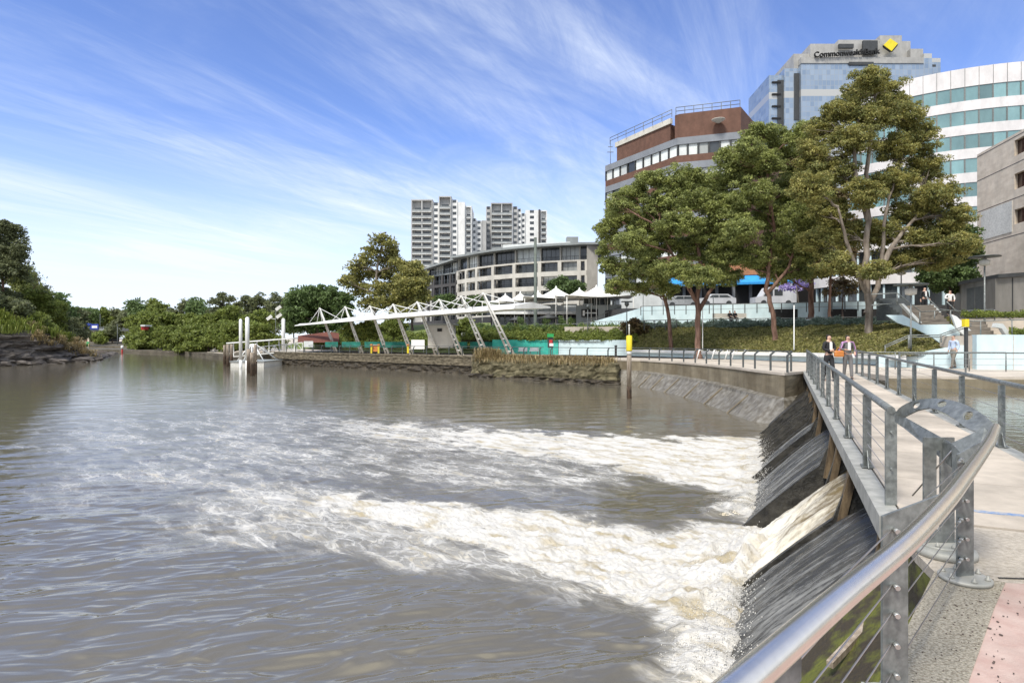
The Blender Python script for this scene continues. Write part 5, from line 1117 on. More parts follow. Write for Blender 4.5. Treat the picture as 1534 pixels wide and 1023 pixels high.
# ================================================================= RESTAURANTS, TENTS
rs = thing('restaurant_building', 'low restaurant building with white fascia and dark glass front', 'restaurant', (6, 80, 5.4))
m_ = MB(); bx(m_, 735, 472, 866, 500, 82, 8); part(m_, 'wall', M['dark'], rs)
m_ = MB(); m_.prism([(P(735, 0, 80.2).x, 80.2), (P(866, 0, 80.2).x, 80.2), (P(866, 0, 84).x, 90), (P(735, 0, 84).x, 90)], EYE-(470.5-HZ)/FP*80.2, EYE-(466.5-HZ)/FP*80.2); part(m_, 'roof', M['white'], rs)
m_ = MB(); bx(m_, 745, 457.5, 868, 469, 84, 5); part(m_, 'upper_wall', M['pale'], rs)
for x in range(740, 866, 9):
    m_ = MB(); bx(m_, x, 475, x+6.2, 493, 81.9, .1); part(m_, 'window', M['glassdark'], rs)
m_ = MB()
for x in range(738, 868, 9): bx(m_, x, 472, x+1, 499, 81.8, .15)
part(m_, 'mullion', M['grey'], rs)
m_ = MB(); bx(m_, 726, 455, 744, 462, 80, .2); 
gs = thing('grey_stair_building', 'grey clad building with outdoor stair and black sign board', 'building', (12, 78, 5))
q = [P(863, 457, 78), P(929, 457, 76), P(929, 492, 76), P(863, 500, 78)]
part(MB().prism([(P(863, 0, 78).x, 78), (P(931, 0, 76).x, 76), (13.5, 80), (11, 82)], 4.2, EYE-(457-HZ)/FP*77), 'wall', M['grey'], gs)
m_ = MB(); bx(m_, 871, 463, 896, 475, 77.0, .1); o = part(m_, 'sign_board', M['dark'], gs)
m_ = MB(); bx(m_, 873, 465, 876, 473, 76.95, .03); bx(m_, 877, 468, 894, 469.5, 76.95, .03); subpart(m_, 'sign_mark', M['white'], o)
m_ = MB(); bx(m_, 874, 447, 914, 457, 78.5, 4); part(m_, 'upper_window', M['glassdark'], gs)
m_ = MB(); 
for x in range(874, 930, 8): bx(m_, x, 446, x+.8, 457.5, 78.2, .1)
bx(m_, 872, 444.5, 930, 446.5, 78.1, 5); part(m_, 'upper_frame', M['pale'], gs)
m_ = MB(); m_.tube([P(885, 478, 75.6), P(931, 459, 75.6)], .05, 5); m_.tube([P(885, 486, 75.6), P(905, 478, 75.6), P(931, 466, 75.6)], .05, 5)
for x in range(888, 932, 8): m_.tube([P(x, 478-(x-885)*.42, 75.6), P(x, 488-(x-885)*.42, 75.6)], .035, 4)
part(m_, 'stair_railing', M['galv'], gs)
def tent(apex, halfpx, ye, d, label, dd=3.0):
    A = P(apex[0], apex[1], d); r = halfpx*1.18*d/FP; ze = EYE-(ye-HZ)/FP*d; n = 24; rings = []
    vs = []; fs = []; K = 9
    for k in range(K):
        f = k/(K-1); rad_ = r*f; 
        for j in range(n):
            an = 2*math.pi*j/n+math.pi/4; sq = 1/max(abs(math.cos(an-math.pi/4)), abs(math.sin(an-math.pi/4)))*.92 if f > .2 else 1; sq = lerp(1, sq, min(1, f)); corner = abs(math.cos(2*(an-math.pi/4)))
            z = lerp(A.z, ze, 1-(1-f)**2.1)+.25*f*f*(1-corner); vs.append((A.x+rad_*sq*math.cos(an-math.pi/4), A.y+rad_*.8*sq*math.sin(an-math.pi/4), z))
    for k in range(K-1):
        for j in range(n): fs.append((k*n+j, k*n+(j+1) % n, (k+1)*n+(j+1) % n, (k+1)*n+j))
    t = thing('peaked_tent', label, 'shade tent', (A.x, A.y, ze-3), 'white peaked tents'); mb = MB().add(vs, fs, 0, True); o = part(mb, 'canopy', M['tent'], t)
    mod = o.modifiers.new('thick', 'SOLIDIFY'); mod.thickness = .06
    part(MB().lathe((A.x, A.y, 0), [(.06, ze-4.5), (.06, A.z-.05)], 8).lathe((A.x, A.y, A.z-.1), [(.15, 0), (.1, .2), (.02, .3)], 8), 'pole', M['white'], t)
    if True:
        for sx in (-1, 1): part(MB().tube([(A.x+sx*r*.88, A.y-r*.7, ze+.05), (A.x+sx*r*.88, A.y-r*.7, ze-3.4)], .06, 6), 'corner_post', M['whited'], t)
for ap_, h_, ye, d, lab in (((757, 441), 32, 455, 86, 'white peaked tent, leftmost of the row and lowest'), ((779.5, 438.5), 30, 454, 84.5, 'white peaked tent second from the left, left of the tall pole'), ((806, 437), 34, 453, 83, 'white peaked tent partly behind the tall pole'), ((833, 430.5), 46, 449, 80, 'broad white peaked tent in the middle of the row'), ((868, 433), 36, 447.5, 79, 'white peaked tent over the grey stair building left end'), ((893.5, 429), 46, 447, 77, 'white peaked tent, rightmost of the row and tallest')):
    tent(ap_, h_, ye, d, lab)
def umbrella(px, ya, yb, hw, d, label, m_='darkgrey', yfoot=500):
    A = P(px, ya, d); r = hw*d/FP; ze = EYE-(yb-HZ)/FP*d; zf_ = EYE-(yfoot-HZ)/FP*d; t = thing('parasol', label, 'parasol', (A.x, A.y, zf_), 'cafe parasols')
    part(MB().lathe((A.x, A.y, 0), [(r, ze-.12), (r, ze), (.06, A.z), (.01, A.z+.1)], 8), 'canopy', M[m_], t); part(MB().lathe((A.x, A.y, 0), [(.05, zf_), (.05, A.z)], 6), 'pole', M['whited'], t)
umbrella(823, 470, 476, 17, 77, 'dark grey parasol on the restaurant terrace')
umbrella(775, 474, 479, 13, 79, 'dark grey parasol at the left of the restaurant terrace')
tr_ = thing('terrace_railing', 'steel railing along the restaurant terrace above the planting', 'railing', (4, 76, 5.3))
m_ = MB()
ra, rb, rc, rd = P(735, 487.5, 76), P(866, 485, 74), P(890, 482, 72), P(990, 480, 66)
pl_ = [ra, rb, rc, rd]; part(MB().tube(pl_, .04, 6), 'handrail', M['galv'], tr_); part(MB().tube([p-Vector((0, 0, .5)) for p in pl_], .02, 5), 'mid_rail', M['galv'], tr_)
for p in resample(pl_, 26): part(MB().beam(p, p-Vector((0, 0, 1.0)), .06, .06), 'post', M['greypost'], tr_)
for px, d in ((777, 76.5), (818, 76), (842, 75.6), (856, 75.8)):
    b_ = P(px, 497, d); t = thing('potted_shrub', {777: 'small clipped shrub in front of the restaurant, leftmost', 818: 'small clipped shrub under the dark parasol', 842: 'small clipped shrub right of the dark parasol', 856: 'small clipped shrub at the right end of the restaurant front'}[px], 'shrub', tuple(b_), 'clipped shrubs at the restaurant'); SHR = globals().setdefault('SHR', []); SHR.append((t, b_))
    part(MB().lathe(tuple(b_), [(.3, -.2), (.36, .4)], 10), 'pot', M['charcoal'], t); part(MB().lathe(tuple(b_), [(.05, .4), (.04, 1.0)], 6), 'stem', M['barkdark'], t)
# ================================================================= PALE BLUE WALLS, STEPS
bw = thing('street_retaining_wall', 'long pale blue retaining wall below the street behind the trees', 'wall', (25, 67, 5))
wl_ = [(P(930, 0, 71).x, 71), (P(965, 0, 69).x, 69), (P(1110, 0, 66.5).x, 66.5), (P(1345, 0, 62).x, 62)]
part(MB().prism(wl_+[(x+.2, y+.5) for x, y in wl_[::-1]], 4.3, [6.0, 7.35, 7.5, 7.5, 7.5, 7.5, 7.35, 6.0]), 'wall', M['paleblue'], bw)
for x0, x1, d in ((1162, 1195, 64.9), (1242, 1284, 63.2), (1293, 1335, 62.2)): m_ = MB(); bx(m_, x0, 463, x1, 482, d-.15, .3); part(m_, 'opening', M['dark'], bw)
rmp = thing('ramp_wall', 'pale blue ramp wall sloping up towards the street behind the forked tree', 'ramp wall', (18, 63, 5))
part(MB().prism([(14, 66), (30, 59.5), (30.1, 59.8), (14.1, 66.3)], 4.6, [5.2, 5.6, 5.6, 5.2]), 'wall', M['paleblue'], rmp)
part(MB().prism([(P(885, 0, 73).x, 73), (P(960, 0, 68).x, 68), (P(960, 0, 68.4).x, 68.4), (P(885, 0, 73.4).x, 73.4)], 4.2, [5.6, 7.1, 7.1, 5.6]), 'wall', M['paleblue'], rmp)
for lab, p0, p1, h, grp in (('grey railing along the top of the pale blue street wall', P(960, 459, 67.8), P(1345, 450, 61.5), 1.0, 'upper railings'), ('grey railing along the upper path behind the planted bank', P(965, 480, 62), P(1340, 474, 55), 1.0, 'upper railings')):
    t = thing('path_railing', lab, 'railing', tuple(p1), grp); part(MB().tube([p0, p1], .04, 6), 'handrail', M['galv'], t); part(MB().tube([p0-Vector((0, 0, .5)), p1-Vector((0, 0, .5))], .02, 5), 'mid_rail', M['galv'], t)
    for p in resample([p0, p1], 22): part(MB().beam(p, p-Vector((0, 0, h)), .08, .08), 'post', M['greypost'], t)
# front walls and steps at the right
fwl = thing('front_retaining_wall', 'pale blue retaining wall stepping up beside the stairs at the right', 'wall', (28, 31, 2.2))
part(MB().prism([(20.9, 34.4), (22.28, 33.0), (22.5, 33.4), (21.3, 34.8)], 2.0, [2.72, 2.95, 2.95, 2.72]), 'wall', M['paleblue'], fwl)
part(MB().prism([(22.3, 33.0), (24.9, 31.3), (25.0, 31.7), (22.6, 33.5)], 2.0, [2.95, 3.6, 3.6, 2.95]), 'wall', M['paleblue'], fwl)
part(MB().prism([(23.9, 30.9), (60, 26), (60, 27), (24.1, 31.5)], 2.0, 3.92), 'wall', M['paleblue'], fwl)
q = P(1504, 0, 30.4); part(MB().box((q.x, 29.83, 2.95), (.03, .04, 1.86)), 'joint', M['whited'], fwl)
struct(MB().prism([(24.1, 31.2), (60, 26.5), (60, 60), (31, 60), (30.5, 43), (23.8, 33.4)], 2.0, 3.87), 'lower_terrace_ground', M['prom'])
struct(MB().prism([(28.6, 40.3), (60, 33), (60, 60), (31, 60), (30.2, 45)], 3.8, 5.0), 'upper_terrace_ground', M['prom'])
def flight(label, a, b_, n, z0, z1, depthdir, tread, m_='stepwood', group='outdoor steps'):
    t = thing('stair_flight', label, 'stairs', (*a, z0), group); a, b_ = Vector((*a, 0)), Vector((*b_, 0)); dv = Vector((*depthdir, 0)).normalized(); h = (z1-z0)/n; mb = MB()
    for i in range(n):
        o_ = dv*tread*i; e = dv*tread*n
        mb.prism([(a+o_)[:2], (b_+o_)[:2], (b_+e)[:2], (a+e)[:2]], z0+h*i+.002*i, z0+h*(i+1))
    part(mb, 'step', M[m_], t); return t
A1, B1 = P(1376, 0, 36.5), P(1424, 0, 35.0)
flight('timber steps rising between sloping pale walls below the two suited people', (A1.x, 36.6), (B1.x, 35.1), 7, 4.55, 5.8, (.25, 1), .34)
A2, B2 = P(1455, 0, 32.5), P(1500, 0, 31.6)
flight('short timber steps at the right behind the yellow topped post', (A2.x, 32.4), (B2.x, 31.7), 6, 3.6, 4.7, (.3, 1), .34)
A3, B3 = P(1352, 0, 41), P(1392, 0, 40)
flight('upper steps leading to the street beside the tall tree', (A3.x+.3, 41), (B3.x+.3, 40), 9, 5.0, 6.6, (-.1, 1), .33, 'greypost')
sw_ = thing('stair_side_wall', 'pale blue stair side wall sloping down left of the man in the blue shirt', 'wall', tuple(P(1400, 520, 34)))
def polywall(pp, d0, slope, th): return [P(x, y, d0+slope*(x-1400)) for x, y in pp]
part(MB().plate(polywall([(1327, 472), (1352, 472), (1378, 486.5), (1424, 486), (1432, 492), (1444, 503), (1448, 525), (1420, 523), (1395, 505), (1370, 492), (1345, 484)], 34.5, -.012, 0), .25), 'wall', M['paleblue'], sw_)
part(MB().plate(polywall([(1424, 471), (1432, 474), (1448, 490), (1462, 503), (1444, 503), (1432, 492)], 33.8, -.01, 0), .25), 'wall', M['pale'], sw_)
part(MB().plate(polywall([(1348, 455), (1352, 455), (1380, 484), (1374, 484)], 36.5, 0, 0), .25), 'wall', M['pale'], sw_)
part(MB().plate(polywall([(1392, 455), (1398, 457), (1408, 468), (1402, 468)], 37.5, 0, 0), .25), 'wall', M['pale'], sw_)
part(MB().plate(polywall([(1490, 484), (1500, 485), (1513, 503), (1505, 503), (1498, 492), (1488, 490)], 32, 0, 0), .25), 'wall', M['pale'], sw_)
def rails(label, lines, d, posts, grp, r=.03):
    t = thing('stair_railing', label, 'railing', tuple(P(lines[0][0][0], lines[0][0][1], d)), grp)
    for ln in lines: part(MB().tube([P(x, y, d) for x, y in ln], r, 8), 'handrail', M['galv'], t)
    for x, y0, y1 in posts: part(MB().tube([P(x, y0, d), P(x, y1, d)], r*1.1, 8), 'post', M['galv'], t)
rails('steel stair railing beside the upper steps by the tall tree', [[(1305, 441), (1344, 439), (1380, 467), (1424, 465)], [(1305, 457), (1336, 455)]], 36.2, [(1344, 439, 456), (1378, 467, 485), (1400, 466, 485), (1423.5, 465, 485)], 'stair railings')
rails('steel stair railing left of the suited man in the white shirt', [[(1386, 443), (1407, 463), (1424, 465), (1440, 466), (1487, 464), (1515, 479), (1560, 479)], [(1418, 452), (1446, 478)]], 35.4, [(1424, 465, 478), (1463, 465, 478), (1490, 464, 480)], 'stair railings')
rails('long steel handrail climbing above the planted corner to the yellow topped post', [[(1325, 518), (1362, 502), (1406, 502), (1455, 485)], [(1325, 521), (1362, 505), (1406, 505), (1455, 488)]], 32.9, [(1326, 518, 528), (1361, 503, 522), (1362, 502, 520), (1410, 501, 513)], 'stair railings')
rails('thin steel railing along the short timber steps at the right', [[(1455, 481), (1534, 479), (1580, 479)], [(1447, 478), (1455, 481)]], 31.4, [(1469, 481, 503), (1516, 480, 503)], 'stair railings', .025)
rails('square steel guard rail on the promenade in front of the pale blue wall', [[(1264, 527.5), (1507, 528)], [(1284, 532), (1420, 530)]], 28.5, [(1341, 528, 553), (1348, 528, 553), (1399, 528, 555), (1452, 528, 556), (1507, 528, 557)], 'stair railings', .024)
b_ = P(1448.5, 551, 31); t = thing('yellow_topped_post', 'black post with a yellow band against the pale blue wall', 'post', tuple(b_))
m_ = MB(); bx(m_, 1447, 490, 1450.5, 551, 30.6, .14); part(m_, 'shaft', M['darkgrey'], t); m_ = MB(); bx(m_, 1445.5, 478, 1452, 489.5, 30.5, .22); part(m_, 'band', M['yellow'], t)
b_ = P(922.5, 536, 59); t = thing('dark_bollard', 'short dark bollard at the left end of the white seat wall', 'bollard', tuple(b_)); m_ = MB(); m_.lathe((b_.x, b_.y, 2.0-.1), [(.11, 0), (.11, .95), (.14, .97), (.14, 1.08), (.05, 1.12)], 12); part(m_, 'shaft', M['darkgrey'], t)
# slanting white bike racks by the curved railing
for i, x in enumerate((1043.5, 1056, 1066, 1076, 1086, 1096, 1112)):
    a = P(x, 537, 46); t = thing('bike_rack', ['leftmost', 'second', 'third', 'fourth', 'fifth', 'sixth', 'rightmost'][i]+' of the slanting white bike racks in front of the seat wall', 'bike rack', (a.x, a.y, 2.05), 'white bike racks'); m_ = MB(); s_ = 1 if i % 2 else -1
    m_.tube([(a.x, a.y, 2.05), (a.x+.22, a.y, 2.85), (a.x+.52, a.y+.2, 2.7)], .045, 6); part(m_, 'hoop', M['white'], t)
# cars and vans on the street
def car(px, yb, d, L, H, label, m_, van=False):
    b_ = P(px, yb, d); z = 7.62; t = thing('parked_van' if van else 'parked_car', label, 'van' if van else 'car', (b_.x, d, z), 'vehicles on the street'); x0 = b_.x-L/2
    pf = [(0, .35), (0, .95), (.04, 1.0), (.22, 1.05), (.33, H), (.78, H), (.93, 1.08), (1, 1.0), (1, .35)] if not van else [(0, .35), (0, 1.05), (.16, 1.15), (.30, H*.97), (.38, H), (.97, H), (1, H*.9), (1, .35)]
    def pris(pl, y0, y1, name, mt, par=None):
        k = len(pl); vs = [(x0+u*L, y, z+v) for y in (y0, y1) for u, v in pl]; mb = MB().add(vs, [(i, (i+1) % k, k+(i+1) % k, k+i) for i in range(k)]+[tuple(range(k)), tuple(reversed(range(k, 2*k)))])
        return part(mb, name, mt, t)
    pris(pf, d-.85, d+.85, 'body', m_)
    w = [(.27, 1.08), (.35, H-.12), (.52, H-.12), (.52, 1.08)]; w2 = [(.54, 1.08), (.54, H-.12), (.75, H-.12), (.86, 1.1)]
    if van: w = [(.2, 1.2), (.31, H-.35), (.42, H-.3), (.42, 1.2)]; w2 = [(.46, 1.25), (.46, H-.3), (.66, H-.3), (.66, 1.25)]
    pris(w, d-.88, d-.84, 'window', M['glassdark']); pris(w2, d-.88, d-.84, 'window', M['glassdark'])
    for u in (.2, .8):
        c = (x0+u*L, d-.80, z+.34); mb = MB(); n = 16; vs = [(c[0]+.34*math.cos(2*math.pi*k/n), y, c[2]+.34*math.sin(2*math.pi*k/n)) for y in (d-.92, d-.7) for k in range(n)]
        mb.add(vs, [(k, (k+1) % n, n+(k+1) % n, n+k) for k in range(n)]+[tuple(reversed(range(n))), tuple(range(n, 2*n))]); part(mb, 'wheel', M['darkgrey'], t)
wm = mat('white_car_paint', (.60, .61, .63), .25, var=.02, spec=.7)
car(1158, 457, 74, 5.0, 2.3, 'white van parked on the street behind the leaning tree', wm, True)
car(1072, 457, 75, 4.5, 1.5, 'white car on the street behind the forked tree', wm)
car(1020, 459, 78, 4.5, 1.5, 'silver car on the street left of the forked tree', mat('silver_paint', (.45, .46, .47), .3, .3))
m_ = MB(); bx(m_, 930, 436, 1000, 462, 84, 1); solo(m_, 'white_hoarding', M['pale'], 'plain pale hoarding on the street left of the shops', 'hoarding')
m_ = MB(); bx(m_, 999, 451, 1021, 461, 79.5, .2); solo(m_, 'green_sign', mat('dull_green', (.10, .16, .09)), 'dull green board on the street behind the left trees', 'board')
# street furniture: bench with seated couple
t = thing('park_bench', 'pale bench on the upper path with a couple sitting on it', 'bench', tuple(P(1097, 484, 60)), None)
c = P(1094, 484, 60); 
part(MB().box((c.x, c.y, c.z+.45), (3.4, .45, .07)), 'seat', M['cream'], t); part(MB().box((c.x, c.y+.25, c.z+.75), (3.4, .06, .45)), 'backrest', M['cream'], t)
for dx in (-1.4, 0, 1.4): part(MB().box((c.x+dx, c.y, c.z+.21), (.1, .4, .42)), 'leg', M['greypost'], t)
BENCH = c
# far left road bridge
rb_ = thing('road_bridge', 'low far road bridge with blue hoarding and dark brick abutments', 'bridge', (-150, 215, 2)); D_ = 215
m_ = MB(); bx(m_, 96, 491, 172, 495.5, D_, 8); part(m_, 'deck', M['grey'], rb_)
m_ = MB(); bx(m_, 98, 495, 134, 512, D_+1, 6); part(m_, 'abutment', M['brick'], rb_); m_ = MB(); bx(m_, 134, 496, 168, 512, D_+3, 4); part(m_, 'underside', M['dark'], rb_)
for x in (112, 122, 131, 139): m_ = MB(); bx(m_, x, 495.5, x+2.4, 515, D_+.6, .8); part(m_, 'pier', M['concrete'], rb_)
m_ = MB(); bx(m_, 126, 484.5, 136, 493.5, D_-.3, .3); part(m_, 'blue_panel', M['bluesign'], rb_); m_ = MB(); bx(m_, 136, 485.5, 147, 493.5, D_-.3, .3); o = part(m_, 'advert_panel', M['bluesign'], rb_); m_ = MB(); bx(m_, 137.5, 488, 145.5, 491.5, D_-.4, .08); subpart(m_, 'pale_patch', M['white'], o)
m_ = MB(); bx(m_, 97, 489.3, 170, 490, D_-.2, .2)
for x in range(98, 170, 6): bx(m_, x, 489.5, x+.5, 492, D_-.2, .2)
part(m_, 'parapet_rail', M['galv'], rb_)
struct(MB().prism([(-165, 196), (-100, 190), (-96, 214), (-175, 218)], -1.5, [.9, .9, 2.2, 2.2]), 'far_bank', M['mud'])
fwr = MB(); bx(fwr, 88, 519, 205, 527, 176, 6); solo(fwr, 'far_weir', M['quay'], 'low far concrete weir across the water below the road bridge', 'weir')
lamp('street_lamp', 'slim street lamp on the far left bank beside the road bridge', 176, 486, 516, 200, 1.1, 'head', 'far street lamps')
lamp('street_lamp', 'far pole rising above the blue hoarding of the road bridge', 150, 470, 491, 216, .8, 'pole', None)
m_ = MB(); a = P(214, 492, 175); t = thing('hut', 'small red and white hut half hidden in the mangroves', 'hut', tuple(a)); bx(m_, 211.5, 489, 216, 494, 148, 2); part(m_, 'wall', M['red'], t); m_ = MB(); bx(m_, 210.5, 486.5, 217, 489, 147.6, 3); part(m_, 'roof', M['pale'], t)
# ================================================================= VEGETATION
def leaf_cloud(cent, ax, size, n, rng, droop=.0, flat=1.0):
    """cent (m,3) clump centres, ax (m,3) clump radii; n leaves per clump -> quads"""
    m = len(cent); tot = m*n; idx = np.repeat(np.arange(m), n)
    v = rng.normal(size=(tot, 3)); v /= np.linalg.norm(v, axis=1)[:, None]
    r = rng.uniform(.25, 1.0, tot)**.6
    v[:, 2] = np.where(rng.rand(tot) < .35, np.abs(v[:, 2]), v[:, 2])
    p = cent[idx]+v*r[:, None]*ax[idx]
    a = rng.normal(size=(tot, 3)); a[:, 2] -= droop; a /= np.linalg.norm(a, axis=1)[:, None]
    b = np.cross(a, v+rng.normal(size=(tot, 3))*.7); b /= np.linalg.norm(b, axis=1)[:, None]+1e-6
    s = size*rng.uniform(.6, 1.35, tot)[:, None]
    q = np.stack([p-a*s, p-b*s*.48, p+a*s, p+b*s*.48], 1).reshape(-1, 3)
    f = np.arange(tot*4).reshape(-1, 4); return q, f
def limb(mb, p0, p1, r0, r1, rng, bow=.1, n=6, k=6, mi=0):
    p0, p1 = Vector(p0), Vector(p1); L = (p1-p0).length; o = Vector(rng.normal(size=3))*L*bow; o.z = abs(o.z)*.5; pts = []
    for i in range(n+1):
        f = i/n; p = p0.lerp(p1, f)+o*math.sin(math.pi*f)*(1 if 0 < i < n else 0)+(Vector(rng.normal(size=3))*L*.018 if 0 < i < n else Vector()); pts.append(p)
    mb.tube(pts, [lerp(r0, r1, (i/n)**.8) for i in range(n+1)], k, mi, cap=False); return pts
def tree(name, label, group, base, trunk, lobes, d, leaf, bark, size=.16, dens=1.0, nleaf=70, clump=.75, seed=0, trunk_r=.28, depthf=.8, fork=None, cat='tree', droop=.4, twig=True, stems=()):
    """base: world point; trunk: px polyline [(x, y, dd)] from base up; lobes: (px, py, rpx, rpy[, dd])"""
    rng = np.random.RandomState(seed+100); k = d/FP
    t = thing(name, label, cat, tuple(base), group)
    tp_ = [Vector(base)+Vector((0, 0, -.5)), Vector(base)]+[P(x, y, d+dd) for x, y, dd in trunk]
    mb = MB(); nt = len(tp_); dn = []
    for a, b_ in zip(tp_, tp_[1:]):
        for i in range(4): dn.append(a.lerp(b_, i/4)+Vector(rng.normal(size=3))*trunk_r*.12)
    dn.append(tp_[-1]); rs_ = [trunk_r*(1.35 if i < 4 else 1)*lerp(1, .30, i/(len(dn)-1)) for i in range(len(dn))]
    mb.tube(dn, rs_, 10, cap=False)
    for st in stems:
        sp_ = [P(x, y, d+dd) for x, y, dd in st]; sd_ = []
        for a, b_ in zip(sp_, sp_[1:]): sd_ += [a.lerp(b_, i/4)+Vector(rng.normal(size=3))*trunk_r*.1 for i in range(4)]
        sd_.append(sp_[-1]); mb.tube(sd_, [trunk_r*lerp(.72, .22, i/(len(sd_)-1)) for i in range(len(sd_))], 8, cap=False); dn += sd_[2:]
    cc, aa = [], []
    for L in lobes:
        px, py, rx, ry = L[:4]; dd = L[4] if len(L) > 4 else rng.uniform(-1, 1)*2.0
        c = P(px, py, d+dd); rX, rZ = rx*k, ry*k; rY = (rX+rZ)/2*depthf
        nc = max(3, int(dens*14*(rX*rZ*rY)**(.62)/(clump**1.75)))
        v = rng.normal(size=(nc, 3)); v /= np.linalg.norm(v, axis=1)[:, None]; r = rng.uniform(.15, 1, nc)**.55*np.where(rng.rand(nc) < .18, 1.22, 1.0)
        pc = np.array(c)+v*r[:, None]*np.array([rX, rY, rZ])*.92
        cc.append(pc); sz = clump*rng.uniform(.6, 1.25, nc)
        aa.append(np.stack([sz, sz, sz*.6], 1))
        # limb from the nearest lower trunk point to the lobe, twigs to its clumps
        tp2 = [q for q in dn[5:] if q.z < c.z+rZ*.1] or [dn[6]]
        s_ = min(tp2, key=lambda q: (q-c).length+max(0, (q.z-c.z)+1.2)*.8); L_ = limb(mb, s_, c, trunk_r*.34, trunk_r*.10, rng, .10, 6, 6)
        if twig:
            for j in rng.permutation(nc)[:int(min(nc, 14))]:
                limb(mb, L_[int(rng.randint(2, 6))], Vector(pc[j]), trunk_r*.11, trunk_r*.03, rng, .12, 3, 4)
    cc, aa = np.concatenate(cc), np.concatenate(aa)
    q, f = leaf_cloud(cc, aa, size, nleaf, rng, droop)
    part(mb, 'trunk', M[bark], t)
    npmesh('crown', q, f, M[leaf], False, parent=t)
    return t
def bank_z(x, y):
    best, bz = 1e9, 2.3
    for i in range(NB):
        for j in range(MBK):
            f = j/(MBK-1); px = lerp(ba[i].x, bt_[i].x, f); py = lerp(ba[i].y, bt_[i].y, f); q = (px-x)**2+(py-y)**2
            if q < best: best, bz = q, BANK_Z[i, j]
    return bz
def foot(px, d):
    p = P(px, 500, d); return Vector((p.x, p.y, bank_z(p.x, p.y)-.05))
GE = 'gum trees on the planted bank'
tree('gum_tree', 'tallest gum tree with pale trunk in front of the glass bank tower', GE, foot(1301, 43.5), [(1300, 440, 0), (1296, 400, 0), (1300, 330, 0), (1298, 260, .3), (1308, 190, 0), (1312, 130, 0)],
     [(1302, 120, 27, 22), (1285, 140, 24, 20), (1330, 138, 28, 22), (1262, 165, 30, 22), (1310, 172, 40, 24), (1355, 170, 32, 24), (1232, 195, 30, 22), (1275, 210, 36, 26), (1375, 205, 32, 28), (1340, 222, 34, 24),
      (1215, 232, 26, 22), (1250, 258, 40, 26), (1385, 250, 30, 30), (1335, 275, 40, 26), (1292, 290, 30, 26), (1215, 280, 30, 28), (1405, 292, 34, 24), (1370, 318, 40, 26), (1240, 318, 34, 26), (1432, 325, 26, 24), (1320, 350, 40, 24),
      (1268, 352, 34, 22), (1395, 358, 44, 24), (1438, 366, 26, 20), (1225, 365, 30, 24), (1350, 388, 44, 20), (1255, 395, 30, 18), (1405, 392, 36, 16), (1310, 405, 24, 14)],
     43.5, 'leaf_euc', 'bark', size=.085, dens=1.0, nleaf=95, clump=.46, seed=1, trunk_r=.30, stems=[[(1297, 470, 0), (1316, 430, .2), (1322, 380, .4), (1326, 320, .4), (1340, 270, .3)], [(1300, 440, 0), (1282, 405, -.3), (1268, 360, -.3), (1255, 310, -.4)], [(1300, 330, 0), (1285, 280, -.2), (1278, 220, 0), (1290, 160, 0)], [(1319, 400, .3), (1350, 350, .5), (1385, 310, .6)]])
tree('gum_tree', 'leaning gum tree with reddish trunk left of the tallest one', GE, foot(1161, 49), [(1158, 470, 0), (1148, 435, 0), (1152, 400, .5), (1160, 340, .5), (1150, 270, 0), (1145, 220, 0)],
     [(1138, 200, 26, 16), (1165, 212, 26, 20), (1120, 225, 24, 20), (1148, 245, 34, 22), (1188, 240, 24, 26), (1105, 262, 26, 22), (1130, 290, 34, 22), (1178, 285, 32, 28), (1095, 305, 26, 22), (1150, 325, 36, 24), (1200, 325, 28, 26), (1110, 345, 30, 22), (1170, 365, 36, 24), (1128, 385, 32, 20), (1205, 375, 26, 24), (1160, 402, 30, 16), (1100, 390, 22, 18), (1195, 408, 20, 14), (1090, 240, 20, 20), (1205, 205, 26, 22), (1215, 240, 26, 28), (1075, 280, 22, 20), (1222, 290, 24, 24)],
     49, 'leaf_euc2', 'barkred', size=.09, dens=.95, nleaf=95, clump=.48, seed=2, trunk_r=.24, stems=[[(1150, 440, 0), (1182, 400, .3), (1195, 350, .3)]])
tree('gum_tree', 'broad gum tree with forked reddish trunk in front of the brick office block', GE, foot(1046, 51), [(1046, 470, 0), (1045, 440, 0), (1052, 410, 0), (1045, 370, .5), (1030, 320, 0), (1015, 285, 0)],
     [(975, 268, 24, 14), (1010, 278, 30, 16), (950, 290, 24, 18), (990, 302, 34, 20), (1040, 300, 30, 20), (1075, 310, 26, 26), (1015, 335, 38, 22), (1060, 345, 34, 22), (970, 335, 28, 20), (1090, 360, 24, 24), (1030, 372, 36, 20), (990, 365, 28, 20), (1070, 385, 34, 18), (1015, 405, 34, 16), (1050, 415, 34, 16), (1085, 415, 26, 16), (1030, 262, 26, 16), (1065, 275, 26, 20), (925, 310, 22, 18), (1100, 330, 22, 22), (945, 360, 26, 18), (975, 395, 26, 18)],
     51, 'leaf_euc2', 'barkred', size=.095, dens=.95, nleaf=95, clump=.48, seed=3, trunk_r=.28, stems=[[(1047, 465, 0), (1068, 430, .3), (1078, 390, .4)], [(1045, 455, 0), (1028, 425, -.3), (1012, 390, -.3), (985, 340, -.4)]])
tree('gum_tree', 'smaller gum tree with dark bent trunk at the left end of the bank', GE, foot(1006, 57), [(1000, 462, 0), (993, 440, 0), (985, 415, 0), (965, 370, 0), (950, 330, 0)],
     [(940, 300, 20, 18), (925, 325, 22, 20), (955, 335, 26, 20), (908, 345, 18, 16), (935, 365, 26, 20), (965, 375, 24, 18), (902, 372, 12, 16), (915, 398, 20, 16), (950, 405, 28, 16), (985, 410, 26, 18), (925, 428, 22, 14), (965, 432, 26, 12), (1000, 436, 20, 12)],
     57, 'leaf_euc2', 'barkred', size=.095, dens=.8, nleaf=90, clump=.46, seed=4, trunk_r=.22)
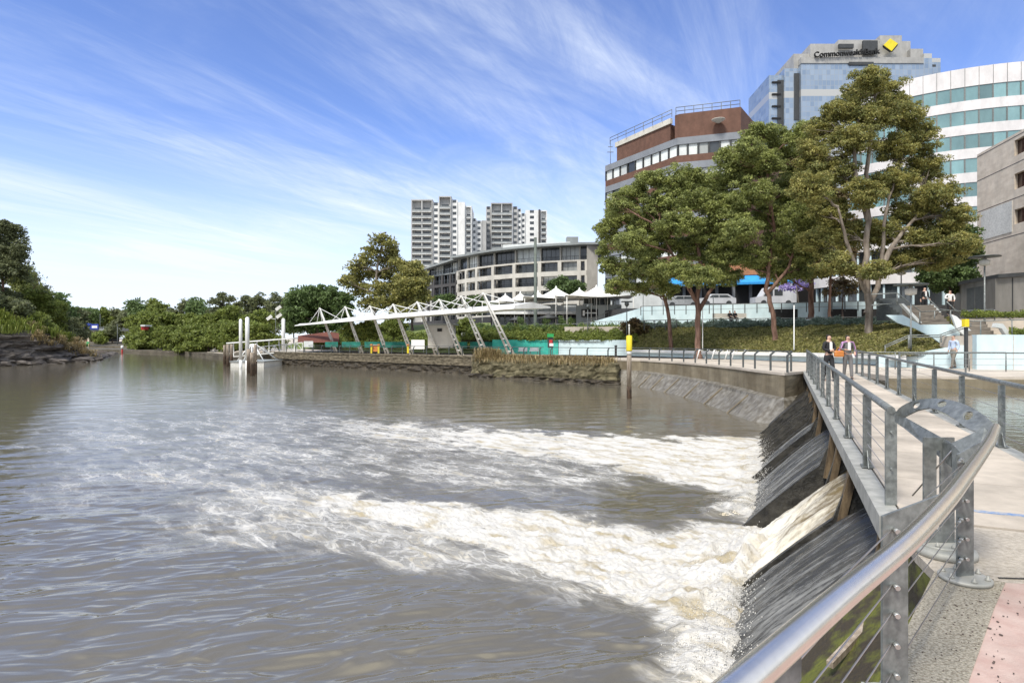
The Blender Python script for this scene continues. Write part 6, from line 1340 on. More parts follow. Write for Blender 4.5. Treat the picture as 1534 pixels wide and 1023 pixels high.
tree('gum_tree', 'dark trunked gum tree on the upper terrace behind the leaning one', GE, P(1214, 478, 60), [(1215, 440, 0), (1216, 400, 0), (1212, 350, 0), (1208, 290, 0)],
     [(1205, 262, 30, 24), (1180, 300, 30, 24), (1225, 305, 30, 26), (1205, 345, 36, 26), (1235, 375, 26, 24), (1185, 378, 30, 22), (1215, 408, 30, 14), (1170, 415, 22, 12)],
     60, 'leaf_euc', 'barkred', size=.15, dens=.8, nleaf=70, clump=.7, seed=5, trunk_r=.34)
tree('gum_tree', 'slender gum tree on the upper terrace just left of the tallest trunk', GE, P(1243, 480, 58), [(1243, 440, 0), (1245, 400, 0), (1250, 350, 0), (1255, 300, 0)],
     [(1250, 300, 26, 24), (1262, 335, 26, 22), (1240, 350, 24, 22), (1262, 378, 28, 20), (1240, 402, 24, 14), (1280, 408, 22, 12)],
     58, 'leaf_autumn', 'barkred', size=.15, dens=.65, nleaf=60, clump=.66, seed=6, trunk_r=.18)
tree('shade_tree', 'dense deep green tree beside the metal kiosk', None, P(1425, 458, 52), [(1425, 440, 0), (1425, 410, 0), (1425, 380, 0)],
     [(1430, 355, 30, 22), (1405, 375, 26, 20), (1445, 375, 18, 22), (1425, 395, 34, 20), (1400, 412, 24, 16), (1440, 412, 20, 16), (1420, 428, 26, 12)],
     52, 'leaf_green', 'barkdark', size=.16, dens=1.2, nleaf=80, clump=.66, seed=7, trunk_r=.22)
tree('jacaranda_tree', 'bare branched jacaranda with lilac blossom behind the bank', None, P(1196, 462, 68), [(1195, 445, 0), (1193, 430, 0), (1192, 415, 0)],
     [(1186, 412, 13, 8), (1203, 424, 14, 8), (1178, 428, 10, 8), (1210, 408, 9, 7), (1190, 432, 14, 6)],
     68, 'leaf_purple', 'bark', size=.16, dens=.35, nleaf=40, clump=.6, seed=8, trunk_r=.12)
tree('street_tree', 'small brownish tree at the street edge above the pale wall', None, P(1262, 470, 62), [(1262, 450, 0), (1264, 430, 0)],
     [(1258, 425, 18, 12), (1275, 432, 16, 12), (1248, 438, 12, 10)], 62, 'leaf_autumn', 'barkdark', size=.15, dens=.5, nleaf=50, clump=.6, seed=9, trunk_r=.1)
# beyond the wharf
tree('gum_tree', 'tall open gum tree behind the wharf canopy, left of the apartments', None, P(560, 505, 104), [(560, 480, 0), (562, 440, 0), (565, 400, 0), (572, 370, 0)],
     [(572, 362, 16, 9), (588, 372, 13, 10), (560, 376, 13, 10), (577, 386, 20, 12), (545, 390, 12, 10), (532, 398, 10, 14), (528, 418, 12, 12), (552, 410, 16, 12), (580, 408, 20, 12), (598, 398, 14, 12), (515, 422, 12, 10), (540, 434, 16, 12), (566, 432, 18, 12), (592, 428, 20, 14), (552, 456, 18, 10), (578, 455, 20, 12), (600, 450, 16, 12)],
     104, 'leaf_euc', 'bark', size=.26, dens=.8, nleaf=50, clump=1.15, seed=10, trunk_r=.4)
tree('gum_tree', 'rounded olive green tree touching the charcoal apartment wing', None, P(618, 505, 100), [(617, 480, 0), (617, 450, 0), (617, 420, 0)],
     [(618, 402, 18, 12), (604, 418, 14, 14), (630, 416, 12, 14), (616, 430, 22, 14), (602, 445, 16, 12), (630, 445, 12, 14), (616, 462, 22, 12), (600, 470, 16, 10)],
     100, 'leaf_euc', 'barkdark', size=.26, dens=1.2, nleaf=60, clump=1.1, seed=11, trunk_r=.3)
tree('fig_tree', 'round dark green fig tree left of the wharf canopy', None, P(475, 512, 112), [(475, 500, 0), (475, 480, 0), (475, 460, 0)],
     [(478, 440, 34, 12), (450, 450, 26, 14), (505, 448, 22, 14), (480, 460, 40, 16), (442, 470, 18, 16), (515, 468, 14, 16), (465, 485, 36, 14), (500, 485, 24, 12), (438, 490, 12, 10)],
     112, 'leaf_green', 'barkdark', size=.30, dens=1.3, nleaf=60, clump=1.2, seed=12, trunk_r=.5, twig=False)
for i, (x, yb, top_, w, d, leaf, lab) in enumerate(((333, 490, 437, 20, 175, 'leaf_dark', 'tall dark spiky tree rising above the mangroves, leftmost of its row'), (366, 490, 442, 18, 172, 'leaf_dark', 'dark spiky tree second in the row above the mangroves'), (388, 490, 440, 17, 170, 'leaf_dark', 'dark spiky tree third in the row above the mangroves'), (410, 490, 441, 15, 168, 'leaf_dark', 'dark spiky tree nearest the fig, above the mangroves'))):
    tree('dark_tree', lab, 'dark trees behind the mangroves', P(x, 512, d), [(x, 490, 0), (x, 465, 0), (x+1, top_+8, 0)], [(x, top_+6, w*.45, 6), (x-w*.5, top_+15, w*.4, 7), (x+w*.5, top_+13, w*.45, 7), (x, top_+24, w*.7, 9), (x-w*.4, top_+34, w*.7, 8), (x+w*.45, top_+36, w*.7, 9), (x, top_+48, w, 10)],
         d, leaf, 'barkdark', size=.42, dens=.65, nleaf=34, clump=1.35, seed=20+i, trunk_r=.35, droop=-.3)
mg = [(398, 524, 30, 24, 100), (362, 527, 28, 28, 118), (338, 532, 30, 30, 122), (312, 531, 30, 28, 128), (288, 530, 26, 26, 134), (268, 529, 24, 26, 138), (246, 528, 24, 24, 145), (226, 527, 22, 22, 152), (210, 526, 16, 16, 158), (302, 522, 34, 34, 150), (262, 520, 34, 34, 160), (232, 520, 26, 34, 170), (345, 520, 30, 40, 150), (204, 520, 16, 30, 185), (385, 520, 26, 34, 130)]
pos_ = ['nearest the gangway', 'right behind the white piles', 'left of the pontoon piles', 'with its foot in the water, fourth from the gangway', 'fifth from the gangway along the water', 'sixth from the gangway along the water', 'seventh from the gangway along the water', 'eighth from the gangway along the water', 'smallest, at the far left end of the waterline', 'second row, middle', 'second row, left of the middle', 'second row, behind the small red hut', 'second row, behind the pontoon', 'second row, beside the far street lamp', 'second row, below the floodlight mast']
for i, (x, yb, w, h, d) in enumerate(mg):
    bz = EYE-(yb-HZ)/FP*d; base = Vector((P(x, yb, d).x, d, max(-.3, bz))); lob = []; rg = random.Random(i)
    for j in range(9):
        f = j/8; lob.append((x+rg.uniform(-.8, .8)*w*(1-.4*f), yb-h*.28-f*h*1.15*rg.uniform(.8, 1), w*rg.uniform(.38, .55), h*rg.uniform(.22, .34), rg.uniform(-2, 2.5)))
    tree('mangrove_tree', 'rounded yellow green mangrove, '+pos_[i], 'mangroves along the far shore', base, [(x, yb-h*.4, 0), (x, yb-h*.8, 0)], lob, d, 'leaf_mangrove', 'barkdark', size=.30*d/130, dens=1.15, nleaf=60, clump=1.2*d/130, seed=40+i, trunk_r=.25, twig=False, cat='mangrove')
fr = [(108, 512, 18, 34, 190), (128, 500, 18, 28, 245), (160, 500, 20, 26, 250), (190, 500, 20, 26, 245), (215, 500, 20, 36, 235), (245, 500, 22, 36, 230), (275, 500, 20, 34, 225), (95, 505, 16, 44, 180), (150, 514, 12, 14, 205), (168, 516, 10, 18, 208), (300, 500, 22, 36, 220), (440, 500, 22, 40, 190)]
fl_ = ['just left of the road bridge', 'behind the blue hoarding', 'right behind the road bridge', 'second right of the road bridge', 'third right of the road bridge', 'fourth right of the road bridge', 'above the left mangroves', 'tallest beside the left bank', 'small, under the road bridge end', 'small, beside the far street lamp', 'above the middle mangroves', 'behind the round fig']
for i, (x, yb, w, h, d) in enumerate(fr):
    rg = random.Random(i+50); base = P(x, yb, d); base.z = 1.5; lob = [(x+rg.uniform(-.8, .8)*w, yb-h*.2-rg.random()*h, w*rg.uniform(.4, .6), h*rg.uniform(.2, .34), rg.uniform(-3, 3)) for j in range(9)]+[(x, yb-h*1.0, w*.5, h*.22)]
    tree('far_tree', 'far green tree, '+fl_[i], 'far trees across the water', base, [(x, yb-h*.4, 0), (x, yb-h*.9, 0)], lob, d, 'leaf_green' if i % 3 == 1 else 'leaf_mangrove' if i % 3 else 'leaf_dark', 'barkdark', size=.55, dens=1.0, nleaf=40, clump=2.0, seed=70+i, trunk_r=.3, twig=False)
# ---- left bank
lbp = [Vector(v) for v in ((-76, 50, 0), (-72.5, 66, 0), (-69.5, 78, 0), (-68.5, 88, 0), (-70.5, 97, 0), (-77, 112, 0), (-92, 138, 0), (-120, 170, 0), (-150, 195, 0))]
lb = dense(lbp, 2.0); co = []; KB = 16; ib = len(lb)
def bank_h(i, j):
    f = i/(ib-1); near = np.clip(1-(lb[i].y-86)/26, 0.12, 1); u = j/(KB-1)
    hprof = np.interp(u, [0, .06, .12, .3, .6, 1], [4.3, 4.8, 5.4, 8.0, 11.5, 13.5]); return hprof*near+.3*float(perlin(i*.4, j*.5, 3))
for i, p in enumerate(lb):
    d = (lb[min(i+1, ib-1)]-lb[max(i-1, 0)]).normalized(); nn = Vector((-d.y, d.x, 0))
    for j in range(KB): u = j/(KB-1); q = p+nn*(u**1.3*46+.6); co.append((q.x, q.y, bank_h(i, j)))
LB = np.array(co).reshape(ib, KB, 3)
tag(npmesh('left_bank_ground', co, grid_faces(ib, KB), M['soil'], True), kind='structure')
rc = thing('rock_cliff', 'layered dark rock cliff at the water on the left bank', 'rock', (-69, 80, 0)); 
pp = dense(lbp[:7], .5); co = []; KR = 26
for i, p in enumerate(pp):
    d = (pp[min(i+1, len(pp)-1)]-pp[max(i-1, 0)]).normalized(); nn = Vector((d.y, -d.x, 0)); near = float(np.clip(1-(p.y-86)/26, .12, 1))
    for j in range(KR):
        f = j/(KR-1); z = lerp(-.8, 4.75*near, f); layer = float(perlin(z*1.5+.4*float(perlin(i*.08, z*.4, 6)), i*.05, 2))*1.0; st = math.floor(z*1.7+.8*float(perlin(i*.11, z*.3, 9)))
        o_ = .9+layer*.8+.7*float(perlin(st*7.3+.5, i*.10, 4))+.35*float(perlin(i*.5, z*3, 5))+(1-f)**1.6*1.7-(f**3)*1.0; co.append((p.x+nn.x*o_, p.y+nn.y*o_, z))
npmesh('rock_face', co, grid_faces(len(pp), KR), M['rock'], False, parent=rc)
rngb = random.Random(9)
for i in range(11):
    y = lerp(76, 101, i/10)+rngb.uniform(-1, 1); x = float(np.interp(y, [66, 78, 88, 97, 112], [-72.5, -69.5, -68.5, -70.5, -77]))+2.2+rngb.uniform(0, 1.6); s_ = rngb.uniform(.5, 1.25)
    bm = bmesh.new(); bmesh.ops.create_icosphere(bm, subdivisions=3, radius=s_)
    for v in bm.verts: k_ = 1+.28*float(perlin(v.co.x*1.6+i*9, v.co.y*1.6+v.co.z*2.2, 7)); v.co = Vector((v.co.x*k_*1.5+x, v.co.y*k_+y, v.co.z*k_*.55+.15))
    me = bpy.data.meshes.new('boulder'); bm.to_mesh(me); bm.free(); me.materials.append(M['rock']); o = bpy.data.objects.new('boulder', me); C.objects.link(o)
    tag(o, 'dark boulder in the water at the foot of the left rock cliff, number %d counting away along the shore' % (i+1) if False else ['nearest dark boulder at the foot of the left cliff', 'second nearest dark boulder at the foot of the left cliff', 'low dark boulder below the hanging grass', 'dark boulder below the middle of the left cliff', 'dark boulder just past the middle of the left cliff', 'dark boulder where the left cliff gets lower', 'dark boulder below the dry grass patch', 'dark boulder at the tapering end of the cliff', 'dark boulder near the point of the left bank', 'last but one dark boulder at the point of the left bank', 'farthest dark boulder at the point of the left bank'][i], 'boulder', 'boulders at the foot of the left cliff')
def blades(name, pts, nrm, n, h, w, mt, rng, lean=.6, lab=None, cat=None, kindv='stuff'):
    """n arching grass blades over points pts (k,3); each blade bends outwards along nrm"""
    k = len(pts); idx = rng.randint(0, k, n); p = pts[idx]+rng.normal(size=(n, 3))*np.array([.35, .35, .05]); a = rng.uniform(0, 2*np.pi, n)
    dirv = np.stack([np.cos(a), np.sin(a), a*0], 1)*.7+nrm*lean; hh = h*rng.uniform(.6, 1.25, n)[:, None]; side = np.stack([-dirv[:, 1], dirv[:, 0], a*0], 1); side /= np.linalg.norm(side, axis=1)[:, None]+1e-6; ww = w*rng.uniform(.7, 1.3, n)[:, None]
    up = np.array([0, 0, 1.0]); m1 = p+up*hh*.75+dirv*hh*.28; t1 = p+up*hh*.72+dirv*hh*.85
    q = np.stack([p-side*ww, p+side*ww, m1+side*ww*.7, m1-side*ww*.7, t1], 1).reshape(-1, 3); b = np.arange(n)*5
    f = np.concatenate([np.stack([b, b+1, b+2, b+3], 1), np.stack([b+3, b+2, b+4, b+4], 1)])
    me_f = f[:n]; tri = np.stack([b+3, b+2, b+4], 1)
    me = bpy.data.meshes.new(name); allv = q.astype(np.float32); me.vertices.add(len(allv)); me.vertices.foreach_set('co', allv.ravel())
    loops = np.concatenate([me_f.ravel(), tri.ravel()]).astype(np.int32); me.loops.add(len(loops)); me.loops.foreach_set('vertex_index', loops)
    me.polygons.add(2*n); me.polygons.foreach_set('loop_start', np.concatenate([np.arange(n)*4, n*4+np.arange(n)*3]).astype(np.int32)); me.update(calc_edges=True); me.materials.append(M[mt])
    o = bpy.data.objects.new(name, me); C.objects.link(o); return tag(o, lab, cat, None, kindv)
rg = np.random.RandomState(5)
gp = LB[6:22, 0:7].reshape(-1, 3); gp = np.concatenate([gp]+[gp+rg.normal(size=gp.shape)*np.array([1, 1.0, .1]) for _ in range(8)])
blades('bank_grass', gp, np.array([.8, -.5, 0]), 22000, 1.5, .05, 'grassgreen', rg, lab='long green grass hanging over the rock cliff on the left bank', cat='grass')
gp2 = LB[18:27, 0:3].reshape(-1, 3)+np.array([1.2, 0, -1.0]); gp2 = np.concatenate([gp2]+[gp2+rg.normal(size=gp2.shape)*np.array([.8, .8, .6]) for _ in range(6)])
blades('dry_grass', gp2, np.array([.8, -.4, -.6]), 5000, 1.1, .05, 'straw', rg, lab='pale dry grass trailing down the end of the left cliff', cat='grass')
sh = [(20, 470, 26, 26, 92, 'leaf_dark'), (60, 455, 26, 26, 104, 'leaf_mangrove'), (35, 430, 28, 30, 108, 'leaf_euc2'), (80, 475, 18, 26, 108, 'leaf_mangrove'), (93, 490, 14, 26, 112, 'leaf_dark'), (-25, 455, 34, 40, 90, 'leaf_dark'), (8, 445, 28, 24, 100, 'leaf_dark'), (72, 500, 12, 16, 100, 'leaf_mangrove'), (104, 500, 10, 24, 122, 'leaf_dark'), (48, 478, 20, 14, 96, 'leaf_mangrove')]
sl_ = ['dark shrub above the grass at the left edge', 'yellow green bush on the brow of the left bank', 'tall bush below the left edge tree', 'green bush low on the left bank', 'grey green bush at the waterline end of the left bank', 'dark bush cut by the left edge', 'dark bush under the left edge tree', 'small green bush beside the dry grass', 'narrow dark bush last on the left bank', 'low green bush above the hanging grass']
for i, (x, y, rx, ry, d, lf) in enumerate(sh):
    rg_ = random.Random(i+90); base = P(x, y+ry, d); base.z = max(1.0, base.z-1); lob = [(x+rg_.uniform(-.6, .6)*rx, y+rg_.uniform(-.7, .7)*ry, rx*rg_.uniform(.4, .6), ry*rg_.uniform(.3, .5), rg_.uniform(-2, 2)) for _ in range(9)]
    tree('bank_shrub', sl_[i], 'bushes on the left bank', base, [(x, y+ry*.4, 0), (x, y, 0)], lob, d, lf, 'barkdark', size=.22, dens=1.15, nleaf=60, clump=.95, seed=110+i, trunk_r=.16, twig=False, cat='shrub')
tree('bank_tree', 'dark reddish tree rising at the left edge of the photo', None, P(5, 470, 98), [(4, 440, 0), (4, 400, 0), (8, 360, 0)], [(5, 342, 20, 12), (24, 350, 14, 12), (-15, 350, 20, 16), (8, 366, 28, 14), (30, 372, 10, 12), (-8, 385, 28, 16), (22, 390, 18, 14), (0, 405, 34, 14), (28, 408, 16, 10)], 98, 'leaf_dark', 'barkred', size=.2, dens=1.05, nleaf=55, clump=.95, seed=130, trunk_r=.3)
tree('bare_shrub', 'thin twiggy shrub leaning out from the left bank', None, P(42, 445, 102), [(50, 432, 0), (58, 424, 0)], [(52, 408, 9, 5), (62, 418, 9, 5), (72, 430, 8, 6), (66, 440, 9, 5), (48, 422, 8, 6)], 102, 'leaf_dark', 'barkred', size=.16, dens=.35, nleaf=22, clump=.8, seed=131, trunk_r=.1)
# ---- ground covers
def scatter(name, area, n, size, mt, lab, h=.25, seed=0, flat=False):
    """area: (k,l,3) grid of points; random leaves over its cells"""
    r_ = np.random.RandomState(seed); k, l, _ = area.shape; i = r_.randint(0, k-1, n); j = r_.randint(0, l-1, n); u = r_.rand(n)[:, None]; v = r_.rand(n)[:, None]
    p = (area[i, j]*(1-u)+area[i+1, j]*u)*(1-v)+(area[i, j+1]*(1-u)+area[i+1, j+1]*u)*v
    hn = np.clip(.55+.7*fbm(p[:, 0]*1.1, p[:, 1]*1.1, 3, seed), .1, 1.6); p[:, 2] += r_.rand(n)**.7*h*hn
    a = r_.normal(size=(n, 3)); a[:, 2] *= .6; a /= np.linalg.norm(a, axis=1)[:, None]; b = np.cross(a, r_.normal(size=(n, 3))); b /= np.linalg.norm(b, axis=1)[:, None]; s = size*r_.uniform(.6, 1.4, n)[:, None]
    q = np.stack([p-a*s, p-b*s*.5, p+a*s, p+b*s*.5], 1).reshape(-1, 3); return tag(npmesh(name, q, np.arange(4*n).reshape(-1, 4), M[mt], False), lab, 'plants', None, 'stuff')
BG = np.array([[(lerp(ba[i].x, bt_[i].x, j/(MBK-1)), lerp(ba[i].y, bt_[i].y, j/(MBK-1)), BANK_Z[i, j]) for j in range(MBK)] for i in range(NB)])
scatter('ground_cover', BG[:, :], 150000, .085, 'cover', 'brown green ground cover on the planted bank below the gum trees', .28, 1)
PT = np.array([[tuple(Vector((21.3, 33.0, 2.75)).lerp(Vector((29.8, 43, 4.97)), i/15).lerp(Vector((25.2, 32.4, 3.0)).lerp(Vector((28.2, 38.2, 4.9)), i/15), j/7)) for j in range(8)] for i in range(16)])
tag(npmesh('bank_ground', PT.reshape(-1, 3)-np.array([0, 0, .03]), grid_faces(16, 8), M['soil'], True), kind='structure')
scatter('ground_cover', PT, 22000, .07, 'cover', 'brown green ground cover on the corner of the bank beside the stairs', .24, 12)
scatter('grey_hedge', BG[:, MBK-3:]+np.array([0, 0, .15]), 50000, .07, 'hedge', 'grey green hedge along the top of the planted bank', .55, 2)
PG = np.array([[tuple(Vector((-6, 69.3, 3.4)).lerp(Vector((13, 61.4, 3.4)), i/19).lerp(Vector((-5, 75, 4.7)).lerp(Vector((13, 69, 4.7)), i/19), j/5)) for j in range(6)] for i in range(20)])
scatter('hedge_planting', PG, 45000, .10, 'leaf_mangrove', 'clipped green hedge planting above the teal and pale blue walls', .75, 3)
scatter('hedge_planting', PG[:, 3:], 18000, .10, 'leaf_green', 'darker green hedge top below the restaurant railing', .95, 4)
GG = np.array([[tuple(Vector((-40, 104, 2.2)).lerp(Vector((-4, 72, 2.2)), i/19).lerp(Vector((-34, 128, 6)).lerp(Vector((2, 88, 6)), i/19), j/5)) for j in range(6)] for i in range(20)])
scatter('garden_plants', GG[4:, :3], 30000, .16, 'leaf_mangrove', 'yellow green garden plants behind the teal screens', 1.3, 6)
QR = np.array([[(P(x, 0, d_).x, d_, z_) for d_, z_ in ((37.5, 5.02), (36.2, 5.02), (34.6, 5.02))] for x in np.linspace(1440, 1560, 12)])
scatter('terrace_planting', QR, 9000, .06, 'leaf_mangrove', 'green planting in front of the metal kiosk', .35, 7)
QR2 = np.array([[(P(x, 0, d_).x, d_, z_) for d_, z_ in ((33.6, 3.95), (32.6, 3.95), (31.4, 3.95))] for x in np.linspace(1512, 1600, 8)])
scatter('terrace_planting', QR2, 5000, .06, 'leaf_mangrove', 'green planting beside the short timber steps', .4, 8)
bl = np.array([(lerp(-3.0, 8.0, i/60), lerp(58.4, 48.9, i/60), 1.75) for i in range(61)]); bl = np.concatenate([bl, bl+[.15, .2, .05], bl+[-.25, -.4, -.25]])
blades('dry_grass', bl, np.array([-.4, -.5, -.1]), 4200, .5, .022, 'straw', rg, .5, 'dry straw coloured grass along the top of the rough stone bank', 'grass')
bl3 = np.array([(-3.0, 58.0, 1.85), (-2.5, 57.7, 1.9), (-2, 57.4, 1.85), (-1.4, 57, 1.8)]); blades('grass_tussock', bl3, np.array([-.2, -.5, 0]), 700, 1.0, .025, 'straw', rg, .4, 'tall dry grass tussock at the left end of the rough stone bank', 'grass')
t = thing('mulch_mound', 'red brown mulch mound behind the white gangway', 'mound', tuple(P(478, 508, 92)))
co = []
for i in range(20):
    for j in range(8):
        x = lerp(446, 508, i/19); f = j/7; yt = lerp(513, 497+8*abs(i/19-.75), f); p = P(x, yt, 88+10*f); co.append((p.x, p.y, max(1.7, p.z)))
npmesh('mound', co, grid_faces(20, 8), M['mulch'], True, parent=t)
for (x, y, d, lab) in ((838, 427, 105, 'lush palm like shrub between the apartments and the tents'), (860, 432, 103, 'green palm like shrub right behind the broad tent'), (668, 452, 118, 'dark shrub at the foot of the charcoal wing'), (712, 455, 112, 'small tree in front of the cream block, behind the masts'), (590, 488, 85, 'yellow green shrub behind the third and fourth masts'), (553, 492, 84, 'low green shrub between the second and third masts'), (700, 490, 78, 'green shrub right of the wharf kiosk'), (530, 497, 86, 'low green shrub near the second mast'), (950, 490, 63, 'spiky reddish plant above the yellow banded pile')):
    lob = [(x+dx, y+dy, 11, 7, 0) for dx, dy in ((0, -6), (-9, 0), (9, 0), (0, 4), (-5, 8), (6, 8))]; base = P(x, y+14, d)
    tree('garden_shrub', lab, None, base, [(x, y+5, 0), (x, y, 0)], lob, d, 'leaf_autumn' if x == 950 else 'leaf_green' if d > 100 else 'leaf_mangrove', 'barkdark', size=.18*d/85, dens=1.0, nleaf=50, clump=.6*d/85, seed=int(x), trunk_r=.08, twig=False, cat='shrub')
for i, (t, b_) in enumerate(SHR):
    r_ = np.random.RandomState(i); c_ = np.array([[b_.x, b_.y, b_.z+1.35]])+r_.normal(size=(10, 3))*.2; q, f = leaf_cloud(c_, np.full((10, 3), .33), .07, 90, r_); npmesh('crown', q, f, M['leaf_green'], False, parent=t)
# ================================================================= PEOPLE
def skin_mesh(name, joints, edges, mt, parent, sub=1, root=0):
    me = bpy.data.meshes.new(name); me.from_pydata([j[0] for j in joints], edges, []); me.materials.append(mt)
    o = bpy.data.objects.new(name, me); C.objects.link(o); o.parent = parent
    o.modifiers.new('Skin', 'SKIN')
    for i, j in enumerate(joints):
        r = j[1] if isinstance(j[1], tuple) else (j[1], j[1]); me.skin_vertices[0].data[i].radius = r; me.skin_vertices[0].data[i].use_root = (i == root)
    s = o.modifiers.new('Sub', 'SUBSURF'); s.levels = s.render_levels = sub
    bpy.context.view_layer.update(); ev = o.evaluated_get(bpy.context.evaluated_depsgraph_get()); m2 = bpy.data.meshes.new_from_object(ev)
    o.modifiers.clear(); o.data = m2; m2.polygons.foreach_set('use_smooth', [True]*len(m2.polygons)); return o
def person(label, loc, rz, H=1.65, top='darkgrey', legs='darkgrey', shirt=None, stride=.16, arms='cross', sit=False, skirt=False, jacket=None, group=None, hair='hair', female=True):
    k = H/1.70; t = thing('person', label, 'person', tuple(loc), group, rz); s = .17 if female else .20
    V = lambda x, y, z: (x*k, y*k, z*k)
    hipz = .48 if sit else .92; dz = hipz-.92
    kneeL = V(.09, -.42, .50) if sit else V(.09, -stride*.6, .50); kneeR = V(-.09, -.42, .50) if sit else V(-.09, stride*.35, .50)
    footL = V(.09, -.44, .07) if sit else V(.09, -stride, .08); footR = V(-.09, -.44, .07) if sit else V(-.09, stride, .10)
    toe = lambda f: (f[0], f[1]-.15*k, .035*k)
    if arms == 'cross': aL = [V(s+.06, -.02, 1.16), V(.02, -.20, 1.14)]; aR = [V(-s-.06, -.02, 1.16), V(-.02, -.21, 1.10)]
    elif arms == 'hold': aL = [V(s+.09, .02, 1.14), V(.20, -.12, 1.02)]; aR = [V(-s-.10, .0, 1.16), V(-.14, -.20, 1.14)]
    else: aL = [V(s+.07, .03, 1.14), V(s+.08, -.10, .90)]; aR = [V(-s-.07, .03, 1.14), V(-s-.08, -.02, .88)]
    sh_ = lambda p: (p[0], p[1], p[2]+dz*k)
    J = [(V(0, 0, hipz), .12*k), (V(0, 0, 1.08+dz), (.12*k, .095*k)), (V(0, 0, 1.28+dz), (.14*k, .10*k)), (V(0, 0, 1.42+dz), (.09*k, .07*k)), (V(0, -.01, 1.50+dz), .05*k), (V(0, -.02, 1.575+dz), (.072*k, .085*k)), (V(0, -.015, 1.655+dz), (.066*k, .075*k)),
         (V(.09, 0, hipz-.06), .085*k), (kneeL, .055*k), (footL, .04*k), (toe(footL), .032*k), (V(-.09, 0, hipz-.06), .085*k), (kneeR, .055*k), (footR, .04*k), (toe(footR), .032*k),
         (V(s, 0, 1.39+dz), .052*k), (sh_(aL[0]), .04*k), (sh_(aL[1]), .03*k), (V(-s, 0, 1.39+dz), .052*k), (sh_(aR[0]), .04*k), (sh_(aR[1]), .03*k)]
    E = [(0, 1), (1, 2), (2, 3), (3, 4), (4, 5), (5, 6), (0, 7), (7, 8), (8, 9), (9, 10), (0, 11), (11, 12), (12, 13), (13, 14), (3, 15), (15, 16), (16, 17), (3, 18), (18, 19), (19, 20)]
    # five short fingers on each hand
    for wi, ei in ((17, 16), (20, 19)):
        w = Vector(J[wi][0]); d = (w-Vector(J[ei][0])).normalized(); side = d.cross(Vector((0, 0, 1))); side = side.normalized() if side.length > .1 else Vector((1, 0, 0)); palm = w+d*.05*k; pi_ = len(J); J.append((tuple(palm), (.034*k, .018*k))); E.append((wi, pi_))
        for q in range(4): b0 = palm+d*.02*k+side*(q-1.5)*.019*k; J.append((tuple(b0), .009*k)); J.append((tuple(b0+d*(.05+.008*(1-abs(q-1.5)))*k+Vector((0, 0, -.012))*k), .008*k)); E += [(pi_, len(J)-2), (len(J)-2, len(J)-1)]
        J.append((tuple(palm+side*.045*k), .009*k)); E.append((pi_, len(J)-1))
    skin_mesh('body', J, E, M['skin'], t)
    g = 1.16
    lj = [(J[0][0], .135*k), (V(0, 0, hipz+.1), .115*k)]+[(J[i][0], r*k) for i, r in ((7, .105), (8, .075), (9, .062), (11, .105), (12, .075), (13, .062))]
    if sit or not skirt: skin_mesh('trousers', lj, [(0, 1), (0, 2), (2, 3), (3, 4), (0, 5), (5, 6), (6, 7)], M[legs], t)
    tj = [(V(0, 0, hipz+.02), .142*k), (V(0, 0, 1.08+dz), (.135*k, .108*k)), (V(0, 0, 1.28+dz), (.155*k, .115*k)), (V(0, 0, 1.40+dz), (.105*k, .082*k)), (J[15][0], .066*k), (J[16][0], .055*k), (tuple(Vector(J[16][0]).lerp(Vector(J[17][0]), .85)), .042*k), (J[18][0], .066*k), (J[19][0], .055*k), (tuple(Vector(J[19][0]).lerp(Vector(J[20][0]), .85)), .042*k)]
    skin_mesh('top', tj, [(0, 1), (1, 2), (2, 3), (3, 4), (4, 5), (5, 6), (3, 7), (7, 8), (8, 9)], M[top], t)
    for f in (9, 13): skin_mesh('shoe', [(J[f][0], .05*k), (toe(J[f][0]), (.04*k, .036*k)), ((J[f][0][0], J[f][0][1]+.04*k, .045*k), .045*k)], [(2, 0), (0, 1)], M['darkgrey'], t)
    skin_mesh('hair', [(V(0, .03, 1.60+dz), .078*k), (V(0, .015, 1.68+dz), .075*k)]+([(V(0, .06, 1.50+dz), .05*k)] if female else []), [(0, 1)]+([(0, 2)] if female else []), M[hair], t)
    if shirt:
        mb = MB(); mb.add([V(-.05, -.128, 1.40+dz), V(.05, -.128, 1.40+dz), V(.055, -.135, 1.12+dz), V(-.055, -.135, 1.12+dz), V(0, -.12, 1.44+dz)], [(0, 1, 2, 3), (0, 4, 1)]); o = mb.build('shirt_front', M[shirt], t); mo = o.modifiers.new('t', 'SOLIDIFY'); mo.thickness = .01
    mb = MB()
    for sx in (-1, 1): mb.box(V(sx*.028, -.105, 1.60+dz), (.018*k, .012*k, .010*k))
    mb.build('eyes', M['dark'], t); mb = MB().lathe(V(0, -.11, 1.555+dz), [(.014*k, 0), (.008*k, .035*k)], 6); mb.build('nose', M['skin'], t)
    mb = MB().box(V(0, -.10, 1.535+dz), (.04*k, .012*k, .008*k)); mb.build('mouth', M['red'], t)
    return t
M['whitecloth'] = mat('white_cloth', (.78, .77, .74), .8, var=.04); M['lilac'] = mat('lilac_cloth', (.62, .30, .62), .8, var=.08); M['greycloth'] = mat('grey_cloth', (.16, .155, .155), .85, var=.12)
M['bluecloth'] = mat('pale_blue_cloth', (.48, .58, .76), .8, var=.05); M['khaki'] = mat('grey_khaki_cloth', (.22, .20, .17), .85, var=.08); M['blackcloth'] = mat('black_cloth', (.018, .018, .02), .85)
w1 = G(1241.5, 571, 2.2); w2 = G(1270, 568.5, 2.2)
person('woman in a black cardigan and white shirt walking with folded arms', w1, R(8), 1.70, 'blackcloth', 'blackcloth', 'whitecloth', .17, 'cross')
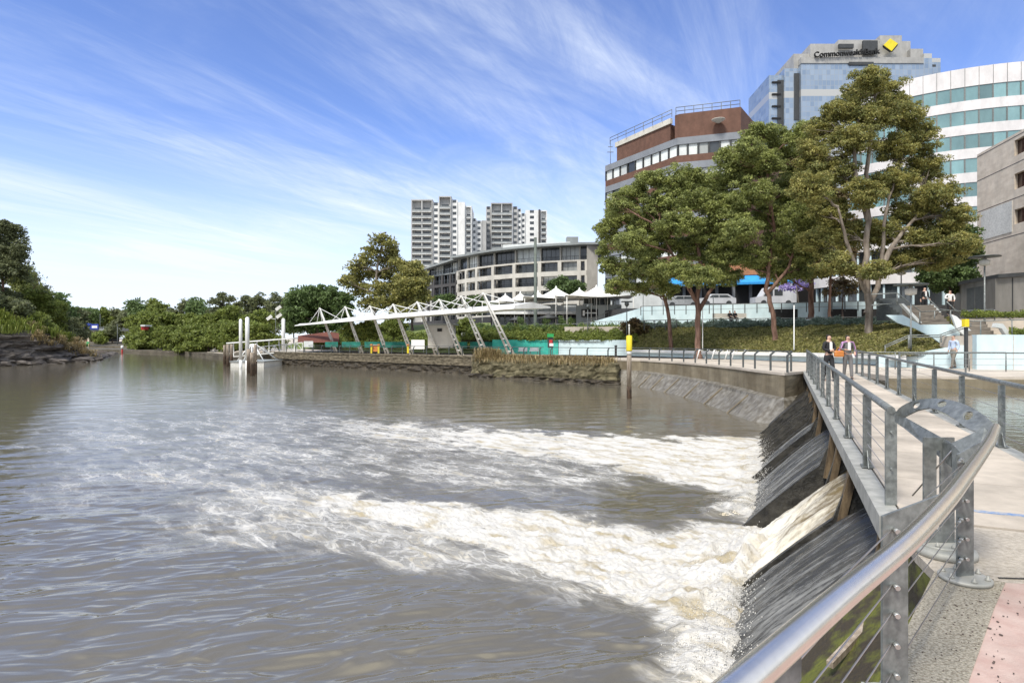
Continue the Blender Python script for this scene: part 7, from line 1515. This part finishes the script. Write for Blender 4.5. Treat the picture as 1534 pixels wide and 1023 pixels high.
pw2 = person('woman in a grey dress top with a lilac scarf over her shoulders', w2, R(-6), 1.68, 'greycloth', 'greycloth', 'whitecloth', .13, 'hold')
sc_ = MB()
for sx in (-1, 1):
    A_s = [(sx*.06, -.12, 1.44), (sx*.19, -.05, 1.42), (sx*.26, -.06, 1.22), (sx*.30, -.02, 1.02), (sx*.30, .02, .86)]
    B_s = [(sx*.08, .06, 1.46), (sx*.20, .08, 1.40), (sx*.27, .09, 1.2), (sx*.33, .10, 1.0), (sx*.33, .12, .86)]; sc_.strip(A_s, B_s)
sc_.strip([(-.19, .08, 1.42), (0, .13, 1.46), (.19, .08, 1.42)], [(-.2, .14, 1.1), (0, .16, 1.1), (.2, .14, 1.1)])
o = sc_.build('scarf', M['lilac'], pw2); mo = o.modifiers.new('t', 'SOLIDIFY'); mo.thickness = .03
hb = thing('handbag', 'orange handbag hanging between the two walking women', 'handbag', (w2.x-.34, w2.y, 3.0)); mb = MB(); mb.box((w2.x-.36, w2.y-.05, 3.17), (.34, .16, .24)); o = part(mb, 'bag', M['orange'], hb); mo = o.modifiers.new('b', 'BEVEL'); mo.width = .05; mo.segments = 3
part(MB().tube([(w2.x-.5, w2.y-.05, 3.27), (w2.x-.36, w2.y, 3.42), (w2.x-.22, w2.y-.05, 3.27)], .012, 6), 'strap', M['orange'], hb)
w3 = G(1428.5, 552, 2.15); person('man in a pale blue shirt and grey trousers walking past the pale blue wall', w3, R(-80), 1.76, 'bluecloth', 'khaki', None, .20, 'hang', female=False, hair='barkdark')
s1 = P(1385, 470, 40); s2 = P(1423, 466, 41)
person('man in a black suit and white shirt coming down the stairs', Vector((s1.x, 40, 5.35)), R(5), 1.78, 'blackcloth', 'blackcloth', 'whitecloth', .10, 'hang', female=False)
person('man in a white shirt and dark trousers on the stairs by the green tree', Vector((s2.x, 41, 5.25)), R(-10), 1.76, 'whitecloth', 'blackcloth', None, .10, 'hold', female=False)
for dx, lab in ((.05, 'left one of the couple in dark clothes sitting on the pale bench'), (.55, 'right one of the couple in dark clothes sitting on the pale bench')):
    person(lab, Vector((BENCH.x-.1+dx, BENCH.y-.02, BENCH.z)), R(10), 1.7, 'blackcloth', 'blackcloth', None, 0, 'cross', sit=True, group='couple on the bench')
p5 = GP(760, 530); person('person in a red top standing behind the promenade railing above the dry tussock', Vector((p5.x, p5.y+3, pz(p5.y+3))), R(20), 1.6, 'red', 'greycloth', None, .05, 'hang')
